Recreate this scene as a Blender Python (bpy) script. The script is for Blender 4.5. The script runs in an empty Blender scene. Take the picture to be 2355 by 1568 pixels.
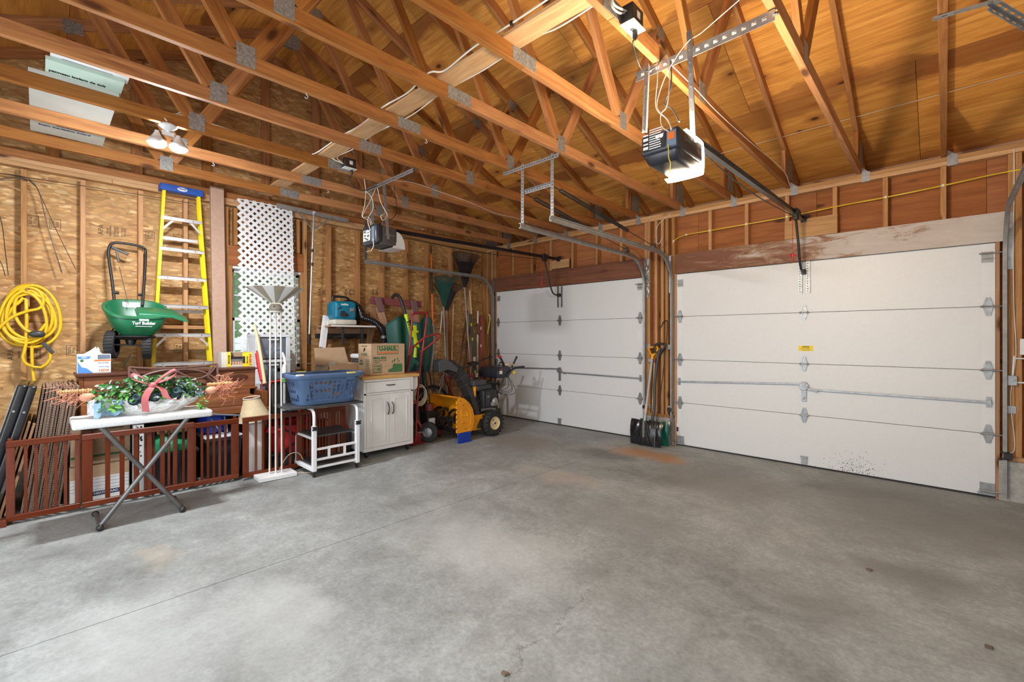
import bpy, bmesh, math, random
from mathutils import Vector, Matrix, noise
V = Vector
R = random.Random(7)
SC = bpy.context.scene
COL = SC.collection
RAD = math.radians

# ------------------------------------------------------------------ camera, world, lights, exposure
cam_d = bpy.data.cameras.new('camera'); cam = bpy.data.objects.new('camera', cam_d); COL.objects.link(cam)
cam_d.sensor_width = 36.0
cam_d.lens = 36.0 * 1041.0 / 2355.0
cam_d.shift_y = -(784.0 - 776.0) / 2355.0
cam_d.clip_start = 0.05; cam_d.clip_end = 200
cam.location = (5.89, -5.5, 1.34)
cam.rotation_euler = (RAD(90), 0, math.atan2(994.7, 1041.0))
SC.camera = cam
SC.view_settings.view_transform = 'Standard'; SC.view_settings.look = 'None'
SC.view_settings.gamma = 1.0; SC.view_settings.use_curve_mapping = False
SC.view_settings.exposure = 0.3
SC.cycles.max_bounces = 8; SC.cycles.diffuse_bounces = 5; SC.cycles.glossy_bounces = 3
SC.cycles.transmission_bounces = 6; SC.cycles.transparent_max_bounces = 8
SC.cycles.sample_clamp_indirect = 6.0; SC.cycles.caustics_reflective = False; SC.cycles.caustics_refractive = False
SC.cycles.use_denoising = True

wd = bpy.data.worlds.new('sky'); SC.world = wd; wd.use_nodes = True
_n = wd.node_tree.nodes; _bg = _n['Background']
_bg.inputs['Color'].default_value = (0.78, 0.88, 1.0, 1); _bg.inputs['Strength'].default_value = 1.25

def lamp(name, kind, loc, power, col, size=0.1, rot=None, size_y=None):
    d = bpy.data.lights.new(name, kind); d.energy = power; d.color = col
    if kind == 'AREA':
        d.size = size
        if size_y: d.shape = 'RECTANGLE'; d.size_y = size_y
    else: d.shadow_soft_size = size
    o = bpy.data.objects.new(name, d); COL.objects.link(o); o.location = loc
    if rot: o.rotation_euler = rot
    return o
BULB_W = 47.0          # each of the two bulbs seen in the photograph
OPENER_W = 56.0        # lamp of the right-hand door opener
# fill light added behind the camera: a rear panel and two downward lamps
lamp('rear_fill_panel', 'AREA', (3.9, -7.1, 1.25), 84.0, (0.86, 0.94, 1.0), 3.6, (RAD(90), 0, 0), 2.2)
lamp('rear_fill_lamp', 'AREA', (5.9, -6.3, 2.86), 36.0, (0.95, 0.98, 1.0), 0.25)
lamp('rear_fill_lamp', 'AREA', (4.3, -6.6, 2.86), 18.0, (0.95, 0.98, 1.0), 0.25)

# ------------------------------------------------------------------ materials
MATS = {}
def nodes(name):
    m = bpy.data.materials.new(name); m.use_nodes = True
    nt = m.node_tree; return m, nt, nt.nodes['Principled BSDF']
def L(nt, a, b): nt.links.new(a, b)
def N(nt, t, **kw):
    n = nt.nodes.new(t)
    for k, v in kw.items(): setattr(n, k, v)
    return n
def c4(c): return (c[0], c[1], c[2], 1.0)
def coords(nt, scale, rnd=True, kind='Object', rot=(0, 0, 0)):
    tc = N(nt, 'ShaderNodeTexCoord'); mp = N(nt, 'ShaderNodeMapping')
    mp.inputs['Scale'].default_value = scale; mp.inputs['Rotation'].default_value = rot
    src = tc.outputs[kind]
    if rnd:
        oi = N(nt, 'ShaderNodeObjectInfo'); mu = N(nt, 'ShaderNodeVectorMath', operation='SCALE')
        mu.inputs[0].default_value = (37.1, 53.7, 19.3); L(nt, oi.outputs['Random'], mu.inputs['Scale'])
        ad = N(nt, 'ShaderNodeVectorMath', operation='ADD'); L(nt, src, ad.inputs[0]); L(nt, mu.outputs[0], ad.inputs[1]); src = ad.outputs[0]
    L(nt, src, mp.inputs['Vector']); return mp.outputs[0]
def ramp(nt, fac, stops):
    r = N(nt, 'ShaderNodeValToRGB'); e = r.color_ramp.elements
    while len(e) < len(stops): e.new(0.5)
    for i, (p, c) in enumerate(stops): e[i].position = p; e[i].color = c4(c)
    L(nt, fac, r.inputs[0]); return r.outputs[0]
def mix(nt, fac, a, b, mode='MIX'):
    m = N(nt, 'ShaderNodeMix', data_type='RGBA', blend_type=mode)
    for s, v in ((m.inputs[0], fac), (m.inputs[6], a), (m.inputs[7], b)):
        if hasattr(v, 'links') or hasattr(v, 'is_output'): L(nt, v, s)
        elif isinstance(v, (int, float)): s.default_value = v
        else: s.default_value = c4(v)
    return m.outputs[2]
def noise_tex(nt, vec, scale, detail=4, rough=.55, dist=0.0):
    t = N(nt, 'ShaderNodeTexNoise'); t.inputs['Scale'].default_value = scale; t.inputs['Detail'].default_value = detail
    t.inputs['Roughness'].default_value = rough; t.inputs['Distortion'].default_value = dist; L(nt, vec, t.inputs['Vector']); return t.outputs[0]
def bump(nt, bs, h, strength, dist=0.004):
    b = N(nt, 'ShaderNodeBump'); b.inputs['Strength'].default_value = strength; b.inputs['Distance'].default_value = dist
    L(nt, h, b.inputs['Height']); L(nt, b.outputs[0], bs.inputs['Normal'])
def maprange(nt, v, a, b, c=0.0, d=1.0):
    m = N(nt, 'ShaderNodeMapRange'); m.inputs[1].default_value = a; m.inputs[2].default_value = b
    m.inputs[3].default_value = c; m.inputs[4].default_value = d; L(nt, v, m.inputs[0]); return m.outputs[0]
def plain(name, c1, c2=None, rough=.5, metal=0.0, scale=6.0, stretch=(1, 1, 1), bmp=0.0, emit=None, spec=.5, detail=3, trans=0.0, ts=0.0):
    """two-tone noise material"""
    m, nt, bs = nodes(name); MATS[name] = m
    c2 = c2 or tuple(x * .82 for x in c1)
    v = coords(nt, stretch); f = noise_tex(nt, v, scale, detail)
    L(nt, ramp(nt, f, [(.3, c2), (.7, c1)]), bs.inputs['Base Color'])
    bs.inputs['Roughness'].default_value = rough; bs.inputs['Metallic'].default_value = metal
    bs.inputs['Specular IOR Level'].default_value = spec
    if bmp: bump(nt, bs, noise_tex(nt, v, scale * 6, 3), bmp)
    if emit: bs.inputs['Emission Color'].default_value = c4(emit[0]); bs.inputs['Emission Strength'].default_value = emit[1]
    if trans: bs.inputs['Transmission Weight'].default_value = trans
    return m
def wood(name, light, dark, knot=(.10, .035, .012), rough=.62, tint=.35, knots=.5, gs=1.0):
    """lumber with the grain along local X"""
    m, nt, bs = nodes(name); MATS[name] = m
    v = coords(nt, (1.0 * gs, 13 * gs, 13 * gs)); g = noise_tex(nt, v, 2.2, 6, .62, .8)
    fine = noise_tex(nt, coords(nt, (3 * gs, 90 * gs, 90 * gs)), 2.0, 3)
    base = ramp(nt, g, [(.28, dark), (.5, tuple((a + b) / 2 for a, b in zip(light, dark))), (.72, light)])
    base = mix(nt, .25, base, fine, 'OVERLAY')
    vo = N(nt, 'ShaderNodeTexVoronoi'); vo.inputs['Scale'].default_value = 1.0
    L(nt, coords(nt, (2.6, 7.5, 7.5)), vo.inputs['Vector'])
    k = maprange(nt, vo.outputs['Distance'], .09, .21, 1.0, 0.0)
    rn = N(nt, 'ShaderNodeSeparateColor'); L(nt, vo.outputs['Color'], rn.inputs[0])
    sel = N(nt, 'ShaderNodeMath', operation='LESS_THAN'); L(nt, rn.outputs[0], sel.inputs[0]); sel.inputs[1].default_value = knots
    km = N(nt, 'ShaderNodeMath', operation='MULTIPLY'); L(nt, k, km.inputs[0]); L(nt, sel.outputs[0], km.inputs[1])
    base = mix(nt, km.outputs[0], base, knot)
    oi = N(nt, 'ShaderNodeObjectInfo'); hv = N(nt, 'ShaderNodeHueSaturation')
    L(nt, maprange(nt, oi.outputs['Random'], 0, 1, 1 - tint * .55, 1 + tint * .45), hv.inputs['Value'])
    L(nt, maprange(nt, oi.outputs['Random'], 0, 1, 1.06, .92), hv.inputs['Saturation'])
    L(nt, base, hv.inputs['Color']); L(nt, hv.outputs[0], bs.inputs['Base Color'])
    bs.inputs['Roughness'].default_value = rough; bs.inputs['Specular IOR Level'].default_value = .3
    bump(nt, bs, g, .12, .002); return m

# ------------------------------------------------------------------ mesh building
TH = {}          # object name -> world matrix
class MB:
    """collects shapes, then becomes ONE mesh object"""
    def __init__(s, M=None): s.v = []; s.f = []; s.M = M or Matrix(); s.mi = []; s.cur = 0
    def add(s, vs, fs):
        o = len(s.v); s.v += [s.M @ V(p) for p in vs]; s.f += [tuple(i + o for i in f) for f in fs]; s.mi += [s.cur] * len(fs); return s
    def box(s, c, d, rot=None):
        x, y, z = d[0] / 2, d[1] / 2, d[2] / 2; c = V(c)
        p = [V((a * x, b * y, e * z)) for a in (-1, 1) for b in (-1, 1) for e in (-1, 1)]
        if rot is not None: p = [rot @ q for q in p]
        return s.add([c + q for q in p], [(0, 1, 3, 2), (4, 6, 7, 5), (0, 4, 5, 1), (2, 3, 7, 6), (0, 2, 6, 4), (1, 5, 7, 3)])
    def bb(s, a, b): a, b = V(a), V(b); return s.box((a + b) / 2, [abs(q) for q in (b - a)])
    def taper(s, c0, d0, c1, d1):
        """frustum: rectangle d0 (x,y) at c0 up to rectangle d1 at c1"""
        p = []
        for c, d in ((c0, d0), (c1, d1)):
            for a, b in ((-1, -1), (1, -1), (1, 1), (-1, 1)): p.append((c[0] + a * d[0] / 2, c[1] + b * d[1] / 2, c[2]))
        return s.add(p, [(3, 2, 1, 0), (4, 5, 6, 7), (0, 1, 5, 4), (1, 2, 6, 5), (2, 3, 7, 6), (3, 0, 4, 7)])
    def bar(s, p0, p1, w, h, up=(0, 0, 1)):
        p0, p1 = V(p0), V(p1); x = (p1 - p0); l = x.length; x = x.normalized(); u = V(up); y = u.cross(x)
        if y.length < 1e-5: y = V((0, 1, 0)).cross(x)
        y.normalize(); z = x.cross(y)
        return s.box((p0 + p1) / 2, (l, w, h), Matrix((x, y, z)).transposed())
    def tube(s, pts, r, n=8, closed=False, cap=True, flat=1.0):
        pts = [V(p) for p in pts]; m = len(pts); rs = r if isinstance(r, (list, tuple)) else [r] * m
        t = []
        for i in range(m):
            a = pts[(i - 1) % m] if (closed or i) else pts[i]; b = pts[(i + 1) % m] if (closed or i < m - 1) else pts[i]
            d = b - a; t.append(d.normalized() if d.length > 1e-9 else V((0, 0, 1)))
        u = t[0].orthogonal().normalized(); vs = []
        for i in range(m):
            u = u - t[i] * u.dot(t[i])
            if u.length < 1e-6: u = t[i].orthogonal()
            u.normalize(); w = t[i].cross(u)
            for k in range(n):
                a = 2 * math.pi * k / n; vs.append(pts[i] + (u * math.cos(a) + w * math.sin(a) * flat) * rs[i])
        fs = []
        for i in range(m if closed else m - 1):
            j = (i + 1) % m
            for k in range(n): q = (k + 1) % n; fs.append((i * n + k, i * n + q, j * n + q, j * n + k))
        if cap and not closed: fs.append(tuple(range(n - 1, -1, -1))); fs.append(tuple((m - 1) * n + k for k in range(n)))
        return s.add(vs, fs)
    def lathe(s, prof, c, ax=(0, 0, 1), n=20, cap=True, sx=1.0):
        """prof: list of (radius, height along ax)"""
        ax = V(ax).normalized(); u = ax.orthogonal().normalized(); w = ax.cross(u); c = V(c); vs = []
        for r, h in prof:
            for k in range(n): a = 2 * math.pi * k / n; vs.append(c + ax * h + (u * math.cos(a) + w * math.sin(a) * sx) * max(r, 1e-5))
        m = len(prof); fs = [(i * n + k, i * n + (k + 1) % n, (i + 1) * n + (k + 1) % n, (i + 1) * n + k) for i in range(m - 1) for k in range(n)]
        if cap: fs.append(tuple(range(n - 1, -1, -1))); fs.append(tuple((m - 1) * n + k for k in range(n)))
        return s.add(vs, fs)
    def disc(s, c, r, h, ax=(0, 0, 1), n=20): return s.lathe([(r, -h / 2), (r, h / 2)], c, ax, n)
    def torus(s, c, R0, r, ax=(0, 0, 1), n=28, k=10):
        ax = V(ax).normalized(); u = ax.orthogonal().normalized(); w = ax.cross(u); c = V(c)
        return s.tube([c + (u * math.cos(2 * math.pi * i / n) + w * math.sin(2 * math.pi * i / n)) * R0 for i in range(n)], r, k, closed=True)
    def prism(s, poly, o, ux, uy, dep):
        """2-D polygon in the plane (o, ux, uy) extruded by vector dep"""
        o, ux, uy, dep = V(o), V(ux), V(uy), V(dep); n = len(poly)
        vs = [o + ux * a + uy * b for a, b in poly]; vs += [p + dep for p in vs]
        return s.add(vs, [tuple(range(n - 1, -1, -1)), tuple(range(n, 2 * n))] + [(i, (i + 1) % n, n + (i + 1) % n, n + i) for i in range(n)])
    def loft(s, rings, cap=True, closed=True):
        n = len(rings[0]); vs = [p for r in rings for p in r]; fs = []
        for i in range(len(rings) - 1):
            for k in range(n if closed else n - 1): q = (k + 1) % n; fs.append((i * n + k, i * n + q, (i + 1) * n + q, (i + 1) * n + k))
        if cap: fs.append(tuple(range(n - 1, -1, -1))); fs.append(tuple((len(rings) - 1) * n + k for k in range(n)))
        return s.add(vs, fs)
    def grid(s, fn, nu, nv):
        vs = [fn(i / nu, j / nv) for i in range(nu + 1) for j in range(nv + 1)]
        return s.add(vs, [(i * (nv + 1) + j, (i + 1) * (nv + 1) + j, (i + 1) * (nv + 1) + j + 1, i * (nv + 1) + j + 1) for i in range(nu) for j in range(nv)])
    def ball(s, c, r, n=14, m=8):
        r = (r, r, r) if isinstance(r, (int, float)) else r; c = V(c); rings = []
        for i in range(1, m):
            a = math.pi * i / m; rings.append([c + V((r[0] * math.sin(a) * math.cos(2 * math.pi * k / n), r[1] * math.sin(a) * math.sin(2 * math.pi * k / n), -r[2] * math.cos(a))) for k in range(n)])
        return s.loft(rings)
    def mesh(s, name, mats, inv=None, smooth=None, bevel=0.0, seg=2, sol=0.0):
        me = bpy.data.meshes.new(name)
        me.from_pydata([tuple((inv @ p) if inv else p) for p in s.v], [], s.f)
        for m in (mats if isinstance(mats, (list, tuple)) else [mats]): me.materials.append(MATS[m])
        me.polygons.foreach_set('material_index', s.mi)
        bm = bmesh.new(); bm.from_mesh(me)
        if bevel or sol: bmesh.ops.remove_doubles(bm, verts=bm.verts, dist=1e-5)
        bmesh.ops.recalc_face_normals(bm, faces=bm.faces)
        if sol: bmesh.ops.solidify(bm, geom=bm.faces[:], thickness=sol)
        if bevel:
            ed = [e for e in bm.edges if len(e.link_faces) == 2 and e.calc_face_angle(0) > .5]
            bmesh.ops.bevel(bm, geom=ed, offset=bevel, segments=seg, affect='EDGES', profile=.5, clamp_overlap=True)
        bm.to_mesh(me); bm.free()
        if smooth is not None:
            me.shade_smooth()
            me.set_sharp_from_angle(angle=RAD(smooth))
        return me

def _link(name, me, parent, world):
    o = bpy.data.objects.new(name, me); COL.objects.link(o)
    if parent is not None: o.parent = parent; o.matrix_basis = TH[parent.name].inverted() @ world
    else: o.matrix_basis = world
    TH[o.name] = world.copy(); return o
def tag(o, label=None, cat=None, group=None, kind=None):
    for k, v in (('label', label), ('category', cat), ('group', group), ('kind', kind)):
        if v: o[k] = v
    return o
def thing(name, label, cat, loc=(0, 0, 0), rz=0.0, group=None):
    """an Empty at the thing's base that parents its parts"""
    o = bpy.data.objects.new(name, None); COL.objects.link(o); o.empty_display_size = .05
    o.location = loc; o.rotation_euler = (0, 0, rz)
    TH[o.name] = Matrix.Translation(V(loc)) @ Matrix.Rotation(rz, 4, 'Z')
    return tag(o, label, cat, group)
def part(T, name, mb, mat, smooth=None, bevel=0.0, seg=2, label=None, sol=0.0):
    """world-space shapes in mb become one child mesh of T"""
    W = TH[T.name]; o = _link(name, mb.mesh(name, mat, W.inverted(), smooth, bevel, seg, sol), T, W)
    if label: o['label'] = label
    return o
def solo(name, label, cat, mb, mat, smooth=None, bevel=0.0, seg=2, group=None, loc=None, sol=0.0, kind=None):
    """a thing that is one mesh"""
    if loc is None:
        n = len(mb.v); loc = (sum(p.x for p in mb.v) / n, sum(p.y for p in mb.v) / n, min(p.z for p in mb.v))
    W = Matrix.Translation(V(loc)); o = _link(name, mb.mesh(name, mat, W.inverted(), smooth, bevel, seg, sol), None, W)
    return tag(o, label, cat, group, kind)
def struct(name, mb, mat, label=None, **k):
    o = _link(name, mb.mesh(name, mat, None, **k), None, Matrix()); o['kind'] = 'structure'
    if label: o['label'] = label
    return o
def polyboard(T, name, poly, o, ux, uy, th, mat, bev=0.0, label=None):
    """flat piece of any outline; local X runs along ux, thickness th towards ux x uy"""
    o, ux, uy = V(o), V(ux).normalized(), V(uy).normalized(); n = ux.cross(uy)
    cx, cy = sum(p[0] for p in poly) / len(poly), sum(p[1] for p in poly) / len(poly)
    m = MB().prism([(a - cx, b - cy) for a, b in poly], (0, 0, 0), (1, 0, 0), (0, 1, 0), (0, 0, th))
    W = Matrix.Translation(o + ux * cx + uy * cy) @ Matrix((ux, uy, n)).transposed().to_4x4()
    r = _link(name, m.mesh(name, mat, bevel=bev, seg=1), T, W)
    if label: r['label'] = label
    return r
_bm_cache = {}
def board(T, name, p0, p1, w, t, mat, up=(0, 0, 1), bev=0.0015, label=None):
    """a straight piece of lumber or bar from p0 to p1 with its own grain frame; alike pieces share mesh data.
    w is measured along 'up' x axis (width), t along 'up'"""
    p0, p1 = V(p0), V(p1); x = p1 - p0; l = x.length; x.normalize(); u = V(up); y = u.cross(x)
    if y.length < 1e-5: y = V((0, 1, 0)).cross(x)
    y.normalize(); z = x.cross(y)
    key = (round(l, 3), round(w, 4), round(t, 4), mat, bev)
    if key not in _bm_cache:
        _bm_cache[key] = MB().box((0, 0, 0), (l, w, t)).mesh(name, mat, bevel=bev, seg=1)
    W = Matrix.Translation((p0 + p1) / 2) @ Matrix((x, y, z)).transposed().to_4x4()
    o = _link(name, _bm_cache[key], T, W)
    if label: o['label'] = label
    return o
def dup(o, T=None, world=None):
    """copy of one object (mesh data shared) placed at a world matrix"""
    c = o.copy(); COL.objects.link(c); c.parent = T
    W = world if world is not None else TH[o.name]
    c.matrix_basis = (TH[T.name].inverted() @ W) if T is not None else W
    TH[c.name] = W.copy(); return c
def dup_thing(root, world, label=None):
    """a thing with copies of its parts and sub-parts"""
    r = root.copy(); COL.objects.link(r); r.matrix_basis = world; TH[r.name] = world.copy()
    if label: r['label'] = label
    D = world @ TH[root.name].inverted()
    def rec(a, b):
        for ch in list(a.children):
            c = ch.copy(); COL.objects.link(c); c.parent = b; TH[c.name] = D @ TH[ch.name]; rec(ch, c)
    rec(root, r); return r
def text_mesh(txt, size, ext=.0006, bold=0.0, align='CENTER'):
    cu = bpy.data.curves.new('lettering', 'FONT'); cu.body = txt; cu.size = size; cu.extrude = ext; cu.offset = bold
    cu.align_x = align; cu.align_y = 'CENTER'; cu.resolution_u = 2
    o = bpy.data.objects.new('lettering', cu); COL.objects.link(o)
    bpy.context.view_layer.update()
    me = bpy.data.meshes.new_from_object(o.evaluated_get(bpy.context.evaluated_depsgraph_get()))
    bpy.data.objects.remove(o); bpy.data.curves.remove(cu); return me
def text(T, txt, c, right, up, size, mat, bold=0.0, width=None, name='lettering', align='CENTER', ext=.0006):
    """flat lettering centred at world point c; right/up give its orientation; width squeezes it to that length"""
    me = text_mesh(txt, size, ext, bold, align); me.materials.clear(); me.materials.append(MATS[mat])
    r, u = V(right).normalized(), V(up).normalized(); n = r.cross(u).normalized(); u = n.cross(r)
    W = Matrix.Translation(V(c)) @ Matrix((r, u, n)).transposed().to_4x4()
    if width:
        xs = [v.co.x for v in me.vertices]; k = width / max(1e-4, max(xs) - min(xs))
        for v in me.vertices: v.co.x *= k
    return _link(name, me, T, W)
def arc(c, r, a0, a1, n, ux, uy):
    c, ux, uy = V(c), V(ux), V(uy)
    return [c + ux * (r * math.cos(RAD(a0 + (a1 - a0) * i / n))) + uy * (r * math.sin(RAD(a0 + (a1 - a0) * i / n))) for i in range(n + 1)]
def spline(pts, n=6):
    """Catmull-Rom through pts"""
    P = [V(p) for p in pts]; P = [P[0] * 2 - P[1]] + P + [P[-1] * 2 - P[-2]]; out = []
    for i in range(1, len(P) - 2):
        a, b, c, d = P[i - 1:i + 3]
        for k in range(n):
            t = k / n; out.append(.5 * ((2 * b) + (c - a) * t + (2 * a - 5 * b + 4 * c - d) * t * t + (3 * b - a - 3 * c + d) * t ** 3))
    return out + [P[-2]]

# ------------------------------------------------------------------ the materials of the place
wood('truss_wood', (.50, .22, .066), (.24, .085, .027))
wood('stud_wood', (.56, .30, .12), (.34, .15, .054), knots=.4)
wood('board_wood', (.62, .37, .18), (.42, .22, .09), knots=.45)
wood('roof_ply', (.50, .245, .072), (.30, .115, .032), tint=.45, knots=.55, gs=.55)
wood('wall_ply', (.44, .17, .058), (.26, .085, .028), tint=.3, knots=.4, gs=.6)
wood('header_brown', (.24, .092, .046), (.125, .045, .024), tint=.1)
wood('plate_wood', (.58, .34, .15), (.42, .215, .088), knots=.3)
wood('gate_wood', (.175, .036, .012), (.10, .019, .007), knots=0, tint=.25, rough=.35)
wood('piano_wood', (.27, .105, .04), (.165, .055, .021), knots=0, tint=.15, rough=.33)
wood('piano_dark', (.12, .045, .026), (.07, .026, .016), knots=0, tint=.1, rough=.3)
wood('butcher_block', (.66, .42, .17), (.50, .29, .11), knots=0, tint=.1, rough=.4, gs=2)
wood('pale_wood', (.72, .55, .33), (.56, .40, .22), knots=0, tint=.2)
wood('tan_wood', (.50, .29, .17), (.36, .19, .105), knots=.25, tint=.2)

def osb():
    m, nt, bs = nodes('osb'); MATS['osb'] = m
    base = coords(nt, (1, 1, 1)); layers = []
    wob = noise_tex(nt, base, 3.0, 2)
    for ang, sc in ((.25, .85), (1.25, .95), (-.8, .8)):
        mp = N(nt, 'ShaderNodeMapping'); mp.inputs['Rotation'].default_value = (0, 0, ang); mp.inputs['Scale'].default_value = (13 * sc, 40 * sc, 20)
        L(nt, base, mp.inputs['Vector'])
        ad = N(nt, 'ShaderNodeVectorMath', operation='ADD'); L(nt, mp.outputs[0], ad.inputs[0])
        nz = N(nt, 'ShaderNodeTexNoise'); nz.inputs['Scale'].default_value = 3.4; L(nt, base, nz.inputs['Vector']); sc2 = N(nt, 'ShaderNodeVectorMath', operation='SCALE'); sc2.inputs['Scale'].default_value = 2.6; L(nt, nz.outputs['Color'], sc2.inputs[0]); L(nt, sc2.outputs[0], ad.inputs[1])
        vo = N(nt, 'ShaderNodeTexVoronoi'); vo.inputs['Scale'].default_value = 1.0; L(nt, ad.outputs[0], vo.inputs['Vector'])
        sp = N(nt, 'ShaderNodeSeparateColor'); L(nt, vo.outputs['Color'], sp.inputs[0]); layers.append((sp.outputs[0], sp.outputs[1], vo.outputs['Distance']))
    sel = ramp(nt, layers[0][1], [(.45, (0, 0, 0)), (.5, (1, 1, 1))]); f = mix(nt, sel, layers[0][0], layers[1][0])
    f = mix(nt, ramp(nt, layers[2][1], [(.62, (0, 0, 0)), (.66, (1, 1, 1))]), f, layers[2][0])
    col = ramp(nt, f, [(.0, (.34, .165, .052)), (.14, (.53, .295, .105)), (.5, (.64, .38, .152)), (.82, (.71, .45, .195)), (1.0, (.84, .61, .32))])
    col = mix(nt, maprange(nt, noise_tex(nt, base, 1.6, 3), .35, .7, 0, .45), col, (.56, .30, .10), 'MULTIPLY')
    col = mix(nt, maprange(nt, layers[0][2], .28, .5, 0, .5), col, (.30, .17, .07))
    L(nt, col, bs.inputs['Base Color']); bs.inputs['Roughness'].default_value = .6; bs.inputs['Specular IOR Level'].default_value = .3
    bump(nt, bs, f, .25, .003)
osb()

def concrete(stains, crack):
    m, nt, bs = nodes('concrete'); MATS['concrete'] = m
    v = coords(nt, (1, 1, 1), rnd=False)
    big = noise_tex(nt, v, .9, 6, .62, .5); mid = noise_tex(nt, v, 4.2, 6, .65, .3); fin = noise_tex(nt, v, 46, 4, .7)
    col = ramp(nt, big, [(.28, (.18, .184, .178)), (.46, (.28, .291, .287)), (.7, (.375, .391, .389))])
    col = mix(nt, .42, col, ramp(nt, mid, [(.3, (.25, .24, .225)), (.7, (.62, .62, .60))]), 'OVERLAY')
    col = mix(nt, .42, col, fin, 'OVERLAY')
    spk = noise_tex(nt, coords(nt, (1, 1, 1), rnd=False), 17, 5, .72)
    col = mix(nt, .24, col, ramp(nt, spk, [(.33, (.2, .195, .185)), (.68, (.72, .73, .72))]), 'OVERLAY')
    wet = noise_tex(nt, v, 1.7, 5, .6, 1.2)
    col = mix(nt, maprange(nt, wet, .56, .66, 0, .34), col, (.20, .192, .175))
    wob = N(nt, 'ShaderNodeTexNoise'); wob.inputs['Scale'].default_value = 3.2; wob.inputs['Detail'].default_value = 5; L(nt, v, wob.inputs['Vector'])
    wv = N(nt, 'ShaderNodeVectorMath', operation='MULTIPLY_ADD'); L(nt, wob.outputs['Color'], wv.inputs[0]); wv.inputs[1].default_value = (.55, .55, 0); wv.inputs[2].default_value = (-.275, -.275, 0)
    pv = N(nt, 'ShaderNodeVectorMath', operation='ADD'); L(nt, v, pv.inputs[0]); L(nt, wv.outputs[0], pv.inputs[1])
    for (x, y, rx, ry, c, s) in stains:
        mp = N(nt, 'ShaderNodeMapping'); mp.inputs['Location'].default_value = (-x / rx, -y / ry, 0); mp.inputs['Scale'].default_value = (1 / rx, 1 / ry, 0); L(nt, pv.outputs[0], mp.inputs['Vector'])
        ln = N(nt, 'ShaderNodeVectorMath', operation='LENGTH'); L(nt, mp.outputs[0], ln.inputs[0])
        col = mix(nt, maprange(nt, ln.outputs['Value'], .40, 1.15, s, 0), col, c)
    # hairline crack: distance from a wavy line x = a + b*y, between two y values
    sx = N(nt, 'ShaderNodeSeparateXYZ'); L(nt, v, sx.inputs[0]); a, b, y0, y1 = crack
    fx = N(nt, 'ShaderNodeMath', operation='MULTIPLY_ADD'); L(nt, sx.outputs[1], fx.inputs[0]); fx.inputs[1].default_value = -b; fx.inputs[2].default_value = -a
    d = N(nt, 'ShaderNodeMath', operation='ADD'); L(nt, fx.outputs[0], d.inputs[0]); L(nt, sx.outputs[0], d.inputs[1])
    wn = maprange(nt, noise_tex(nt, v, 5.5, 5, .7), 0, 1, -.16, .16)
    d2 = N(nt, 'ShaderNodeMath', operation='ADD'); L(nt, d.outputs[0], d2.inputs[0]); L(nt, wn, d2.inputs[1])
    ab = N(nt, 'ShaderNodeMath', operation='ABSOLUTE'); L(nt, d2.outputs[0], ab.inputs[0])
    k = maprange(nt, ab.outputs[0], .0015, .005, .6, 0)
    gate = N(nt, 'ShaderNodeMath', operation='MULTIPLY'); L(nt, k, gate.inputs[0])
    L(nt, maprange(nt, sx.outputs[1], y1 - .25, y1, 1, 0), gate.inputs[1])
    col = mix(nt, gate.outputs[0], col, (.10, .095, .088))
    L(nt, mix(nt, 1.0, col, (.97, 1.0, 1.02), 'MULTIPLY'), bs.inputs['Base Color']); bs.inputs['Specular IOR Level'].default_value = .35
    L(nt, maprange(nt, mid, .2, .8, .42, .72), bs.inputs['Roughness']); bump(nt, bs, fin, .10, .003)
DK = (.135, .130, .120); OR = (.46, .215, .075); BR = (.25, .175, .115); LT = (.60, .615, .60)
concrete([(*(3.073, -1.019, 0)[:2], .42, .24, DK, .75), (*(1.949, -1.193, 0)[:2], .7, .4, (.24,.20,.165), .5), (*(3.442, -0.693, 0)[:2], .55, .22, OR, .75),
          (*(4.404, -1.143, 0)[:2], .65, .6, (.20,.19,.17), .6), (*(5.607, -0.746, 0)[:2], .6, 1.0, (.165,.16,.15), .62), (*(6.06, -0.992, 0)[:2], .5, .5, (.19,.185,.17), .5),
          (*(4.13, -2.522, 0)[:2], .5, .35, (.22,.22,.21), .5), (*(5.436, -2.842, 0)[:2], .22, .2, (.17,.168,.16), .6), (*(5.746, -2.155, 0)[:2], .28, .22, (.17,.168,.16), .65),
          (*(1.785, -4.398, 0)[:2], .16, .12, (.21,.20,.18), .5), (*(2.368, -5.037, 0)[:2], .22, .1, (.44,.36,.27), .4), (*(3.211, -2.012, 0)[:2], .5, .22, (.44,.37,.31), .5),
          (*(5.116, -3.398, 0)[:2], .045, .05, DK, .45), (*(5.141, -3.123, 0)[:2], .03, .035, DK, .4), (*(5.242, -3.169, 0)[:2], .03, .035, DK, .4), (*(4.788, -3.711, 0)[:2], .03, .035, DK, .4),
          (*(3.6, -4.692, 0)[:2], .5, .3, LT, .35), (*(3.698, -3.524, 0)[:2], .8, .4, LT, .35), (*(3.314, -5.221, 0)[:2], .6, .4, LT, .3), (*(5.225, 0.108, 0)[:2], .9, .14, (.30,.245,.19), .4)],
         (4.14, -.115, -6.6, -3.3))

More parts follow.
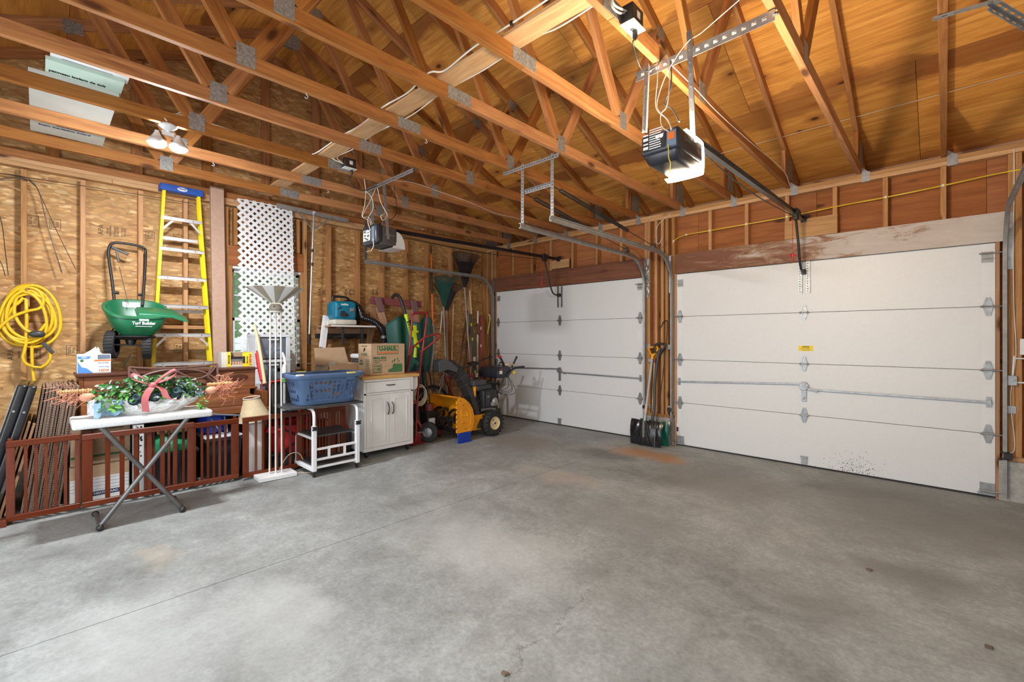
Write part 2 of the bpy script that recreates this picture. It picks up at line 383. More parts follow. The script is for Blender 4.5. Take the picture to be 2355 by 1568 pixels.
plain('door_white', (.72, .735, .745), (.695, .71, .725), rough=.42, scale=40, bmp=.10)
plain('door_seam', (.16, .165, .17), rough=.6)
plain('galv', (.42, .43, .44), (.28, .285, .295), rough=.42, metal=.7, scale=26)
plain('galv_dull', (.40, .395, .385), (.30, .295, .29), rough=.5, metal=.55, scale=14)
plain('galv_bright', (.40, .405, .41), (.26, .265, .27), rough=.42, metal=.7, scale=20)
plain('music_desk', (.15, .075, .06), (.10, .05, .04), rough=.35)
plain('alu', (.68, .69, .71), (.56, .57, .59), rough=.34, metal=.7, scale=10)
plain('nail_plate', (.40, .395, .385), (.20, .195, .19), rough=.5, metal=.5, scale=70, stretch=(1, 1, 1), bmp=.5)
plain('dark_steel', (.055, .052, .05), (.03, .029, .028), rough=.42, metal=.5)
plain('grey_steel', (.20, .195, .19), (.14, .137, .135), rough=.4, metal=.6)
plain('black_plastic', (.022, .022, .024), (.012, .012, .013), rough=.42)
plain('black_gloss', (.018, .018, .022), (.010, .010, .012), rough=.2)
plain('dark_grey_plastic', (.055, .058, .063), (.04, .042, .046), rough=.45)
plain('navy_black', (.030, .032, .042), (.018, .019, .026), rough=.3)
plain('panel_blue', (.17, .22, .29), (.12, .16, .22), rough=.45)
plain('grey_brown_plastic', (.095, .082, .078), (.07, .06, .058), rough=.4)
plain('rubber', (.026, .026, .027), (.014, .014, .015), rough=.75, bmp=.15)
plain('cable_white', (.80, .77, .70), (.68, .64, .56), rough=.5)
plain('cable_tan', (.62, .50, .36), (.5, .39, .27), rough=.55)
plain('yellow_cord', (.80, .52, .012), (.66, .40, .008), rough=.42)
plain('yellow_cable', (.82, .60, .06), (.66, .44, .03), rough=.45)
plain('white_plastic', (.76, .77, .78), (.70, .71, .72), rough=.4)
plain('white_vinyl', (.82, .83, .84), (.76, .775, .79), rough=.35)
plain('off_white', (.70, .67, .60), (.62, .59, .52), rough=.5)
plain('cream_metal', (.74, .71, .64), (.66, .63, .56), rough=.42)
plain('hub_cream', (.78, .66, .40), (.68, .56, .33), rough=.5)
plain('cabinet_white', (.75, .755, .745), (.71, .715, .705), rough=.42)
plain('cardboard', (.50, .345, .215), (.43, .29, .175), rough=.8, scale=5, stretch=(1, 1, 3))
plain('cardboard_pink', (.48, .315, .235), (.42, .27, .195), rough=.8, scale=30)
plain('cardboard_dark', (.36, .235, .14), (.30, .19, .11), rough=.8)
plain('green_spreader', (.012, .17, .075), (.008, .12, .05), rough=.35)
plain('dark_green', (.006, .085, .066), (.004, .055, .043), rough=.55, scale=3)
plain('shovel_green', (.004, .12, .09), (.003, .08, .06), rough=.22)
plain('ladder_yellow', (.80, .66, .005), (.70, .55, .004), rough=.38)
plain('ladder_blue', (.010, .085, .42), (.008, .06, .33), rough=.4)
plain('teal', (.0, .19, .30), (.0, .14, .235), rough=.25)
plain('fuel_tank', (.62, .60, .52), (.5, .49, .42), rough=.45)
plain('lime', (.62, .80, .01), (.5, .66, .008), rough=.4)
plain('truck_red', (.30, .022, .028), (.22, .016, .02), rough=.35)
plain('maroon', (.26, .055, .052), (.19, .038, .036), rough=.5)
plain('purple_bracket', (.22, .12, .12), (.16, .085, .09), rough=.5)
plain('blower_orange', (.84, .345, .012), (.74, .28, .008), rough=.36)
plain('skid_blue', (.012, .05, .42), (.009, .035, .3), rough=.4)
plain('basket_blue', (.085, .155, .29), (.065, .12, .235), rough=.42)
plain('tag_yellow', (.80, .66, .16), (.7, .56, .12), rough=.5)
plain('sticker_yellow', (.86, .66, .02), (.82, .61, .015), rough=.5)
plain('tote_grey', (.035, .04, .052), (.025, .028, .038), rough=.45)
plain('bag_blue', (.012, .07, .62), (.008, .045, .46), rough=.4)
plain('red_fabric', (.56, .022, .035), (.42, .014, .024), rough=.7)
plain('red_plastic', (.52, .018, .025), (.4, .012, .018), rough=.4)
plain('orange_plastic', (.80, .17, .02), (.66, .13, .015), rough=.45)
plain('ink_black', (.02, .02, .02), rough=.7)
plain('ink_brown', (.12, .07, .035), rough=.8)
plain('ink_green', (.055, .17, .06), (.045, .14, .05), rough=.7)
plain('ink_orange', (.70, .18, .05), rough=.7)
plain('ink_navy', (.03, .035, .12), rough=.7)
plain('ink_white', (.8, .8, .8), rough=.6)
plain('ink_blue', (.09, .28, .72), (.07, .22, .62), rough=.55)
plain('paper_white', (.82, .82, .80), (.74, .75, .75), rough=.7, scale=9)
plain('plastic_film', (.80, .82, .84), (.68, .71, .75), rough=.25, trans=.25)
plain('blue_film', (.30, .58, .86), (.45, .66, .86), rough=.22, trans=.3)
plain('foam_green', (.52, .68, .58), (.46, .62, .53), rough=.8)
plain('foam_grey', (.56, .57, .52), (.50, .51, .47), rough=.8)
plain('lattice_white', (.80, .81, .83), (.75, .765, .785), rough=.45)
plain('shade_white', (.83, .83, .81), rough=.5)
plain('shade_beige', (.40, .35, .27), rough=.55)
plain('lampshade_cloth', (.66, .55, .36), (.56, .45, .27), rough=.8, scale=20)
plain('ball_taupe', (.42, .38, .31), rough=.5)
plain('leaf_green', (.045, .20, .035), (.02, .10, .02), rough=.5, scale=20)
plain('leaf_bright', (.13, .36, .05), (.07, .24, .03), rough=.5, scale=20)
plain('leaf_blue', (.08, .15, .16), (.04, .085, .09), rough=.55, scale=20)
plain('leaf_pale', (.36, .50, .40), (.26, .40, .31), rough=.5, scale=20)
plain('bow_pink', (.56, .155, .165), (.46, .11, .12), rough=.5, scale=12)
plain('straw_copper', (.66, .27, .16), (.48, .17, .09), rough=.6)
plain('straw_peach', (.74, .36, .24), (.60, .25, .15), rough=.6)
plain('tan_rope', (.66, .44, .2), (.5, .3, .12), rough=.6)
plain('foundation', (.46, .45, .43), (.32, .315, .30), rough=.9, scale=30, bmp=.4)
plain('siding', (.35, .33, .3), rough=.8)
plain('drywall', (.62, .60, .56), (.57, .55, .51), rough=.85)
plain('pot_green', (.02, .30, .13), (.012, .2, .09), rough=.5)
plain('olive_dark', (.045, .05, .03), (.03, .032, .02), rough=.5)
plain('ski_green', (.05, .10, .015), (.03, .06, .01), rough=.4)
plain('grip_yellow', (.84, .42, .012), (.74, .34, .008), rough=.38)
plain('pvc_grey', (.42, .44, .46), (.35, .37, .39), rough=.45)
plain('organizer', (.62, .65, .69), (.55, .58, .62), rough=.35)
plain('drawer_dark', (.16, .18, .21), (.10, .115, .14), rough=.3)
plain('grass_out', (.16, .30, .05), (.09, .2, .03), rough=.9)
plain('bark', (.16, .12, .09), (.10, .075, .055), rough=.9)
plain('foliage', (.42, .66, .20), (.20, .42, .08), rough=.7, scale=9)
def glass(name, col=(1, 1, 1)):
    m, nt, bs = nodes(name); MATS[name] = m
    g = N(nt, 'ShaderNodeBsdfGlossy'); g.inputs['Roughness'].default_value = .03
    t = N(nt, 'ShaderNodeBsdfTransparent')
    # slightly dusty pane
    t.inputs['Color'].default_value = c4(col); f = noise_tex(nt, coords(nt, (1, 1, 1)), 3.0, 4)
    d = N(nt, 'ShaderNodeBsdfDiffuse'); d.inputs['Color'].default_value = (.8, .85, .85, 1)
    mx = N(nt, 'ShaderNodeMixShader'); L(nt, maprange(nt, f, .3, .8, .05, .16), mx.inputs[0]); L(nt, t.outputs[0], mx.inputs[1]); L(nt, d.outputs[0], mx.inputs[2])
    m2 = N(nt, 'ShaderNodeMixShader'); m2.inputs[0].default_value = .05; L(nt, mx.outputs[0], m2.inputs[1]); L(nt, g.outputs[0], m2.inputs[2])
    L(nt, m2.outputs[0], nt.nodes['Material Output'].inputs['Surface'])
glass('window_glass', (.93, .97, .95))
plain('bulb', (1, 1, 1), rough=.3, emit=((0.97, 0.98, 1.0), BULB_W / (math.pi * math.pi * .055 ** 2 * 1.35)))
plain('opener_lens_lit', (1, .9, .7), rough=.3, emit=((1.0, .83, .60), OPENER_W / (math.pi * .078)))
plain('opener_lens_off', (.74, .73, .70), (.68, .67, .64), rough=.25)
def header_grey():
    m, nt, bs = nodes('header_weathered'); MATS['header_weathered'] = m
    v = coords(nt, (1.6, 6, 6)); n1 = noise_tex(nt, v, 2.0, 7, .72, .6)
    # weathered grey wash, worn to brown; more bare wood towards one end of the beam (local -X)
    sx = N(nt, 'ShaderNodeSeparateXYZ'); tc = N(nt, 'ShaderNodeTexCoord'); L(nt, tc.outputs['Object'], sx.inputs[0])
    a = N(nt, 'ShaderNodeMath', operation='MULTIPLY_ADD'); L(nt, sx.outputs[0], a.inputs[0]); a.inputs[1].default_value = .16; a.inputs[2].default_value = -.02
    b = N(nt, 'ShaderNodeMath', operation='ADD'); L(nt, n1, b.inputs[0]); L(nt, a.outputs[0], b.inputs[1])
    L(nt, ramp(nt, b.outputs[0], [(.34, (.20, .085, .045)), (.46, (.32, .19, .12)), (.54, (.50, .435, .39)), (.8, (.58, .52, .475))]), bs.inputs['Base Color'])
    bs.inputs['Roughness'].default_value = .75; bump(nt, bs, n1, .2)
header_grey()

def corrugated():
    """brown board whose cut edges show the flutes"""
    m, nt, bs = nodes('cardboard_edge'); MATS['cardboard_edge'] = m
    v = coords(nt, (1, 1, 1)); n1 = noise_tex(nt, v, 5, 4)
    base = ramp(nt, n1, [(.3, (.30,.19,.125)), (.7, (.39,.255,.17))])
    w = N(nt, 'ShaderNodeTexWave', wave_type='BANDS', bands_direction='Z'); w.inputs['Scale'].default_value = 24; w.inputs['Distortion'].default_value = 2.2; w.inputs['Detail'].default_value = 1; L(nt, v, w.inputs['Vector'])
    ge = N(nt, 'ShaderNodeNewGeometry'); sx = N(nt, 'ShaderNodeSeparateXYZ'); L(nt, ge.outputs['Normal'], sx.inputs[0])
    ab = N(nt, 'ShaderNodeMath', operation='ABSOLUTE'); L(nt, sx.outputs[0], ab.inputs[0]); ed = maprange(nt, ab.outputs[0], .8, .95, 0, 1)
    fl = ramp(nt, w.outputs[0], [(.35, (.085, .05, .035)), (.55, (.36,.25,.185))])
    L(nt, mix(nt, ed, base, fl), bs.inputs['Base Color']); bs.inputs['Roughness'].default_value = .85
corrugated()
def speckle():
    m, nt, bs = nodes('speckle'); MATS['speckle'] = m
    v = coords(nt, (1, 1, 1)); vo = N(nt, 'ShaderNodeTexVoronoi'); vo.inputs['Scale'].default_value = 120; L(nt, v, vo.inputs['Vector'])
    k = maprange(nt, vo.outputs['Distance'], .12, .30, .75, 0)
    L(nt, mix(nt, k, (.74, .75, .76), (.25, .26, .28)), bs.inputs['Base Color']); bs.inputs['Roughness'].default_value = .45
speckle()
wood('maroon_wood', (.27, .062, .058), (.18, .038, .038), knots=0, tint=.1)
wood('purple_bracket_wood', (.24, .13, .135), (.16, .085, .09), knots=0, tint=.1)

# ------------------------------------------------------------------ floor
m = MB(); JX = 3.02                       # saw-cut control joint runs parallel to the left wall
m.bb((-.1, -7.3, -.12), (JX - .003, .09, 0)); m.bb((JX + .003, -7.3, -.12), (6.6, .09, 0)); m.bb((-.1, -7.3, -.2), (6.6, .09, -.12)); m.bb((JX - .01, -7.3, -.12), (JX + .01, .09, -.014))
struct('floor', m, 'concrete', 'stained grey concrete garage slab with a saw-cut joint and a hairline crack')

def root(name, mb, mat, label):
    o = struct(name, mb, mat, label); return o
# ------------------------------------------------------------------ left wall (gable end): siding, OSB, studs
WY0, WY1, WZ0, WZ1 = -4.005, -3.165, .94, 2.165          # window rough opening
PT = 2.925                                               # top of the wall plates
m = MB()
for a, b, c, d in ((-7.3, WY0, -.2, 4.95), (WY1, .5, -.2, 4.95), (WY0, WY1, -.2, WZ0), (WY0, WY1, WZ1, 4.95)): m.bb((-.14, a, c), (-.118, b, d))
WL = root('wall_left', m, 'siding', 'left wall of open studs over oriented strand board, with a window')
m = MB(); m.bb((-.118, -7.2, -.05), (.03, .1, .22)); part(WL, 'foundation_curb', m, 'foundation')
def osbp(y0, y1, z0, z1): board(WL, 'osb_panel', (-.1, y0 + .0015, (z0 + z1) / 2), (-.1, y1 - .0015, (z0 + z1) / 2), z1 - z0 - .003, .018, 'osb', up=(1, 0, 0))
for y0, y1 in ((-7.2, -6.42), (-6.42, -5.2), (-5.2, WY0), (WY1, -2.83), (-2.83, -1.61), (-1.61, -.39), (-.39, .09)):
    osbp(y0, y1, .2, 1.48); osbp(y0, y1, 1.48, 2.93)
osbp(WY0, WY1, .2, WZ0); osbp(WY0, WY1, WZ1, 2.93)
def roof_z(y): return 3.30 + .43 * (-y if y > -3.53 else y + 7.06)
for k in range(6):
    y0, y1 = -7.2 + k * 1.215, min(.1, -7.2 + (k + 1) * 1.215)
    pts = [(y0, 2.935), (y1, 2.935), (y1, roof_z(y1))] + ([(-3.53, roof_z(-3.53))] if y0 < -3.53 < y1 else []) + [(y0, roof_z(y0))]
    polyboard(WL, 'gable_osb_panel', pts, (-.109, 0, 0), (0, 1, 0), (0, 0, 1), .018, 'osb')
STUDS = [-7.05, -6.8, -6.4, -5.995, -5.588, -5.208, -4.782, -4.405, -4.024, -3.146, -2.83, -2.418, -2.037, -1.635, -1.25, -.77, -.36, -.02]
for y in STUDS: board(WL, 'stud', (-.0445, y, .258), (-.0445, y, PT - .095), .038, .089, 'stud_wood', up=(1, 0, 0))
for y in (-3.985, -3.185): board(WL, 'stud', (-.0445, y, .258), (-.0445, y, WZ1), .038, .089, 'stud_wood', up=(1, 0, 0))
for y in (-3.93, -3.76, -3.43, -3.235): board(WL, 'cripple_stud', (-.0445, y, WZ1 + .235), (-.0445, y, PT - .095), .038, .089, 'stud_wood', up=(1, 0, 0))
for y in (-3.8, -3.4): board(WL, 'cripple_stud', (-.0445, y, .258), (-.0445, y, WZ0 - .04), .038, .089, 'stud_wood', up=(1, 0, 0))
board(WL, 'window_header', (-.03, WY0 - .0, WZ1 + .115), (-.03, WY1 + .0, WZ1 + .115), .23, .06, 'wall_ply', up=(1, 0, 0))
board(WL, 'sill_plate', (-.0445, WY0, WZ0 - .02), (-.0445, WY1, WZ0 - .02), .089, .038, 'stud_wood')
board(WL, 'bottom_plate', (-.0445, -7.2, .239), (-.0445, .0, .239), .089, .038, 'stud_wood')
for z, ys in ((PT - .019 - .0015, (-7.2, -3.95, -.0)), (PT - .0585, (-7.2, -5.0, -2.0, .0))):
    for a, b in zip(ys, ys[1:]): board(WL, 'top_plate', (-.0445, a + .001, z), (-.0445, b - .001, z), .089, .037, 'plate_wood')
# horizontal blocking behind the ladder
for (y0, y1) in ((-4.763, -4.424), (-4.386, -4.045)): board(WL, 'blocking', (-.0445, y0, 1.45), (-.0445, y1, 1.45), .089, .038, 'stud_wood')
# printed panel grade stamps
def stamp(y, z, txt, s, box=True, rot=True):
    r, u = ((0, 0, 1), (0, -1, 0)) if rot else ((0, 1, 0), (0, 0, 1))
    text(WL, txt, (-.0895, y, z), r, u, s, 'ink_brown', .0006, name='grade_stamp', ext=.0003)
    if box:
        m = MB(); w, h = .075, .10
        for a, b in (((y - w / 2, z - h / 2), (y + w / 2, z - h / 2 + .004)), ((y - w / 2, z + h / 2 - .004), (y + w / 2, z + h / 2)), ((y - w / 2, z - h / 2), (y - w / 2 + .004, z + h / 2)), ((y + w / 2 - .004, z - h / 2), (y + w / 2, z + h / 2))):
            m.bb((-.0905, a[0], a[1]), (-.0895, b[0], b[1]))
        part(WL, 'grade_stamp_border', m, 'ink_brown')
for px_ in ((-0.09, -5.533, 2.397), (-0.09, -5.391, 2.391), (-0.09, -4.696, 2.395), (-0.09, -4.464, 2.4), (-0.09, -5.281, 1.22), (-0.09, -4.456, 1.227)): stamp(px_[1], px_[2], '32/16\n7/16', .03)
for px_ in ((-0.09, -5.076, 2.397), (-0.09, -4.176, 2.396), (-0.09, -5.668, 1.19), (-0.09, -2.928, 1.939), (-0.09, -2.561, 1.965), (-0.09, -2.152, 1.995)):
    stamp(px_[1], px_[2], 'APA', .055, False)
    for k in range(3): stamp(px_[1] + .06 + .055 * k, px_[2], ('RATED\nSHEATHING', 'EXPOSURE 1\nSIZED FOR', 'PS 2  HUD\nSPACING')[k], .02, False)

# ------------------------------------------------------------------ window_1
wm = MB()
for a, b, c, d in ((WY0 - .0, WY1, WZ1 - .03, WZ1 + .0), (WY0, WY1, WZ0, WZ0 + .03), (WY0, WY0 + .035, WZ0, WZ1), (WY1 - .035, WY1, WZ0, WZ1)): wm.bb((-.135, a, c), (-.015, b, d))
WN = struct('window_1', wm, 'white_vinyl', 'white vinyl double-hung window behind the lattice, trees outside')
zm = (WZ0 + WZ1) / 2
for z0, z1, x in ((zm - .02, WZ1 - .03, -.09), (WZ0 + .03, zm + .02, -.055)):
    sm = MB(); y0, y1 = WY0 + .035, WY1 - .035
    for a, b, c, d in ((y0, y1, z1 - .04, z1), (y0, y1, z0, z0 + .04), (y0, y0 + .04, z0, z1), (y1 - .04, y1, z0, z1)): sm.bb((x - .016, a, c), (x + .016, b, d))
    sash = part(WN, 'sash', sm, 'white_vinyl', bevel=.003)
    for k in (1, 2): 
        yy = y0 + .04 + (y1 - y0 - .08) * k / 3; mm = MB(); mm.bb((x - .006, yy - .008, z0 + .04), (x + .006, yy + .008, z1 - .04)); part(sash, 'muntin', mm, 'white_vinyl')
    mm = MB(); mm.bb((x - .0065, y0 + .04, (z0 + z1) / 2 - .008), (x + .0065, y1 - .04, (z0 + z1) / 2 + .008)); part(sash, 'muntin', mm, 'white_vinyl')
    gm = MB(); gm.bb((x - .002, y0 + .035, z0 + .035), (x + .002, y1 - .035, z1 - .035)); part(sash, 'pane', gm, 'window_glass')

# ------------------------------------------------------------------ front wall (garage doors)
DL, DR = (.264, 3.015), (3.474, 6.195); DT = 2.135
m = MB()
for a, b, c, d in ((-.14, DL[0] - .02, -.2, PT), (DL[1] + .02, DR[0] - .02, -.2, PT), (DR[1] + .02, 6.62, -.2, PT), (DL[0] - .02, DL[1] + .02, DT, PT), (DR[0] - .02, DR[1] + .02, DT, PT)): m.bb((a, .102, c), (b, .13, d))
WF = root('wall_front', m, 'siding', 'front wall of studs and plywood above and between the two garage doors')
m = MB()
for a, b in ((-.1, DL[0] - .035), (DL[1] + .035, DR[0] - .035), (DR[1] + .02, 6.6)): m.bb((a, -.012, -.1), (b, .102, .325))
part(WF, 'foundation_curb', m, 'foundation', bevel=.006)
for a, b, c, d in ((-.0, 1.27, DT, PT), (1.27, 2.49, DT, PT), (2.49, 3.71, DT, PT), (3.71, 4.93, DT, PT), (4.93, 6.15, DT, PT), (6.15, 6.6, DT, PT), (-.0, DL[0] - .01, .33, DT), (DL[1] + .01, DR[0] - .01, .33, DT), (DR[1] + .01, 6.6, .33, DT)):
    board(WF, 'plywood_panel', (a + .001, .095, (c + d) / 2), (b - .001, .095, (c + d) / 2), d - c - .002, .012, 'wall_ply', up=(0, -1, 0))
for z, xs in ((PT - .0205, (-.0, 2.2, 3.3, 4.72, 6.6)), (PT - .0585, (-.0, 3.0, 6.6))):
    for a, b in zip(xs, xs[1:]): board(WF, 'top_plate', (a + .001, .0445, z), (b - .001, .0445, z), .089, .037, 'plate_wood')
for x in (.225, .66, 1.07, 1.466, 1.877, 2.30, 2.693, 3.88, 4.28, 4.68, 5.097, 5.488, 5.883): board(WF, 'cripple_stud', (x, .0445, DT + .245), (x, .0445, PT - .08), .038, .089, 'stud_wood', up=(0, -1, 0))
for x in (.02, .145, 3.06, 3.10, 3.2, 3.285, 3.345, 3.43, 6.285, 6.325, 6.45): board(WF, 'stud', (x, .0445, .365), (x, .0445, PT - .08), .038, .089, 'stud_wood', up=(0, -1, 0))
for x, z in ((.2495, DT), (3.0295, DT), (3.4595, DT), (6.2095, DT)): board(WF, 'door_jamb', (x, .05, .0), (x, .05, z), .025, .10, 'tan_wood', up=(0, -1, 0))
for a, b in ((-.0, DL[0] - .04), (DL[1] + .045, DR[0] - .045), (DR[1] + .04, 6.6)): board(WF, 'bottom_plate', (a, .0445, .345), (b, .0445, .345), .089, .038, 'stud_wood')
board(WF, 'door_header', (.165, .04, DT + .1225), (3.055, .04, DT + .1225), .245, .082, 'header_brown', up=(0, -1, 0))
board(WF, 'door_header', (3.45, .04, DT + .1225), (6.25, .04, DT + .1225), .245, .082, 'header_weathered', up=(0, -1, 0), label='weathered grey header beam over the right-hand door')
# plywood blocks that carry the opener rails
board(WF, 'opener_block', (1.50, -.008, 2.46), (1.83, -.008, 2.46), .13, .018, 'board_wood', up=(0, -1, 0))
board(WF, 'opener_block', (4.66, -.008, 2.475), (5.12, -.008, 2.475), .19, .018, 'board_wood', up=(0, -1, 0))
# ------------------------------------------------------------------ back and right walls (behind the camera)
m = MB()
for a, b, c, d in ((-.14, 2.1, -.2, 4.95), (5.7, 6.62, -.2, 4.95), (2.1, 5.7, 2.4, 4.95), (2.1, 5.7, -.2, 0)): m.bb((a, -7.32, c), (b, -7.2, d))  # opening added so that fill light can enter from behind
struct('wall_back', m, 'drywall', 'rear wall with an opening added for fill light')
m = MB(); m.bb((6.5, -7.3, -.2), (6.62, .12, 4.95)); struct('wall_right', m, 'drywall', 'right wall')

# ------------------------------------------------------------------ roof deck: plywood panels
def roof_mat():
    m, nt, bs = nodes('roof_deck_ply'); MATS['roof_deck_ply'] = m
    g = noise_tex(nt, coords(nt, (.55, 7, 7)), 2.4, 7, .66, 1.1)
    base = ramp(nt, g, [(.28, (.46, .175, .034)), (.5, (.66, .295, .062)), (.72, (.80, .41, .11))])
    streak = noise_tex(nt, coords(nt, (1.5, 60, 60)), 2, 4)
    base = mix(nt, .35, base, streak, 'OVERLAY')
    tc = N(nt, 'ShaderNodeTexCoord'); sx = N(nt, 'ShaderNodeSeparateXYZ'); L(nt, tc.outputs['Object'], sx.inputs[0])
    wv = maprange(nt, noise_tex(nt, coords(nt, (.9, 1, 1)), 1.4, 4), .2, .8, -.16, .16)
    yy = N(nt, 'ShaderNodeMath', operation='ADD'); L(nt, sx.outputs[1], yy.inputs[0]); L(nt, wv, yy.inputs[1])
    oi = N(nt, 'ShaderNodeObjectInfo')
    for e0, e1, s in ((-.42, -.46, .75), (.50, .53, .55)):           # reddish heartwood bands along the panel edges
        f = N(nt, 'ShaderNodeMath', operation='MULTIPLY'); L(nt, maprange(nt, yy.outputs[0], e0, e1, 0, s), f.inputs[0]); L(nt, maprange(nt, oi.outputs['Random'], .15, .35, .15, 1), f.inputs[1])
        base = mix(nt, f.outputs[0], base, (.23, .068, .020))
    vo = N(nt, 'ShaderNodeTexVoronoi'); vo.inputs['Scale'].default_value = 1; L(nt, coords(nt, (2.6, 4.6, 4.6)), vo.inputs['Vector'])
    rn = N(nt, 'ShaderNodeSeparateColor'); L(nt, vo.outputs['Color'], rn.inputs[0])
    sz = maprange(nt, rn.outputs[1], 0, 1, .06, .19)
    dd = N(nt, 'ShaderNodeMath', operation='DIVIDE'); L(nt, vo.outputs['Distance'], dd.inputs[0]); L(nt, sz, dd.inputs[1])
    sel = N(nt, 'ShaderNodeMath', operation='LESS_THAN'); L(nt, rn.outputs[0], sel.inputs[0]); sel.inputs[1].default_value = .75
    for lo, hi, c, s in ((1.0, 2.6, (.28, .085, .025), .5), (.45, .95, (.055, .018, .008), .9)):
        km = N(nt, 'ShaderNodeMath', operation='MULTIPLY'); L(nt, maprange(nt, dd.outputs[0], lo, hi, s, 0), km.inputs[0]); L(nt, sel.outputs[0], km.inputs[1]); base = mix(nt, km.outputs[0], base, c)
    hv = N(nt, 'ShaderNodeHueSaturation'); L(nt, maprange(nt, oi.outputs['Random'], 0, 1, .82, 1.16), hv.inputs['Value']); L(nt, base, hv.inputs['Color'])
    L(nt, hv.outputs[0], bs.inputs['Base Color']); bs.inputs['Roughness'].default_value = .62; bs.inputs['Specular IOR Level'].default_value = .3; bump(nt, bs, g, .12)
roof_mat()
SL = .43; nrm = math.sqrt(1 + SL * SL)
m = MB()          # shingled roof skin above the deck
for s in (0, 1):
    ys = (.52, -3.53) if s == 0 else (-7.58, -3.53)
    z0, z1 = (3.33 - SL * .52, roof_z(-3.53) + .03)
    m.prism([(ys[0], z0), (ys[1], z1), (ys[1], z1 + .03), (ys[0], z0 + .03)], (-.45, 0, 0), (0, 1, 0), (0, 0, 1), (7.3, 0, 0))
CE = struct('ceiling', m, 'siding', 'underside of the roof deck, plywood panels over the trusses')
cuts = [.5, -.62, -1.741, -2.862, -3.53]
for s in (0, 1):
    for r_ in range(4):
        y0, y1 = cuts[r_], cuts[r_ + 1]; z0, z1 = 3.3 - SL * y0, 3.3 - SL * y1
        if s: y0, y1 = -7.06 - y0, -7.06 - y1
        ym, zm_ = (y0 + y1) / 2, (z0 + z1) / 2; w = math.hypot(y1 - y0, z1 - z0) - .004
        nv = V((0, SL if not s else -SL, 1)).normalized()
        xs = [-.4, .84, 3.28, 5.72, 6.66] if r_ % 2 == 0 else [-.4, 2.06, 4.5, 6.66]
        for a, b in zip(xs, xs[1:]):
            q0, q1 = (a + .0015, b - .0015) if not s else (b - .0015, a + .0015)
            board(CE, 'plywood_panel', V((q0, ym, zm_)) + nv * .006, V((q1, ym, zm_)) + nv * .006, w, .012, 'roof_deck_ply', up=nv)
m = MB(); m.bb((-.4, .13, 2.88), (6.66, .5, 2.9)); m.bb((-.4, .5, 2.88), (6.66, .52, 3.12)); struct('trim_1', m, 'tan_wood', 'soffit and fascia behind the front wall plate')
m = MB(); m.bb((-.4, -7.56, 2.88), (6.66, -7.2, 2.9)); m.bb((-.4, -7.58, 2.88), (6.66, -7.56, 3.12)); struct('trim_2', m, 'tan_wood', 'soffit and fascia behind the rear wall plate')

# ------------------------------------------------------------------ roof trusses
TX = [.507, 1.106, 1.709, 2.313, 2.897, 3.499, 4.091, 4.689, 5.287, 5.885]
def chord_z(y): return 3.205 + .047 + SL * (-y if y > -3.53 else y + 7.06)     # centre line of the top chord
def truss(x, label):
    T = thing('roof_truss', label, 'truss', (x, -3.53, PT), 0, None)
    def lum(name, p, q, w=.089):
        d = V((0, q[0] - p[0], q[1] - p[1])).normalized(); board(T, name, (x, p[0], p[1]), (x, q[0], q[1]), w, .0375, 'truss_wood', up=(1, 0, 0))
    lum('bottom_chord', (.085, PT + .0445), (-3.529, PT + .0445)); lum('bottom_chord', (-3.531, PT + .0445), (-7.145, PT + .0445))
    lum('top_chord', (.42, chord_z(.42)), (-3.5, chord_z(-3.5))); lum('top_chord', (-7.48, chord_z(-7.48)), (-3.56, chord_z(-3.56)))
    for s in (1, -1):
        f = lambda y: -3.53 + s * (y + 3.53)
        lum('web', (f(-2.45), 3.03), (f(-3.45), chord_z(-3.53) - .1)); lum('web', (f(-2.36), 3.03), (f(-1.80), chord_z(-1.77) - .055))
        lum('heel_block', (f(-.16), 3.016), (f(-.16), chord_z(-.16) - .053))
        for (yc, zc, w, h) in ((-2.405, 3.0, .10, .13), (-1.765, chord_z(-1.765) - .03, .13, .10), (.0, 3.12, .20, .21)):
            for sx in (1, -1):
                m = MB(); m.box((x + sx * .0195, f(yc), zc), (.0016, w, h)); part(T, 'nail_plate', m, 'nail_plate')
    for (yc, zc, w, h) in ((-3.53, PT + .046, .20, .082), (-3.53, chord_z(-3.53) - .06, .22, .16)):
        for sx in (1, -1):
            m = MB(); m.box((x + sx * .0195, yc, zc), (.0016, w, h)); part(T, 'nail_plate', m, 'nail_plate')
    return T
ORD = ['first', 'second', 'third', 'fourth', 'fifth', 'sixth', 'seventh', 'eighth', 'ninth', 'tenth']
tr0 = truss(TX[0], 'wooden roof truss, first one out from the left gable wall')
for i, x in enumerate(TX[1:], 1):
    dup_thing(tr0, Matrix.Translation((x, -3.53, PT)), 'wooden roof truss, %s one out from the left gable wall' % ORD[i] + (', directly over the camera' if i == 9 else ''))
# gable truss stands on the left wall
T = thing('gable_truss', 'gable truss with upright studs on top of the left wall', 'truss', (-.07, -3.53, PT))
board(T, 'bottom_chord', (-.07, .08, PT + .0445), (-.07, -7.15, PT + .0445), .089, .0375, 'truss_wood', up=(1, 0, 0))
for s in (0, 1):
    a, b = ((.42, -3.5) if not s else (-7.48, -3.56)); board(T, 'top_chord', (-.07, a, chord_z(a)), (-.07, b, chord_z(b)), .089, .0375, 'truss_wood', up=(1, 0, 0))
for k in range(-5, 6):
    y = -3.595 + .605 * k
    if -6.8 < y < -.3: board(T, 'gable_stud', (-.07, y, PT + .09), (-.07, y, chord_z(y) - .055), .089, .0375, 'truss_wood', up=(1, 0, 0))
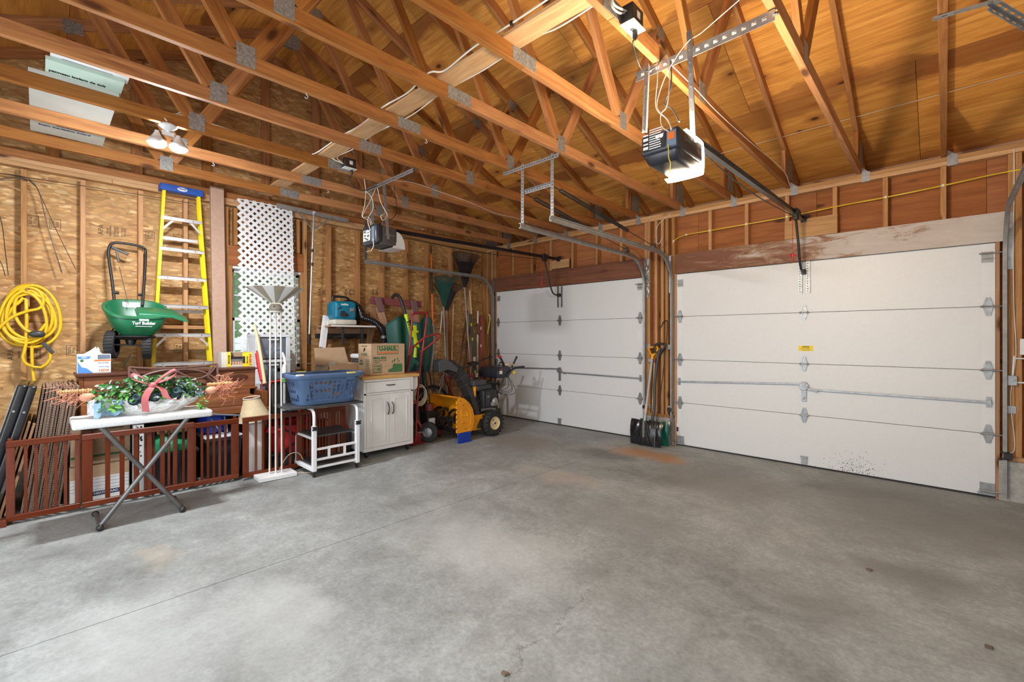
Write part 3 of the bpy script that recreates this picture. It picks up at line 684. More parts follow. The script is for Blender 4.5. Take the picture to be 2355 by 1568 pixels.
# metal truss ties on the front plate
def tie(x, lab):
    m = MB(); m.bb((x + .022, -.0025, PT - .085), (x + .088, -.001, PT + .005)); m.prism([(0, 0), (.06, 0), (.0, .06)], (x + .022, -.002, PT), (1, 0, 0), (0, 0, 1), (0, .002, 0))
    for a in (.035, .055, .075):
        for b in (-.06, -.03): m.disc((x + a, -.003, PT + b), .004, .003, (0, 1, 0), 6)
    return m
m0 = tie(0, ''); 
for i, x in enumerate(TX): 
    o = part(WF, 'truss_tie', MB(Matrix.Translation((x, 0, 0))).add(m0.v, m0.f), 'galv')
# 1x6 runway board laid over the bottom chords, parallel to the front wall
bd = thing('brace_board', 'long flat pine board laid across the truss bottom chords, cables stapled to it', 'board', (2.6, -3.63, PT + .091))
board(bd, 'plank', (.1, -3.655, PT + .101), (2.6, -3.655, PT + .101), .14, .019, 'board_wood'); board(bd, 'plank', (2.6, -3.655, PT + .101), (4.75, -3.63, PT + .101), .14, .019, 'board_wood')
# ------------------------------------------------------------------ outside the window
m = MB(); m.bb((-70, -50, -.6), (-.16, 45, -.5)); struct('ground_outside', m, 'grass_out') ['kind'] = 'structure'
def tree(x, y, h, r, label):
    T = thing('tree', label, 'tree', (x, y, -.5), 0)
    m = MB(); m.tube([(x, y, -.52), (x + .05, y, h * .4), (x, y + .1, h * .8)], [.16, .12, .05], 8); part(T, 'trunk', m, 'bark', smooth=60)
    bm = bmesh.new()
    for k in range(1500):
        a, b = R.uniform(0, 6.28), R.uniform(-.9, 1); q = r * (R.uniform(.55, 1)); c = V((x + q * math.cos(a) * math.sqrt(1 - b * b * .8), y + q * math.sin(a) * math.sqrt(1 - b * b * .8), h * .62 + b * h * .42))
        s = R.uniform(.08, .20); d = V((R.uniform(-1, 1), R.uniform(-1, 1), R.uniform(-1, 1))).normalized(); e = d.orthogonal().normalized(); f = d.cross(e)
        vs = [bm.verts.new(c + e * s * p + f * s * q2 + d * s * .15 * (p * q2)) for p, q2 in ((-1, 0), (-.3, .5), (.6, .45), (1, 0), (.6, -.45), (-.3, -.5))]; bm.faces.new(vs)
    me = bpy.data.meshes.new('foliage'); bm.to_mesh(me); bm.free(); me.materials.append(MATS['foliage'])
    for v_ in me.vertices: v_.co -= V((x, y, -.5))
    o = _link('foliage', me, T, TH[T.name]); o['kind'] = 'stuff'
tree(-3.4, -4.6, 3.4, 1.0, 'leafy tree outside the window, nearest on the left side'); tree(-4.2, -1.6, 3.8, 1.2, 'leafy tree outside the window, seen to the right through the lattice'); tree(-9.5, -2.6, 5.4, 2.3, 'big leafy tree farther off outside the window')
for i_, (tx_, ty_, th_, tr_) in enumerate(((-15, -9.5, 6.0, 2.6), (-15.5, -4.2, 6.4, 2.7), (-14.5, 1.6, 6.0, 2.6), (-13, 6.6, 5.6, 2.4))): tree(tx_, ty_, th_, tr_, 'distant leafy tree in the row beyond the lawn, %s from the left' % ('first', 'second', 'third', 'fourth')[i_])

# ------------------------------------------------------------------ garage doors
def hinge_mesh(end=0):
    m = MB()
    for s in (1, -1):
        m.taper((0, -.003, s * .012), (.062, .006), (0, -.003, s * .078), (.026, .006)) if s > 0 else m.taper((0, -.003, -.078), (.026, .006), (0, -.003, -.012), (.062, .006))
        for q in (-1, 1): m.bar((q * .024, -.008, s * .012), (q * .009, -.007, s * .074), .006, .008, (0, 1, 0))
        m.disc((0, -.007, s * .06), .007, .006, (0, 1, 0), 8); m.disc((0, -.007, s * .03), .006, .006, (0, 1, 0), 8)
    m.tube([(-.04, -.014, 0), (.04, -.014, 0)], .010, 8)
    m.box((0, -.012, 0), (.05, .02, .02))
    if end: m.tube([(-.05, -.022, 0), (.05 + .035, -.022, 0)] if end > 0 else [(.05, -.022, 0), (-.085, -.022, 0)], .006, 8)
    return m
_h = {e: hinge_mesh(e) for e in (0, 1, -1)}; _hm = {}
def put(T, name, key, mb, mat, at, **k):
    if key not in _hm: _hm[key] = mb.mesh(name, mat, **k)
    return _link(name, _hm[key], T, Matrix.Translation(V(at)))
FY = .012
def garage_door(n, x0, x1, label, lz):
    zs = [.012, .532, 1.066, 1.60, 2.13]; xc = (x0 + x1) / 2
    m = MB(); m.bb((x0 + .002, FY + .012, .012), (x1 - .002, FY + .045, 2.128))
    D = struct('door_%d' % n, m, 'door_seam', label)
    for a, b in zip(zs, zs[1:]):
        m = MB(); m.bb((x0, FY, a + .002), (x1, FY + .01, b - .002)); part(D, 'section_panel', m, 'door_white', bevel=.0025, seg=1)
        for e in (x0, x1 - .075):
            m = MB(); m.bb((e, FY - .0016, a + .004), (e + .075, FY, b - .004))
            for k in range(5): m.disc((e + .02 + .02 * (k % 2), FY - .002, a + .07 + .095 * k), .0022, .002, (0, 1, 0), 6)
            part(D, 'end_stile', m, 'white_plastic')
    for z in zs[1:4]:
        for x, e in ((x0 + .04, -1), (xc, 0), (x1 - .04, 1)): put(D, 'hinge', ('h', e), _h[e], 'galv_bright', (x, FY - .0016, z))
    # bottom seal, bottom brackets, top roller brackets
    m = MB(); m.bb((x0, FY - .004, .001), (x1, FY + .03, .014)); part(D, 'bottom_seal', m, 'rubber')
    for x, e in ((x0 + .045, -1), (x1 - .045, 1)):
        m = MB(); m.bb((x - .045, FY - .004, .03), (x + .045, FY - .0016, .12)); m.bb((x - .06, FY - .03, .03), (x + .055, FY - .004, .036)); m.tube([(x - .05, FY - .025, .055), (x + e * .09, FY - .025, .055)], .006, 8)
        for zz in (.055, .1): m.disc((x, FY - .006, zz), .007, .006, (0, 1, 0), 8)
        part(D, 'bottom_bracket', m, 'galv')
        m = MB(); m.bb((x - .035, FY - .004, 1.97), (x + .035, FY - .0016, 2.06)); m.bb((x - .032, FY - .03, 2.0), (x + .032, FY - .004, 2.004)); m.tube([(x - .05, FY - .03, 2.045), (x + e * .09, FY - .03, 2.045)], .006, 8)
        for k in range(4): m.bb((x - .03 + .017 * k, FY - .006, 1.985), (x - .02 + .017 * k, FY - .003, 2.04))
        part(D, 'top_bracket', m, 'galv_dull')
    m = MB(); m.bb((xc - .025, FY - .02, .025), (xc + .025, FY - .002, .10)); m.bb((xc - .035, FY - .022, .095), (xc + .03, FY - .001, .105)); part(D, 'lift_step', m, 'galv')
    # slide lock: two bars, centre handle, keeper plates
    zl, zr = lz; m = MB(); m.bar((x0 + .03, FY - .018, zl[0]), (xc - .02, FY - .018, zl[1]), .012, .018); part(D, 'lock_bar', m, 'galv', bevel=.002)
    m = MB(); m.bar((xc + .03, FY - .018, zr[0]), (x1 - .04, FY - .018, zr[1]), .012, .018); part(D, 'lock_bar', m, 'galv', bevel=.002)
    m = MB(); m.bb((xc - .022, FY - .01, zr[0] - .13), (xc + .022, FY - .001, zr[0] + .075)); m.disc((xc, FY - .022, zr[0] + .03), .042, .02, (0, 1, 0), 16); m.bar((xc, FY - .035, zr[0] + .03), (xc + .12, FY - .035, zr[0] - .015), .012, .014); m.tube([(xc, FY - .04, zr[0] + .03), (xc, FY, zr[0] + .03)], .012, 10); m.lathe([(.016, 0), (.012, .006)], (xc, FY - .012, zr[0] - .095), (0, -1, 0), 10, sx=.5)
    part(D, 'lock_handle', m, 'galv_bright', bevel=.002)
    for x, z in ((x0 + .03, zl[0]), (x1 - .035, zr[1])):
        m = MB(); m.bb((x - .018, FY - .005, z - .045), (x + .018, FY - .001, z + .045)); m.bb((x - .012, FY - .03, z - .018), (x + .012, FY - .005, z + .018)); part(D, 'lock_keeper', m, 'galv')
    # perforated opener bracket strips at the top
    m = MB()
    for q in (-.035, .035):
        m.bb((xc + q - .018, FY - .004, 1.80), (xc + q + .018, FY - .001, 2.13)); m.bb((xc + q + .015, FY - .02, 1.80), (xc + q + .018, FY - .004, 2.13))
    part(D, 'opener_bracket', m, 'galv')
    m = MB()
    for q in (-.039, .031):
        for k in range(12): m.bb((xc + q - .005, FY - .0046, 1.815 + k * .026), (xc + q + .005, FY - .0042, 1.827 + k * .026))
    part(D, 'bracket_hole', m, 'dark_steel')
    return D, xc
D1, X1 = garage_door(1, DL[0], DL[1], 'left white four-section garage door behind the snow blower', (((0.925, 0, 0.828)[2], (1.607, 0, 0.86)[2]), ((1.665, 0, 0.81)[2], (2.978, 0, 0.799)[2])))
D2, X2 = garage_door(2, DR[0], DR[1], 'right white four-section garage door with a yellow notice sticker', (((3.507, 0, 0.794)[2], (4.779, 0, 0.857)[2]), ((4.914, 0, 0.804)[2], (6.168, 0, 0.798)[2])))
p = V((4.847, 0.012, 1.227)); m = MB(); m.bb((p.x - .066, FY - .0012, p.z - .028), (p.x + .066, FY - .0002, p.z + .028)); part(D2, 'notice_sticker', m, 'sticker_yellow')
text(D2, 'NOTICE', (p.x, FY - .0014, p.z + .015), (1, 0, 0), (0, 0, 1), .017, 'ink_black', .0009, .06)
for k in range(3): text(D2, ('AUTOMATIC DOOR OPERATOR USE', 'LOCK MUST BE LEFT UNLOCKED', 'WHEN OPENER IS CONNECTED')[k], (p.x, FY - .0014, p.z - .002 - .009 * k), (1, 0, 0), (0, 0, 1), .0075, 'ink_brown', 0, .10 - .015 * k)
p = V((3.474, 0.012, 0.205)); m = MB(); m.bb((p.x - .024, FY - .0032, p.z - .07), (p.x + .024, FY - .002, p.z + .07)); part(D2, 'data_label', m, 'white_plastic')
m = MB()
m.bb((p.x - .02, FY - .0036, p.z - .035), (p.x + .02, FY - .0032, p.z + .02)); part(D2, 'data_label_print', m, 'ink_navy')
# splash of dirt and hanging-dirt smudges: fine specks on the bottom section
m = MB(); q = V((5.243, 0.012, 0.054))
for k in range(150):
    a = R.gauss(0, .11); b = abs(R.gauss(0, .085)) - .04; s = R.uniform(.0012, .0035); m.bb((q.x + a - s, FY - .0007, q.z + b - s), (q.x + a + s, FY - .0001, q.z + b + s))
o = part(D2, 'dirt_speck', m, 'ink_black'); o['kind'] = 'stuff'

# ------------------------------------------------------------------ door tracks
def track_path(yend=-2.44): return [V((0, -.035, .03)), V((0, -.035, 1.0)), V((0, -.035, 1.97))] + [V((0, q.y, q.z)) for q in arc((0, -.41, 1.99), .375, 6, 90, 9, (0, 1, 0), (0, 0, 1))] + [V((0, -1.2, 2.367)), V((0, yend, 2.37))]
def channel(m, path, x, side):
    prof = [(.0, -.026), (.022, -.024), (.026, -.010), (.026, .010), (.022, .024), (.0, .026), (.0, .018), (.016, .016), (.019, .006), (.019, -.006), (.016, -.016), (.0, -.018)]
    rings = []
    for i, q in enumerate(path):
        t = (path[min(i + 1, len(path) - 1)] - path[max(i - 1, 0)]).normalized(); n = V((1, 0, 0)).cross(t)
        rings.append([V((x, 0, 0)) + q + V((1, 0, 0)) * (a * side) + n * b for a, b in prof])
    m.loft(rings)
def track(label, x, side, brackets):
    T = thing('door_track', label, 'door track', (x, -.035, .0))
    m = MB(); channel(m, track_path(), x, side); part(T, 'rail', m, 'galv_dull', smooth=40)
    for z in brackets:
        m = MB(); m.bb((x + side * .012, -.036, z - .03), (x + side * .016, -.002, z + .03)); m.bb((x + side * .012, -.006, z - .03), (x + side * .075, -.002, z + .03)); m.disc((x + side * .05, -.008, z), .007, .006, (0, 1, 0), 8); part(T, 'wall_bracket', m, 'galv')
    m = MB(); m.bb((x + side * .014, -.05, 1.92), (x + side * .018, -.002, 2.36)); m.bb((x + side * .016, -.007, 1.90), (x + side * .06, -.003, 2.37)); part(T, 'flag_bracket', m, 'galv')
    return T
t1 = track('left-hand track of the left garage door, next to the leaning rakes', .222, -1, (.6, 1.35))
t2 = track('right-hand track of the left garage door, left of the middle post', 3.052, 1, (.45, 1.22))
t3 = track('left-hand track of the right garage door, right of the middle post', 3.438, -1, (.45, 1.22))
t4 = track('right-hand track of the right garage door, at the picture edge', 6.236, 1, (.75, .25))
m = MB(); m.bar((.20, -2.42, 2.36), (.20, -2.42, 2.925), .004, .035, (0, 1, 0)); m.bar((.18, -2.42, 2.36), (.18, -2.42, 2.925), .03, .004, (0, 1, 0)); part(t1, 'hanger', m, 'grey_steel')
def perforated(m, p0, p1, w, up, th=.003, pitch=.03):
    """slotted angle-iron leg: flat strip made of rungs between two edges so that the slots are open"""
    p0, p1 = V(p0), V(p1); d = (p1 - p0); l = d.length; d.normalize(); n = V(up).normalized(); s = n.cross(d).normalized()
    for q in (-1, 1): m.bar(p0 + s * q * w * .33, p1 + s * q * w * .33, w * .34, th, up)
    k = max(2, int(l / pitch))
    for i in range(k): a = p0 + d * (l * (i + .5) / k); m.bar(a - d * pitch * .27, a + d * pitch * .27, w * .34, th, up)
def angle(m, p0, p1, w, n1, n2, pitch=.03):
    """slotted L-profile: two legs with normals n1, n2 meeting along the p0-p1 edge"""
    p0, p1 = V(p0), V(p1); n1, n2 = V(n1).normalized(), V(n2).normalized()
    perforated(m, p0 + n2 * w / 2, p1 + n2 * w / 2, w, n1, pitch=pitch); perforated(m, p0 + n1 * w / 2, p1 + n1 * w / 2, w, n2, pitch=pitch)
# hanging frame between the two middle tracks, with two extension springs
fr = thing('track_hanger', 'slotted steel hanger frame between the two middle door tracks, holding two springs', 'hanger', (3.24, -2.41, 2.36))
for x in (3.055, 3.405):
    m = MB(); angle(m, (x, -2.41, 2.36), (x, -2.41, 2.945), .032, (0, 1, 0), (1, 0, 0)); part(fr, 'post', m, 'galv')
m = MB(); angle(m, (2.83, -2.42, 2.922), (3.50, -2.42, 2.922), .034, (0, 0, -1), (0, 1, 0)); part(fr, 'top_bar', m, 'galv')
m = MB(); angle(m, (3.06, -2.40, 2.69), (3.43, -2.40, 2.69), .030, (0, 0, -1), (0, -1, 0)); part(fr, 'cross_bar', m, 'galv')
def spring(T, a, b, lab):
    a, b = V(a), V(b); d = (b - a); l = d.length; d.normalize(); u = d.orthogonal().normalized(); w = d.cross(u)
    m = MB(); n = 92; pts = []
    for i in range(n * 8 + 1): k = i / 8; ang = 2 * math.pi * k; pts.append(a + d * (l * (.06 + .62 * k / n)) + (u * math.cos(ang) + w * math.sin(ang)) * .017)
    m.tube(pts, .0033, 4); m.tube([a, a + d * l * .065], .004, 6); m.tube([a + d * l * .67, b], .004, 6)
    part(T, 'spring', m, 'dark_steel', smooth=60)
    m = MB(); m.disc(b, .042, .016, (1, 0, 0), 18); m.disc(b, .028, .022, (1, 0, 0), 14); m.bar(b, b + d * .07, .004, .03, (0, 0, 1)); part(T, 'pulley', m, 'grey_steel', smooth=40)
    m = MB(); m.tube(spline([b + V((0, .03, .03)), b + V((0, .25, .02)), V((b.x, -.03, 2.28))], 4), .0018, 5); m.tube(spline([b + V((0, -.0, -.04)), b + V((-.0, .2, -.1)), V((b.x, -.03, 2.1))], 4), .0018, 5); part(T, 'cable', m, 'dark_steel')
spring(fr, (3.09, -2.368, 2.667), (3.09, -0.539, 2.406), ''); spring(fr, (3.4, -2.389, 2.675), (3.4, -0.447, 2.419), '')
# hanger of the far right track
hr = thing('track_hanger', 'slotted steel straps hanging the far right track, top right corner of the picture', 'hanger', (6.1, -2.45, 2.9))
m = MB(); perforated(m, (5.848, -2.437, 2.918), (6.064, -2.399, 2.918), .034, (0, 0, 1), pitch=.042); part(hr, 'strap', m, 'galv')
m = MB(); angle(m, (6.035, -2.413, 2.913), (6.274, -2.046, 2.8), .036, (0, 0, -1), (1, 0, 0), pitch=.042); part(hr, 'strap', m, 'galv')
m = MB(); m.bar((6.236, -2.0, 2.40), (6.236, -2.02, 2.80), .03, .003, (1, 0, 0)); part(hr, 'strap', m, 'galv')

# ------------------------------------------------------------------ door openers
def rail_and_arm(T, xc, y0, zr0, zr1, drop):
    e = V((xc, -.02, zr1)); s = V((xc, y0, zr0)); m = MB(); m.bar(s, e, .010, .038); m.bar(s + V((0, 0, -.017)), e + V((0, 0, -.017)), .036, .005); m.bar(s + V((0, 0, .018)), e + V((0, 0, .018)), .030, .005); part(T, 'rail', m, 'black_gloss')
    m = MB(); m.box(e + V((0, 0, -.0)), (.05, .03, .06)); m.tube([e + V((-.03, -.0, .01)), e + V((.03, 0, .01))], .012, 8); m.bb((xc - .04, -.016, zr1 - .05), (xc + .04, -.012, zr1 + .05)); part(T, 'rail_mount', m, 'dark_steel')
    m = MB(); m.tube(spline([s + V((0, 0, -.03)), s * .6 + e * .4 + V((0, 0, -.085)), e + V((0, -.3, -.045))], 8), .0045, 6); part(T, 'drive_chain', m, 'dark_steel')
    ty = -.36; z = zr1; m = MB(); m.box((xc, ty, z), (.065, .12, .055)); m.box((xc, ty, z - .04), (.04, .08, .06)); m.box((xc, ty, z + .03), (.03, .05, .03)); part(T, 'trolley', m, 'black_plastic', bevel=.006)
    m = MB(); m.tube([(xc, ty, z - .06), (xc + .002, ty + .10, z - .30), (xc + .003, ty + .13, z - .42)] + spline([(xc + .003, ty + .13, z - .42), (xc + .004, ty + .19, z - .52), (xc + .004, ty + .26, z - .545), (xc + .004, FY - .03, z - .545)], 4), .0115, 8); part(T, 'arm', m, 'dark_steel', smooth=50)
    m = MB(); m.box((xc, FY - .03, z - .545), (.04, .05, .05)); part(T, 'arm_pivot', m, 'dark_steel', bevel=.005)
    m = MB(); m.tube([(xc - .02, ty - .04, z - .06), (xc - .02, ty - .04, z - .06 - drop)], .0028, 6); part(T, 'pull_cord', m, 'red_plastic', label='thin red release cord')
    b = V((xc - .02, ty - .04, z - .06 - drop)); m = MB(); m.tube([b + V((-.036, 0, 0)), b + V((.036, 0, 0))], [.007, .007], 8); m.tube([b + V((0, 0, .02)), b + V((.0, 0, -.03))], [.012, .007], 8); m.tube(spline([b + V((0, 0, -.02)), b + V((.01, 0, -.05)), b + V((-.01, .0, -.08))], 3), .004, 6); part(T, 'pull_handle', m, 'red_plastic', smooth=60)
# right-hand opener, its lamp is on
OR_ = thing('garage_door_opener', 'black garage door opener of the right-hand door, its lamp lit', 'door opener', (4.83, -3.13, 2.34))
x0, x1, yb, yf = 4.728, 4.935, -3.30, -2.985; zt, zb, zl_ = (4.937, -3.3, 2.403)[2], (4.937, -3.3, 2.291)[2], (4.937, -3.3, 2.291)[2] - .045
m = MB(); m.bb((x0, yb, zb), (x1, yf, zt)); hs = part(OR_, 'housing', m, 'navy_black', smooth=40, bevel=.02, seg=4)
m = MB(); m.taper(((x0 + x1) / 2, -3.115, zl_), (.16, .30), ((x0 + x1) / 2, -3.125, zb + .012), (.20, .335)); part(OR_, 'lower_housing', m, 'navy_black', smooth=40, bevel=.02, seg=3)
m = MB(); prof = [(-.035, -.002), (-.01, -.008), (.010, -.010), (.022, .005), (.028, .04), (.028, .10), (.022, .135), (.008, .158), (-.03, .162), (-.21, .162)]; rings = []  # glow continued over the housing top, added to brighten the roof deck
for k in range(13):
    e_ = 1 - .35 * (2 * k / 12 - 1) ** 4; rings.append([V((x0 + .004 + (x1 - x0 - .008) * k / 12, yf + a * (e_ if a > 0 else 1), zl_ + b + .010 * (1 - e_))) for a, b in prof])
m.loft(rings, cap=False, closed=False); part(OR_, 'lamp_lens', m, 'opener_lens_lit', smooth=60, sol=-.004, label='glowing curved lamp lens with a top strip added to light the roof')
m = MB(); m.bb((x0 + .012, yb - .0012, zb + .02), (x0 + .135, yb - .0002, zt - .02)); part(OR_, 'warning_label', m, 'ink_black')
m = MB()
for k in range(9): m.bb((x0 + .05, yb - .002, zb + .026 + k * .012), (x0 + R.uniform(.10, .13), yb - .0012, zb + .031 + k * .012))
for a, b in ((.03, .045), (.055, .062), (.075, .09), (.1, .108)): m.bb((x0 + .016, yb - .002, zb + a), (x0 + .044, yb - .0012, zb + b))
for q in (.095, .116): m.disc((x0 + q, yb - .002, zt - .032), .0105, .0015, (0, 1, 0), 16)
part(OR_, 'label_print', m, 'ink_white')
m = MB(); m.bb((x0 + .145, yb - .004, zb + .015), (x1 - .012, yb - .0002, zt - .02)); part(OR_, 'control_panel', m, 'panel_blue', bevel=.002)
m = MB(); m.bb((x0 + .152, yb - .006, zt - .065), (x1 - .02, yb - .003, zt - .03)); part(OR_, 'terminal_block', m, 'orange_plastic')
text(OR_, 'CHAMBERLAIN', (x1 + .0006, (yb + yf) / 2 + .02, zt - .05), (0, 1, 0), (0, 0, 1), .032, 'grey_steel', .0006, .23)
m = MB(); m.tube(spline([(x1 - .05, -3.31, zb + .02), (x1 - .045, -3.315, zb - .05), (x1 - .043, -3.3, zl_ - .03), (x1 - .05, -3.3, zl_ - .09)], 5), .0022, 6); part(OR_, 'antenna_wire', m, 'yellow_cable')
rail_and_arm(OR_, 4.835, -2.97, 2.49, 2.565, .36)
m = MB(); angle(m, (4.557, -3.036, 2.918), (5.301, -3.057, 2.918), .055, (0, 0, -1), (0, 1, 0), pitch=.045); part(OR_, 'hanger_bar', m, 'galv_bright')
ya = (4.942, -3.202, 2.9)[1]
for a, b in (((4.652, -3.08, 2.906), (4.646, -3.1, 2.514)), ((4.907, -3.11, 2.968), (4.93, -3.11, 2.369))):
    m = MB(); m.bar(a, b, .026, .0035, (.25, -1, 0)); m.bar(V(a) + V((.013, 0, 0)), V(b) + V((.013, 0, 0)), .0035, .026, (.25, -1, 0))
    A, B = V(a), V(b)
    for k in range(9): q = A.lerp(B, (k + .5) / 9); m.disc(q + V((0, -.003, 0)), .005, .003, (0, 1, 0), 6)
    part(OR_, 'hanger_strap', m, 'galv_bright')
for pts in ([(5.154, -3.1, 3.012), (5.088, -3.1, 2.985), (4.967, -3.1, 2.936), (4.897, -3.12, 2.903), (4.83, -3.2, 2.746), (4.798, -3.25, 2.589), (4.83, -3.3, 2.503), (4.881, -3.31, 2.438), (4.906, -3.315, 2.378)],
            [(4.747, -3.15, 2.884), (4.774, -3.2, 2.733), (4.789, -3.25, 2.558), (4.865, -3.3, 2.457), (4.894, -3.315, 2.41), (4.901, -3.315, 2.375)],
            [(4.793, -3.12, 2.883), (4.842, -3.2, 2.73), (4.865, -3.28, 2.531), (4.841, -3.3, 2.483), (4.853, -3.315, 2.412), (4.89, -3.315, 2.372)]):
    m = MB(); m.tube(spline(pts, 6), .0024, 6); part(OR_, 'wire', m, 'cable_white', smooth=60)
m = MB(); m.tube(spline([(4.804, -3.1, 2.859), (4.804, -3.1, 2.715), (4.766, -3.1, 2.638), (4.809, -3.1, 2.594), (4.872, -3.15, 2.485)], 6), .004, 6); part(OR_, 'power_cord', m, 'black_plastic', smooth=60)
# left-hand opener
OL = thing('garage_door_opener', 'dark grey garage door opener of the left-hand door with a frosted lens', 'door opener', (1.62, -2.97, 2.4))
x0, x1, yb, yf = 1.44, 1.735, -3.14, -2.90; zt, zb = (1.735, -3.126, 2.494)[2], (1.735, -3.116, 2.293)[2]
m = MB(); m.bb((x0 + .01, yb + .05, zb), (x1 - .004, yf, zt - .01)); part(OL, 'housing', m, 'grey_brown_plastic', smooth=40, bevel=.012, seg=3)
m = MB(); m.bb((x0, yb, zb + .005), (x1, yb + .09, zt + .012)); part(OL, 'end_cover', m, 'navy_black', smooth=40, bevel=.03, seg=4)
m = MB(); rings = []
for i in range(9):
    a = math.pi * i / 8 * .5; rings.append([V((x0 + .012 + (x1 - .02 - x0) * k / 10, yf + .10 * math.cos(a), zb - .012 + (zt - zb) * .82 * math.sin(a) * (1.0))) for k in range(11)])
rings = [[V((p.x, yf - .05, zb - .014)) for p in rings[0]]] + rings
m.loft(rings, cap=False, closed=False)
for s in (0, 10): m.add([r_[s] for r_ in rings] + [V((rings[0][s].x, yf, zb + .05))], [(i, i + 1, len(rings)) for i in range(len(rings) - 1)])
part(OL, 'lamp_lens', m, 'opener_lens_off', smooth=50, sol=-.003)
m = MB(); m.bb((x0 + .035, yb - .0014, zb + .05), (x0 + .175, yb - .0002, zt - .04)); part(OL, 'warning_label', m, 'ink_white')
m = MB()
for k in range(34): a, b = x0 + .038 + R.uniform(0, .10), zb + .052 + (zt - zb - .10) * R.random(); m.bb((a, yb - .002, b), (a + R.uniform(.008, .034), yb - .0014, b + .007))
part(OL, 'label_print', m, 'ink_black')
m = MB(); m.bb((x0 + .205, yb - .004, zb + .03), (x1 - .03, yb, zt - .02)); part(OL, 'control_panel', m, 'panel_blue', bevel=.002)
text(OL, 'CHAMBERLAIN', (x1 - .0032, yb + .155, zt - .095), (0, 1, 0), (0, 0, 1), .026, 'galv', .0004, .115)
m = MB(); m.tube([(x1 - .03, -3.06, zt), (x1 - .03, -3.05, zt + .03), (x1 - .03, -2.97, zt + .03), (x1 - .03, -2.96, zt)], .005, 6); part(OL, 'handle_bracket', m, 'galv')
rail_and_arm(OL, 1.64, -2.92, 2.475, 2.53, .34)
m = MB(); angle(m, (1.4, -3.088, 2.918), (2.315, -3.091, 2.918), .04, (0, 0, -1), (0, 1, 0), pitch=.03); part(OL, 'hanger_bar', m, 'galv')
for a, b in (((1.72, -3.058, 3.081), (1.735, -3.002, 2.355)), ((1.5, -3.073, 2.885), (1.44, -3.009, 2.539))):
    m = MB(); m.bar(a, b, .004, .032, (0, 1, 0)); m.bar(V(a) + V((-.015, .015, 0)), V(b) + V((-.015, .015, 0)), .03, .004, (0, 1, 0)); part(OL, 'hanger_strap', m, 'galv')
for pts in ([(1.6, -3.205, 3.01), (1.6, -3.181, 2.838), (1.6, -3.196, 2.679), (1.6, -3.22, 2.572), (1.6, -3.143, 2.546), (1.6, -3.123, 2.491), (1.62, -3.149, 2.43)], [(1.6, -3.059, 2.912), (1.6, -3.138, 2.736), (1.6, -3.215, 2.577), (1.6, -3.147, 2.577), (1.6, -3.108, 2.517)],
            [(1.62, -3.187, 2.832), (1.62, -3.124, 2.779), (1.62, -3.11, 2.67), (1.62, -3.168, 2.547), (1.64, -3.15, 2.435)], [(1.75, -3.134, 2.85), (1.75, -3.095, 2.714), (1.76, -3.032, 2.605), (1.76, -3.037, 2.569), (1.76, -3.081, 2.534), (1.76, -3.101, 2.57), (1.76, -3.072, 2.593)],
            [(1.745, -3.18, 2.335), (1.745, -3.175, 2.261), (1.745, -3.203, 2.209), (1.745, -3.25, 2.19)]):
    m = MB(); m.tube(spline(pts, 6), .0035, 6); part(OL, 'wire', m, 'cable_white', smooth=60)
m = MB(); m.tube(spline([(1.7, -2.914, 3.006), (1.7, -2.908, 2.879), (1.7, -2.877, 2.702), (1.7, -2.919, 2.602), (1.68, -3.009, 2.543), (1.65, -3.067, 2.515)], 6), .004, 6); part(OL, 'power_cord', m, 'black_plastic', smooth=60)
# ------------------------------------------------------------------ outlets on the trusses
def outlet(c, label, cord, wires, s=1.0):
    c = V(c); T = thing('outlet_box', label, 'outlet', c)
    m = MB(); m.bb(c + V((0, -.055, -.005)), c + V((.06, .055, .085))); part(T, 'box', m, 'dark_steel', bevel=.004)
    m = MB(); m.bb(c + V((-.008, -.062, -.012)), c + V((.07, .062, -.006))); part(T, 'cover_plate', m, 'white_plastic', bevel=.002)
    for q in (-.022, .022):
        m = MB(); m.disc(c + V((.031, q, -.013)), .016, .003, (0, 0, 1), 14); part(T, 'receptacle', m, 'cable_white')
    m = MB(); m.bb(c + V((.0605, -.012, .025)), c + V((.0612, .02, .06))); part(T, 'box_label', m, 'ink_white')
    m = MB(); m.lathe([(.013, 0), (.014, -.03), (.006, -.05)], c + V((.031, .022, -.014)), (0, 0, 1), 10); part(T, 'plug', m, 'black_plastic', smooth=40)
    m = MB(); m.tube(spline([c + V((.031, .022, -.06))] + [V(q) for q in cord], 6), .0042, 7); part(T, 'cord', m, 'black_plastic', smooth=60)
    for w in wires:
        m = MB(); m.tube(spline(w, 6), .005, 6, flat=.6); part(T, 'cable', m, 'cable_white', smooth=60)
outlet((4.715, -3.414, 2.922), 'dark outlet box with a white plate on a truss beside the right-hand opener', [(4.712, -3.35, 2.878), (4.694, -3.25, 2.815), (4.68, -3.15, 2.83), (4.73, -3.12, 2.852), (4.793, -3.12, 2.902)],
       [[(4.74, -3.419, 2.988), (4.74, -3.505, 2.96), (4.74, -3.586, 2.943), (4.74, -3.602, 2.986)], [(4.73, -3.419, 2.997), (4.73, -3.517, 2.942), (4.73, -3.586, 2.94), (4.73, -3.57, 3.003)]])
outlet((1.735, -3.44, 2.965), 'dark outlet box with a white plate on a truss near the left-hand opener', [(1.76, -3.439, 2.859), (1.75, -3.381, 2.8), (1.7, -3.25, 2.808), (1.65, -3.067, 2.921)],
       [[(1.75, -3.491, 2.997), (1.75, -3.576, 3.006), (1.75, -3.63, 3.035)]])
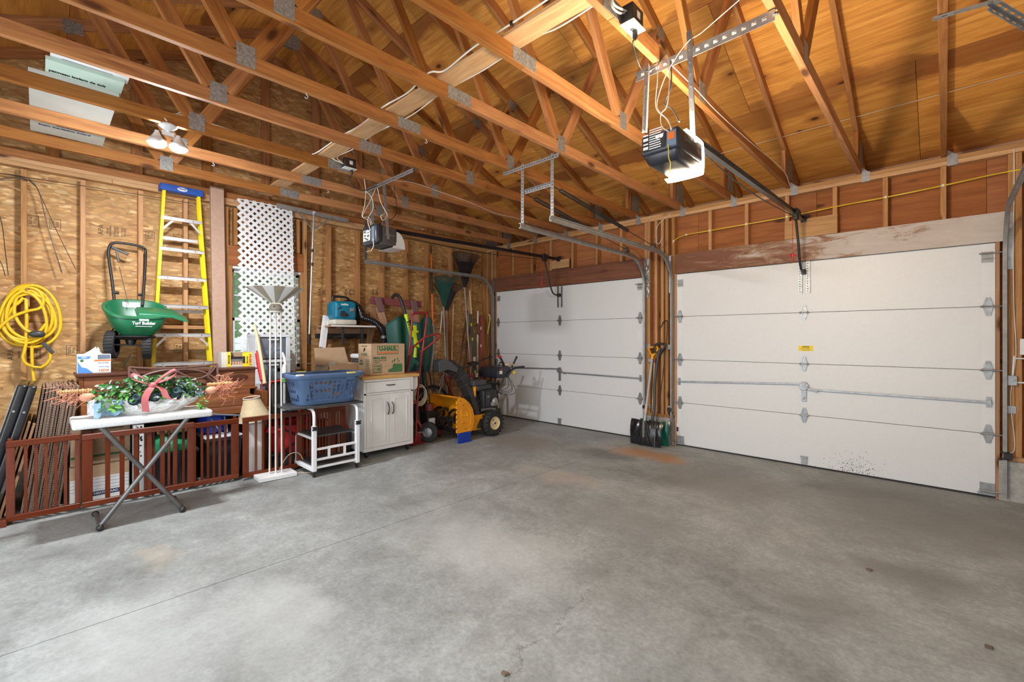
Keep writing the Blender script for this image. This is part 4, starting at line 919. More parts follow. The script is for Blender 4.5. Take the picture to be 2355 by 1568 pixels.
# ------------------------------------------------------------------ ceiling lamp with two bare bulbs
LP = thing('ceiling_lamp', 'porcelain ceiling lampholder with two bare glowing bulbs under a truss', 'lamp', (1.70, -4.83, 2.925))
m = MB(); m.lathe([(.052, 0), (.056, -.012), (.035, -.03), (.024, -.042)], (1.70, -4.83, 2.925), (0, 0, 1), 20); part(LP, 'lampholder', m, 'white_plastic', smooth=50)
m = MB(); m.tube([(1.70, -4.83, 2.89), (1.69, -4.83, 2.872)], .016, 10); m.tube([(1.69, -4.865, 2.865), (1.69, -4.795, 2.865)], .017, 10); part(LP, 'twin_socket', m, 'white_plastic', smooth=50)
for s in (-1, 1):
    c = V((1.688, -4.83 + s * .065, 2.868)); ax = V((0, 0, -1))
    m = MB(); m.lathe([(.013, 0), (.015, .012), (.028, .036), (.046, .066), (.056, .074), (.060, .080), (.060, .096), (.056, .096), (.055, .083)], c, ax, 20, cap=False); bl = part(LP, 'bulb', m, 'white_plastic', smooth=80, label='bare LED bulb with an opaque white collar shaped to block upward light')  # collar lip added to hold the light off trusses and gable
    m = MB(); m.lathe([(.0545, .084), (.053, .100), (.044, .113), (.027, .122), (.001, .125)], c, ax, 20, cap=False); part(bl, 'lit_dome', m, 'bulb', smooth=80)
# ------------------------------------------------------------------ cables
def cable(label, pts, r, mat, n=6, staples=None, smat='cable_white', cat='cable'):
    m = MB(); m.tube(spline(pts, n), r, 6); T = thing('cable', label, cat, V(pts[0])); part(T, 'sheath', m, mat, smooth=60)
    for s in staples or []: m = MB(); m.box(s, (.018, .018, .02)); part(T, 'staple', m, smat)
bz = PT + .113
cable('white cable stapled along the left edge of the long board across the trusses', [(4.7, -3.735, bz), (4.2, -3.732, bz), (3.9, -3.74, bz), (3.6, -3.72, bz - .005), (3.52, -3.79, bz - .02), (3.2, -3.73, bz), (2.9, -3.745, bz), (2.5, -3.72, bz), (2.2, -3.74, bz), (1.95, -3.735, bz), (1.72, -3.78, bz - .03), (1.715, -3.95, PT + .07), (1.715, -4.3, PT + .085), (1.716, -4.72, PT + .10), (1.716, -4.86, PT + .06), (1.73, -4.84, 2.94)], .0052, 'cable_white', staples=[(4.2, -3.732, bz), (3.3, -3.735, bz), (2.2, -3.74, bz), (1.715, -4.3, PT + .085)], smat='black_plastic')
cable('thin white cable sagging along the right edge of the long board', [(4.72, -3.56, bz - .014), (4.4, -3.565, bz - .03), (4.2, -3.575, bz - .012), (3.8, -3.575, bz - .025), (3.4, -3.58, bz - .014), (3.0, -3.57, bz - .035), (2.5, -3.58, bz - .014), (2.1, -3.575, bz - .03), (1.8, -3.575, bz - .015), (1.76, -3.5, 2.99)], .004, 'cable_white')
cable('loop of thin white wire above the two bare bulbs', [(1.716, -4.86, PT + .07), (1.72, -4.838, 2.979), (1.72, -4.732, 3.053), (1.72, -4.649, 3.046), (1.72, -4.657, 2.99), (1.72, -4.718, 2.962), (1.72, -4.785, 2.965)], .003, 'cable_white')
cable('yellow cable stapled along the studs over the right garage door', [(3.42, -.008, 2.52)] + [(x, -.006, z) for x, z in ((3.47, 2.565), (3.6, 2.60), (3.88, 2.605), (4.28, 2.612), (4.68, 2.62), (5.1, 2.645), (5.49, 2.655), (5.88, 2.675), (6.15, 2.695), (6.3, 2.70), (6.45, 2.70))], .0065, 'yellow_cable', staples=[(x, -.008, z) for x, z in ((3.44, 2.545), (3.6, 2.60), (3.88, 2.605), (4.28, 2.612), (4.68, 2.62), (5.49, 2.655), (5.88, 2.675))])
rw = lambda x: (x, -.42, chord_z(-.42) - .075)
cable('straight thin wire running below the roof deck along the front eave', [(x, -.30, chord_z(-.3) - .012) for x in (3.5, 4.09, 4.7, 5.3, 5.9, 6.48)], .0035, 'cable_tan', n=2)
cable('thin wire along the bottom chord between the right-hand opener and the wall', [(4.735, -2.994, 2.934), (4.735, -2.584, 2.934), (4.735, -2.199, 2.925), (4.735, -1.46, 2.948), (4.735, -0.424, 2.997), (4.735, -0.11, 2.901)], .0026, 'cable_white')
cable('pair of thin wires along the truss behind the left-hand opener', [(1.735, -2.94, 2.977), (1.735, -2.7, 3.014), (1.735, -2.351, 3.001), (1.735, -1.894, 2.976), (1.735, -1.454, 2.932), (1.735, -1.046, 2.943), (1.735, -0.826, 2.925)], .003, 'cable_white')
cable('white cable hanging from the top plate down the left side of the middle post', [(3.40, -.006, 2.9), (3.224, -0.006, 2.77), (3.212, -0.006, 2.576), (3.248, -0.006, 2.543), (3.295, -0.006, 2.619)], .004, 'cable_white')
cable('thin black cord strung along the studs under the top plate of the left wall', [(.012, -6.2, 2.75)] + [V(q) for q in ((0.012, -5.728, 2.755), (0.012, -5.575, 2.756), (0.012, -5.211, 2.771), (0.012, -4.803, 2.783), (0.012, -4.398, 2.787), (0.012, -4.207, 2.789))], .0028, 'black_plastic', n=3)
cable('white wire stapled down the stud at the right edge of the picture', [(6.30, -.006, 2.88), (6.30, -.006, 2.5), (6.295, -.006, 2.0), (6.3, -.008, 1.55), (6.31, -.008, 1.2), (6.28, -.008, .85), (6.30, -.008, .55), (6.30, -.01, .42), (6.27, -.02, .395)], .0035, 'cable_white')
# wall box and sensor at the right edge
T = thing('wall_control', 'white wall control box hung on the stud at the right edge', 'control', (6.36, -.02, 1.2))
m = MB(); m.bb((6.33, -.03, 1.20), (6.45, -.002, 1.33)); part(T, 'box', m, 'white_plastic', bevel=.004)
m = MB(); m.tube([(6.30, -.012, 1.19), (6.29, -.012, .99), (6.31, -.012, .975), (6.45, -.012, .975)], .007, 6); m.tube([(6.30, -.012, 1.17), (6.45, -.012, 1.17)], .006, 6); part(T, 'bracket', m, 'white_plastic')
T = thing('safety_sensor', 'black door safety sensor clamped to the far right track', 'sensor', (6.25, -.05, .36))
m = MB(); m.box((6.262, -.055, .375), (.05, .05, .05)); m.bb((6.22, -.075, .40), (6.27, -.02, .408)); m.bb((6.22, -.075, .345), (6.27, -.02, .353)); part(T, 'body', m, 'black_plastic', bevel=.006)
for x, lab in ((3.075, 'left'), (3.41, 'right')):
    T = thing('safety_sensor', 'black door safety sensor on the %s track of the middle post' % lab, 'sensor', (x, -.05, .42))
    m = MB(); m.box((x, -.055, .44), (.05, .05, .045)); m.bar((x - .03, -.05, .46), (x + .035, -.05, .40), .02, .02); m.bb((x - .006, -.06, .35), (x + .006, -.045, .44)); part(T, 'body', m, 'black_plastic', bevel=.006)
# small screw hooks under the chords
for q, lab in (((2.867, -4.299, 2.925), 'under the fourth truss from the left wall'), ((1.032, -4.408, 2.925), 'under the second truss from the left wall, left of the brown strip'), ((2.868, -3.361, 2.925), 'under the fifth truss from the left wall'), ((1.029, -3.353, 2.925), 'under the second truss from the left wall, above the roof rake')):
    q = V(q); q.x = min(TX, key=lambda t: abs(t - q.x)); m = MB(); m.tube([q, q + V((0, 0, -.012))] + [q + V((0, .011 * math.sin(a) , -.023 - .011 * math.cos(a - math.pi))) for a in [k * .6 for k in range(0, 8)]], .002, 5); solo('screw_hook', 'small white screw hook ' + lab.replace(' from the left wall', ' from left'), 'hook', m, 'white_plastic')
# foam boards lying across the chords, upper left
F = thing('foam_board', 'grey printed foam insulation board lying across the trusses at upper left', 'foam board', (1.1, -5.33, PT + .09))
fb = MB(); fb.bb((.55, -5.545, 3.016), (1.735, -5.11, 3.04)); part(F, 'sheet', fb, 'foam_grey', bevel=.002)
zt_ = 3.0152
for k, (tx, sz, wd_) in enumerate((('polystyrene rigid foam board meets astm c578', .022, .40), ('keep away from open flame or heat', .020, .30), ('installer: see printed instructions', .02, .24))): text(F, tx, (1.645 - .035 * k, -5.33 - .03 * k, zt_), (0, 1, 0), (1, 0, 0), sz, 'ink_navy', 0, wd_)
m = MB(); m.bb((.80, -5.40, zt_ - .0004), (.93, -5.235, zt_ + .0006)); part(F, 'logo_block', m, 'ink_navy')
text(F, 'LG', (.865, -5.32, zt_ - .0008), (0, 1, 0), (1, 0, 0), .12, 'foam_grey', .005, .13); text(F, 'd-', (.88, -5.46, zt_), (0, 1, 0), (1, 0, 0), .11, 'ink_navy', .004, .09); text(F, 'CFI', (1.03, -5.40, zt_), (0, 1, 0), (1, 0, 0), .10, 'ink_navy', .005, .2)
text(F, 'foam insulation board', (.755, -5.35, zt_), (0, 1, 0), (1, 0, 0), .045, 'ink_navy', .0016, .30)
F3 = thing('foam_board', 'pale green foam board with French lettering on the trusses, under a white trim piece', 'foam board', (1.8, -5.29, PT + .115))
m = MB(); m.bb((1.55, -5.47, 3.0405), (1.925, -5.10, 3.065)); part(F3, 'sheet', m, 'foam_green', bevel=.002)
text(F3, 'panneau isolant de toit', (1.775, -5.32, 3.0398), (0, 1, 0), (1, 0, 0), .045, 'ink_black', .0016, .27)
F2 = thing('white_trim_board', 'white slotted trim piece lying on top of the green foam board at upper left', 'trim piece', (1.92, -5.27, PT + .14))
m = MB(); m.bb((1.86, -5.45, 3.0655), (2.01, -5.08, 3.088)); part(F2, 'board', m, 'white_vinyl', bevel=.003)
m = MB(); m.bb((1.935, -5.40, 3.0648), (1.94, -5.16, 3.0656)); part(F2, 'slot', m, 'ink_black')

# ================================================================== along the left wall
def rot(axis, a): return Matrix.Rotation(a, 4, axis)
def frame(o, rz=0, rx=0, ry=0): return Matrix.Translation(V(o)) @ rot('Z', rz) @ rot('Y', ry) @ rot('X', rx)

# coiled yellow extension cord on the stud
T = thing('extension_cord', 'thick yellow extension cord coiled and hung on a stud at the left edge', 'cord', (.06, -5.57, 1.2))
cx_ = V((0.06, -5.553, 1.447)); pts = []
for k in range(6 * 22):
    t = 2 * math.pi * k / 22; lp = k / 22; a, b = .155 + .02 * math.sin(lp * 2.1), .29 + .05 * math.sin(lp * 1.7 + 1)
    pts.append(V((.035 + .012 * math.sin(lp * 5) + .012 * (int(lp) % 3) , cx_.y + a * math.sin(t) + .03 * math.sin(lp * 3.3), cx_.z + .055 - .01 * lp + b * math.cos(t) * (1 if math.cos(t) > 0 else .62))))
pts = pts[11:] + [V(q) for q in ((0.07, -5.574, 1.287), (0.08, -5.594, 1.173), (0.08, -5.569, 1.104), (0.08, -5.481, 1.073), (0.08, -5.425, 1.149), (0.08, -5.433, 1.227), (0.08, -5.457, 1.266))]
m = MB(); m.tube(spline(pts, 2), .0125, 8); m2 = MB(); m2.tube(spline([(0.07, -5.798, 1.289), (0.075, -5.725, 1.429), (0.08, -5.65, 1.52), (0.075, -5.569, 1.569), (0.07, -5.489, 1.603), (0.06, -5.468, 1.675), (0.05, -5.5, 1.759), (0.05, -5.574, 1.78), (0.05, -5.626, 1.704), (0.06, -5.643, 1.551), (0.075, -5.587, 1.42), (0.08, -5.508, 1.382), (0.07, -5.454, 1.461)], 5), .0125, 8)
part(T, 'cord', m, 'yellow_cord', smooth=70); part(T, 'cord', m2, 'yellow_cord', smooth=70)
m = MB(); m.tube(spline([(0.05, -5.54, 1.267), (0.05, -5.537, 1.094), (0.06, -5.529, 0.986), (0.09, -5.516, 0.845)], 5), .012, 8); part(T, 'cord_tail', m, 'yellow_cord', smooth=70)
m = MB(); m.bar((0.085, -5.473, 1.294), (0.085, -5.408, 1.199), .03, .026, (1, 0, 0)); part(T, 'plug', m, 'dark_grey_plastic', bevel=.006)
m = MB(); m.ball((0.09, -5.508, 1.371), (.03, .055, .032)); part(T, 'reel_knob', m, 'dark_grey_plastic', smooth=80)
m = MB(); m.bar((0.01, -5.569, 1.795), (0.01, -5.567, 1.614), .03, .02, (1, 0, 0)); m.tube([(0, -5.569, 1.757), (0.07, -5.569, 1.752), (0.075, -5.569, 1.775)], .006, 6); solo('wooden_peg', 'wooden hanging block screwed to the stud inside the yellow cord coil', 'hook', m, 'tan_wood')
# bundle of springy wire plant stakes
T = thing('plant_stake', 'bundle of thin dark wire plant stakes hooked over a nail, spread like a fan', 'plant stake', (.02, -5.5, 2.0))
for pts in ([(0.02, -5.872, 2.562), (0.02, -5.727, 2.704), (0.02, -5.601, 2.744), (0.02, -5.527, 2.701), (0.02, -5.489, 2.612), (0.02, -5.435, 2.309), (0.02, -5.348, 1.932)], [(0.025, -5.872, 2.539), (0.025, -5.727, 2.692), (0.025, -5.587, 2.735), (0.025, -5.516, 2.691), (0.025, -5.479, 2.594), (0.025, -5.385, 2.317), (0.025, -5.259, 1.977)], [(0.03, -5.587, 2.73), (0.03, -5.532, 2.716), (0.03, -5.492, 2.629), (0.03, -5.451, 2.383), (0.03, -5.354, 1.939)],
            [(0.02, -5.825, 2.61), (0.02, -5.727, 2.372), (0.02, -5.697, 2.077), (0.02, -5.68, 1.879)], [(0.025, -5.824, 2.205), (0.025, -5.727, 1.997), (0.025, -5.697, 1.869)], [(0.02, -5.872, 2.726), (0.02, -5.727, 2.753), (0.02, -5.574, 2.755), (0.02, -5.548, 2.734)]):
    m = MB(); m.tube(spline(pts, 5), .0028, 5); part(T, 'wire', m, 'dark_steel')
# long flat cardboard carton standing on end
T = thing('tall_carton', 'tall narrow pinkish cardboard carton standing between the stepladder and the lattice', 'carton', (.12, -4.12, 0))
a, b = (0.055, -4.139, 2.988), (0.13, -4.099, 1.081); board(T, 'carton', (.18, -4.12, .0), (.06, -4.135, 3.0), .128, .05, 'cardboard_pink', up=(1, 0, .04), bev=.003)

# stepladder
T = thing('stepladder', 'tall yellow fiberglass stepladder with blue top cap leaning folded on the left wall', 'ladder', (.16, -4.45, 0))
def lx(z): return .185 - .034 * z
yt = ((0.1, -4.62, 2.836)[1], (0.1, -4.302, 2.84)[1]); zt = 2.86; yb = ((0.14, -4.717, 1.017)[1], (0.14, -4.199, 1.047)[1]); zb = 1.03
def ly(i, z): return yt[i] + (yb[i] - yt[i]) * (zt - z) / (zt - zb)
for i, s in ((0, 1), (1, -1)):
    m = MB(); P0, P1 = V((lx(0), ly(i, 0.01), .01)), V((lx(zt), ly(i, zt), zt)); up = (0, 1, 0)
    m.bar(P0, P1, .058, .006, up)                                           # web of the C-channel
    for q in (-1, 1): m.bar(P0 + V((q * .029, s * .011, 0)), P1 + V((q * .029, s * .011, 0)), .005, .026, up)
    part(T, 'rail', m, 'ladder_yellow')
    m = MB(); m.bar(V((lx(0) - .075, ly(i, 0) + s * .02, .01)), V((lx(2.75) - .052, ly(i, 2.75) + s * .012, 2.75)), .030, .026, up); part(T, 'rear_leg', m, 'ladder_yellow')
for k, (pl, pr) in enumerate(((498, 508), (570, 575), (636, 639), (701, 703), (766, 767), (832, 832))):
    zc = ((0.12, -4.455, 2.583)[2], (0.12, -4.455, 2.265)[2], (0.12, -4.455, 1.969)[2], (0.12, -4.455, 1.677)[2], (0.12, -4.455, 1.381)[2], (0.12, -4.455, 1.085)[2])[k]
    m = MB(); m.bb((lx(zc) - .035, ly(0, zc) + .004, zc - .004), (lx(zc) + .037, ly(1, zc) - .004, zc)); m.bb((lx(zc) + .033, ly(0, zc) + .004, zc - .034), (lx(zc) + .037, ly(1, zc) - .004, zc)); 
    for q in (-.022, -.008, .006, .02): m.bb((lx(zc) + q, ly(0, zc) + .01, zc), (lx(zc) + q + .004, ly(1, zc) - .01, zc + .003))
    st = part(T, 'step', m, 'alu')
    m = MB()
    for q in (.08, -.08): m.disc((lx(zc) + .038, (ly(0, zc) if q > 0 else ly(1, zc)) + q, zc - .018), .006, .003, (1, 0, 0), 8)
    part(st, 'rivet', m, 'grey_steel')
    if k in (0, 4, 5):
        for i, s in ((0, 1), (1, -1)): m = MB(); m.bar((lx(zc) + .02, ly(i, zc) + s * .10, zc - .03), (lx(zc) + .022, ly(i, zc - .12) + s * .012, zc - .14), .02, .005, (1, 0, 0)); part(T, 'brace', m, 'alu')
for z in (2.38, 1.62): m = MB(); m.bb((lx(z) - .09, ly(0, z) + .03, z - .02), (lx(z) - .07, ly(1, z) - .03, z + .012)); part(T, 'rear_rung', m, 'alu')
m = MB(); m.bb((lx(zt) - .055, yt[0] - .028, zt - .012), (lx(zt) + .055, yt[1] + .028, zt + .055)); cp = part(T, 'top_cap', m, 'ladder_blue', bevel=.01, seg=3)
m = MB(); yc = (yt[0] + yt[1]) / 2; m.disc((lx(zt) + .0555, yc, zt + .022), .02, .001, (1, 0, 0), 16); 
for v_ in m.v: v_.y = yc + (v_.y - yc) * 2.2
part(cp, 'badge', m, 'ink_white'); text(cp, 'WERNER', (lx(zt) + .0565, yc, zt + .022), (0, 1, 0), (0, 0, 1), .02, 'ladder_blue', .0005, .07)
m = MB(); m.bb((lx(zt) + .0555, yt[0] + .04, zt + .03), (lx(zt) + .056, yt[1] - .04, zt + .034)); part(cp, 'slot', m, 'ink_navy')

# white plastic lattice sheet in front of the window
T = thing('lattice_panel', 'white plastic lattice sheet leaning in front of the window', 'lattice', (.2, -3.63, .05))
LO = V((.205, -3.63, .05)); UU = (V((.055, -3.63, 2.93)) - LO); HH = UU.length; UU.normalize(); WW = .60; YY = V((0, 1, 0)); NN = YY.cross(UU).normalized()
if NN.x < 0: NN = -NN
pit = .083; sw = .0295
def clip(p, d, w, h):
    t0, t1 = -9e9, 9e9
    for o, dd, lo, hi in ((p[0], d[0], -w / 2, w / 2), (p[1], d[1], 0, h)):
        a, b = (lo - o) / dd, (hi - o) / dd; t0, t1 = max(t0, min(a, b)), min(t1, max(a, b))
    return (t0, t1) if t1 > t0 + .05 else None
for s, off in ((1, 0.0), (-1, .0042)):
    n = int((WW + HH) / pit) + 2
    for k in range(-8, n):
        c0 = k * pit; d = (math.sqrt(.5), s * math.sqrt(.5)); p = (0, c0); r_ = clip(p, d, WW, HH)
        if not r_: continue
        A = LO + YY * (p[0] + d[0] * r_[0]) + UU * (p[1] + d[1] * r_[0]) + NN * off; B = LO + YY * (p[0] + d[0] * r_[1]) + UU * (p[1] + d[1] * r_[1]) + NN * off
        board(T, 'slat', A, B, sw, .004, 'lattice_white', up=NN, bev=0)
for q in (.5,): board(T, 'edge_strip', LO + YY * (WW * q - .008), LO + YY * (WW * q - .008) + UU * HH, .016, .010, 'lattice_white', up=NN)
board(T, 'edge_strip', LO + UU * (HH - .006) - YY * WW / 2, LO + UU * (HH - .006) + YY * WW / 2, .012, .010, 'lattice_white', up=NN)

# aluminium roof rake (snow pole with a cross blade)
T = thing('roof_rake', 'aluminium snow roof rake with wide cross blade standing head up beside the window', 'roof rake', (.12, -3.06, 1.0))
m = MB(); m.bar((0.1, -3.522, 2.926), (0.1, -2.63, 2.904), .03, .05, (0, 0, 1)); part(T, 'blade', m, 'galv_dull')
for a, b in (((0.115, -3.321, 2.922), (0.115, -3.104, 2.709)), ((0.115, -2.84, 2.908), (0.115, -3.093, 2.716))): m = MB(); m.bar(a, b, .016, .006, (1, 0, 0)); part(T, 'brace', m, 'galv')
m = MB(); m.tube([(0.118, -3.089, 2.92), (0.118, -3.105, 2.527)], .011, 10); m.tube([(0.118, -3.105, 2.527), (0.12, -3.122, 2.085)], .0125, 10); m.tube([(0.12, -3.122, 2.085), (0.12, -3.149, 1.345)], .011, 10); part(T, 'pole', m, 'alu', smooth=50)
for a, b in (((0.118, -3.105, 2.461), (0.118, -3.108, 2.416)), ((0.12, -3.112, 2.284), (0.12, -3.114, 2.24))): m = MB(); m.tube([a, b], .0145, 10); part(T, 'clamp', m, 'black_plastic', smooth=50)
m = MB(); m.tube([(0.12, -3.149, 1.384), (0.12, -3.152, 1.253)], .015, 10); part(T, 'grip', m, 'black_plastic', smooth=50)
m = MB(); m.tube([(0.1, -3.081, 2.925), (0.125, -3.092, 2.918)], .02, 10); part(T, 'bracket', m, 'galv_bright')

# ------------------------------------------------------------------ broadcast spreader hung on the wall
T = thing('lawn_spreader', 'green push lawn spreader hung on the wall studs above the tissue box', 'spreader', (.35, -4.88, 1.14))
m = MB(); path = [(0.22, -5, 1.632), (0.13, -5.011, 1.864), (0.06, -5.031, 2.12)] + [(0.05, -5.027, 2.206), (0.05, -5.005, 2.251), (0.05, -4.95, 2.268), (0.05, -4.808, 2.259), (0.05, -4.764, 2.239), (0.05, -4.75, 2.193)] + [(0.13, -4.77, 1.929), (0.24, -4.798, 1.654)]
m.tube(spline(path, 4), .0125, 8); part(T, 'handle', m, 'black_plastic', smooth=70)
m = MB(); m.bar((0.06, -5.012, 2.215), (0.075, -4.887, 2.158), .022, .02, (1, 0, 0)); m.bar((0.065, -4.974, 2.19), (0.075, -4.959, 2.073), .016, .014, (1, 0, 0)); part(T, 'trigger', m, 'black_plastic', bevel=.004)
m = MB(); m.tube([(0.08, -4.956, 2.03), (0.28, -4.909, 1.654)], .003, 5); part(T, 'control_rod', m, 'grey_steel')
for q in ((0.17, -4.99, 1.767), (0.18, -4.8, 1.759)): m = MB(); m.disc(q, .014, .05, (0, 1, 0), 10); part(T, 'clamp_knob', m, 'black_plastic')
m = MB(); cy, n = -4.86, 28; ring = lambda rx, ry, z, x0, y0, p=3.0: [V((x0 + rx * (abs(math.cos(t)) ** (2 / p)) * (1 if math.cos(t) > 0 else -1), y0 + ry * (abs(math.sin(t)) ** (2 / p)) * (1 if math.sin(t) > 0 else -1), z - .48 * ((x0 + rx * math.cos(t)) - .37))) for t in [2 * math.pi * k / n for k in range(n)]]
m.loft([ring(.10, .12, 1.375, .36, cy), ring(.15, .19, 1.46, .37, cy), ring(.18, .225, 1.56, .38, cy), ring(.185, .23, 1.60, .38, cy), ring(.195, .245, 1.607, .38, cy), ring(.195, .245, 1.622, .38, cy), ring(.175, .22, 1.622, .38, cy), ring(.165, .20, 1.56, .38, cy), ring(.13, .165, 1.47, .37, cy), ring(.06, .06, 1.41, .36, cy)])
part(T, 'hopper', m, 'green_spreader', smooth=45)
m = MB(); m.prism([(0, 0), (.26, -.005), (.40, -.05), (.28, .022), (.02, .03)], (.40, -4.88, 1.60), (0, 1, 0), (0, 0, 1), (.15, 0, -.07)); part(T, 'rain_shield', m, 'green_spreader', smooth=30, bevel=.006)
text(T, 'Turf Builder', (.580, -4.83, 1.470), (0, 1, 0), (.16, 0, 1), .038, 'ink_white', .0012, .17); m = MB(); m.bb((.572, -4.89, 1.440), (.574, -4.77, 1.444)); m.box((.587, -4.83, 1.500), (.002, .07, .016)); part(T, 'logo', m, 'ink_white', bevel=.0)
m = MB(); m.box((.215, -4.88, 1.655), (.006, .13, .05)); part(T, 'label', m, 'paper_white')
for (q, w) in ((V((0.4, -5.037, 1.277)), 1), (V((0.38, -4.783, 1.261)), 0)):
    ax = V((.32, .95, 0)) if w else V((.15, 1, 0)); m = MB(); m.lathe([(.075, -.035), (.115, -.034), (.122, -.02), (.122, .02), (.115, .034), (.075, .035)], q, ax, 28, cap=False)
    axn = ax.normalized(); u = axn.orthogonal().normalized(); w2 = axn.cross(u)
    for k in range(28): a = 2 * math.pi * k / 28; m.bar(q + (u * math.cos(a) + w2 * math.sin(a)) * .124 - axn * .03, q + (u * math.cos(a) + w2 * math.sin(a)) * .124 + axn * .03, .008, .008, u * math.cos(a) + w2 * math.sin(a))
    wh = part(T, 'wheel', m, 'rubber', smooth=35)
    m = MB(); m.lathe([(.078, -.034), (.076, -.02), (.03, -.012), (.02, -.03), (.0, -.03)], q, ax, 20, cap=False)
    for k in range(6): a = math.pi * k / 3; m.bar(q + (u * math.cos(a) + w2 * math.sin(a)) * .02 - axn * .018, q + (u * math.cos(a) + w2 * math.sin(a)) * .075 - axn * .018, .014, .012, axn)
    part(wh, 'hub', m, 'dark_grey_plastic' if not w else 'pvc_grey', smooth=35)
m = MB(); m.tube([V((0.4, -5.037, 1.277)), V((0.38, -4.783, 1.261))], .008, 8); part(T, 'axle', m, 'grey_steel')
m = MB(); m.ball((.38, -4.88, 1.345), (.15, .17, .03)); m.lathe([(.03, 0), (.045, .05), (.02, .1)], (.37, -4.90, 1.27), (0, 0, 1), 14); part(T, 'spinner', m, 'black_plastic', smooth=60)
m = MB(); m.tube([(0.4, -4.906, 1.182), (0.45, -4.958, 1.077)], .006, 6); m.tube([(0.3, -5.014, 1.433), (0.36, -5.037, 1.384), (0.4, -5.013, 1.364)], .006, 6); part(T, 'kick_stand', m, 'dark_steel')

# ------------------------------------------------------------------ upright piano
T = thing('piano', 'brown console piano with a fretwork music desk, behind the speckled folding table', 'piano', (.6, -4.55, 0))
y0, y1, xb = -5.265, -3.885, .24
def pb(nm, a, b, mat='piano_wood', bev=.004, lab=None):
    c = (V(a) + V(b)) / 2; d = [abs(k) for k in (V(b) - V(a))]; ax = d.index(max(d))
    # grain frame along the longest side
    e = [V((1, 0, 0)), V((0, 1, 0)), V((0, 0, 1))]; p0, p1 = c - e[ax] * d[ax] / 2, c + e[ax] * d[ax] / 2; up = e[(ax + 2) % 3]
    return board(T, nm, p0, p1, d[(ax + 1) % 3], d[(ax + 2) % 3], mat, up=up, bev=bev, label=lab)
pb('top_lid', (xb - .01, y0 - .02, 1.0), (.62, y1 + .02, 1.03), 'piano_dark', .008); pb('upper_panel', (.575, y0 + .03, .83), (.595, y1 - .03, 1.0)); pb('case_side', (xb, y0, .60), (.60, y0 + .03, 1.0)); pb('case_side', (xb, y1 - .03, .60), (.60, y1, 1.0)); pb('back_board', (xb, y0 + .03, .05), (xb + .02, y1 - .03, 1.0), 'piano_dark')
pb('shelf', (.575, y0 + .03, .81), (.70, y1 - .03, .832)); pb('fallboard', (.68, y0 + .10, .755), (.70, y1 - .10, .812)); pb('key_lid', (.70, y0 + .10, .745), (.885, y1 - .10, .762)); pb('lid_front', (.875, y0 + .10, .675), (.895, y1 - .10, .75)); pb('keybed', (.5, y0, .605), (.945, y1, .64)); pb('keyslip', (.905, y0 + .06, .64), (.925, y1 - .06, .675))
for yy in (y0, y1 - .055): pb('key_block', (.60, yy, .64), (.915, yy + .055, .80)); 
for yy in (y0 + .0, y1 - .07): pb('leg', (.85, yy, .0), (.92, yy + .07, .605), 'piano_dark', .01); pb('base_side', (xb, yy, 0), (.60, yy + .05, .605), 'piano_dark')
pb('lower_panel', (.55, y0 + .05, .10), (.57, y1 - .05, .605), 'piano_dark'); pb('bottom_rail', (.53, y0 + .05, 0), (.59, y1 - .05, .10), 'piano_dark')
for q in (-4.06, -5.03): m = MB(); m.lathe([(.05, 0), (.056, .004), (.04, .008), (.0, .006)], (.5955, q, .925), (1, 0, 0), 24, sx=1); 
def oval(yc):
    m = MB(); 
    for r0, h in ((1, .004), (.78, .007)): m.prism([(.085 * r0 * math.cos(t), .034 * r0 * math.sin(t)) for t in [2 * math.pi * k / 24 for k in range(24)]], (.594, yc, .925), (0, 1, 0), (0, 0, 1), (h, 0, 0))
    part(T, 'oval_ornament', m, 'piano_dark', bevel=.0015)
oval(-4.06); oval(-5.03)
# music desk: frame with interlaced arcs
m = MB(); d0, d1 = V((.66, -4.94, .845)), V((.66, -4.262, .845)); H = .235; tilt = V((-.045, 0, H)).normalized(); W_ = (d1 - d0).length
P = lambda a, b: d0 + (d1 - d0) * a + tilt * (H * b)
for a, b in (((0, 0), (0, 1)), ((1, 0), (1, 1))): m.bar(P(*a), P(*b), .018, .016, (1, 0, 0))
m.bar(P(0, .02), P(1, .02), .03, .016, (1, 0, 0)); m.bar(P(0, .06), P(1, .06), .10, .02, (0, 0, 1))
for pts in ([(0, 1), (.2, .93), (.5, .9), (.8, .93), (1, 1)], [(0, .95), (.12, .55), (.25, .42), (.5, .55), (.75, .42), (.9, .6), (1, .95)], [(0, .28), (.1, .55), (.25, .75), (.45, .82), (.62, .55), (.75, .3), (.85, .2)], [(.15, .2), (.25, .3), (.38, .55), (.55, .82), (.75, .75), (.9, .55), (1, .28)], [(0, .12), (.12, .5), (.05, .9)], [(1, .12), (.88, .5), (.95, .9)], [(.28, .15), (.4, .42), (.5, .48), (.6, .42), (.72, .15)]):
    sp = spline([P(*q) for q in pts], 5); m.tube(sp, .0105, 6)
part(T, 'music_desk', m, 'music_desk', smooth=50)
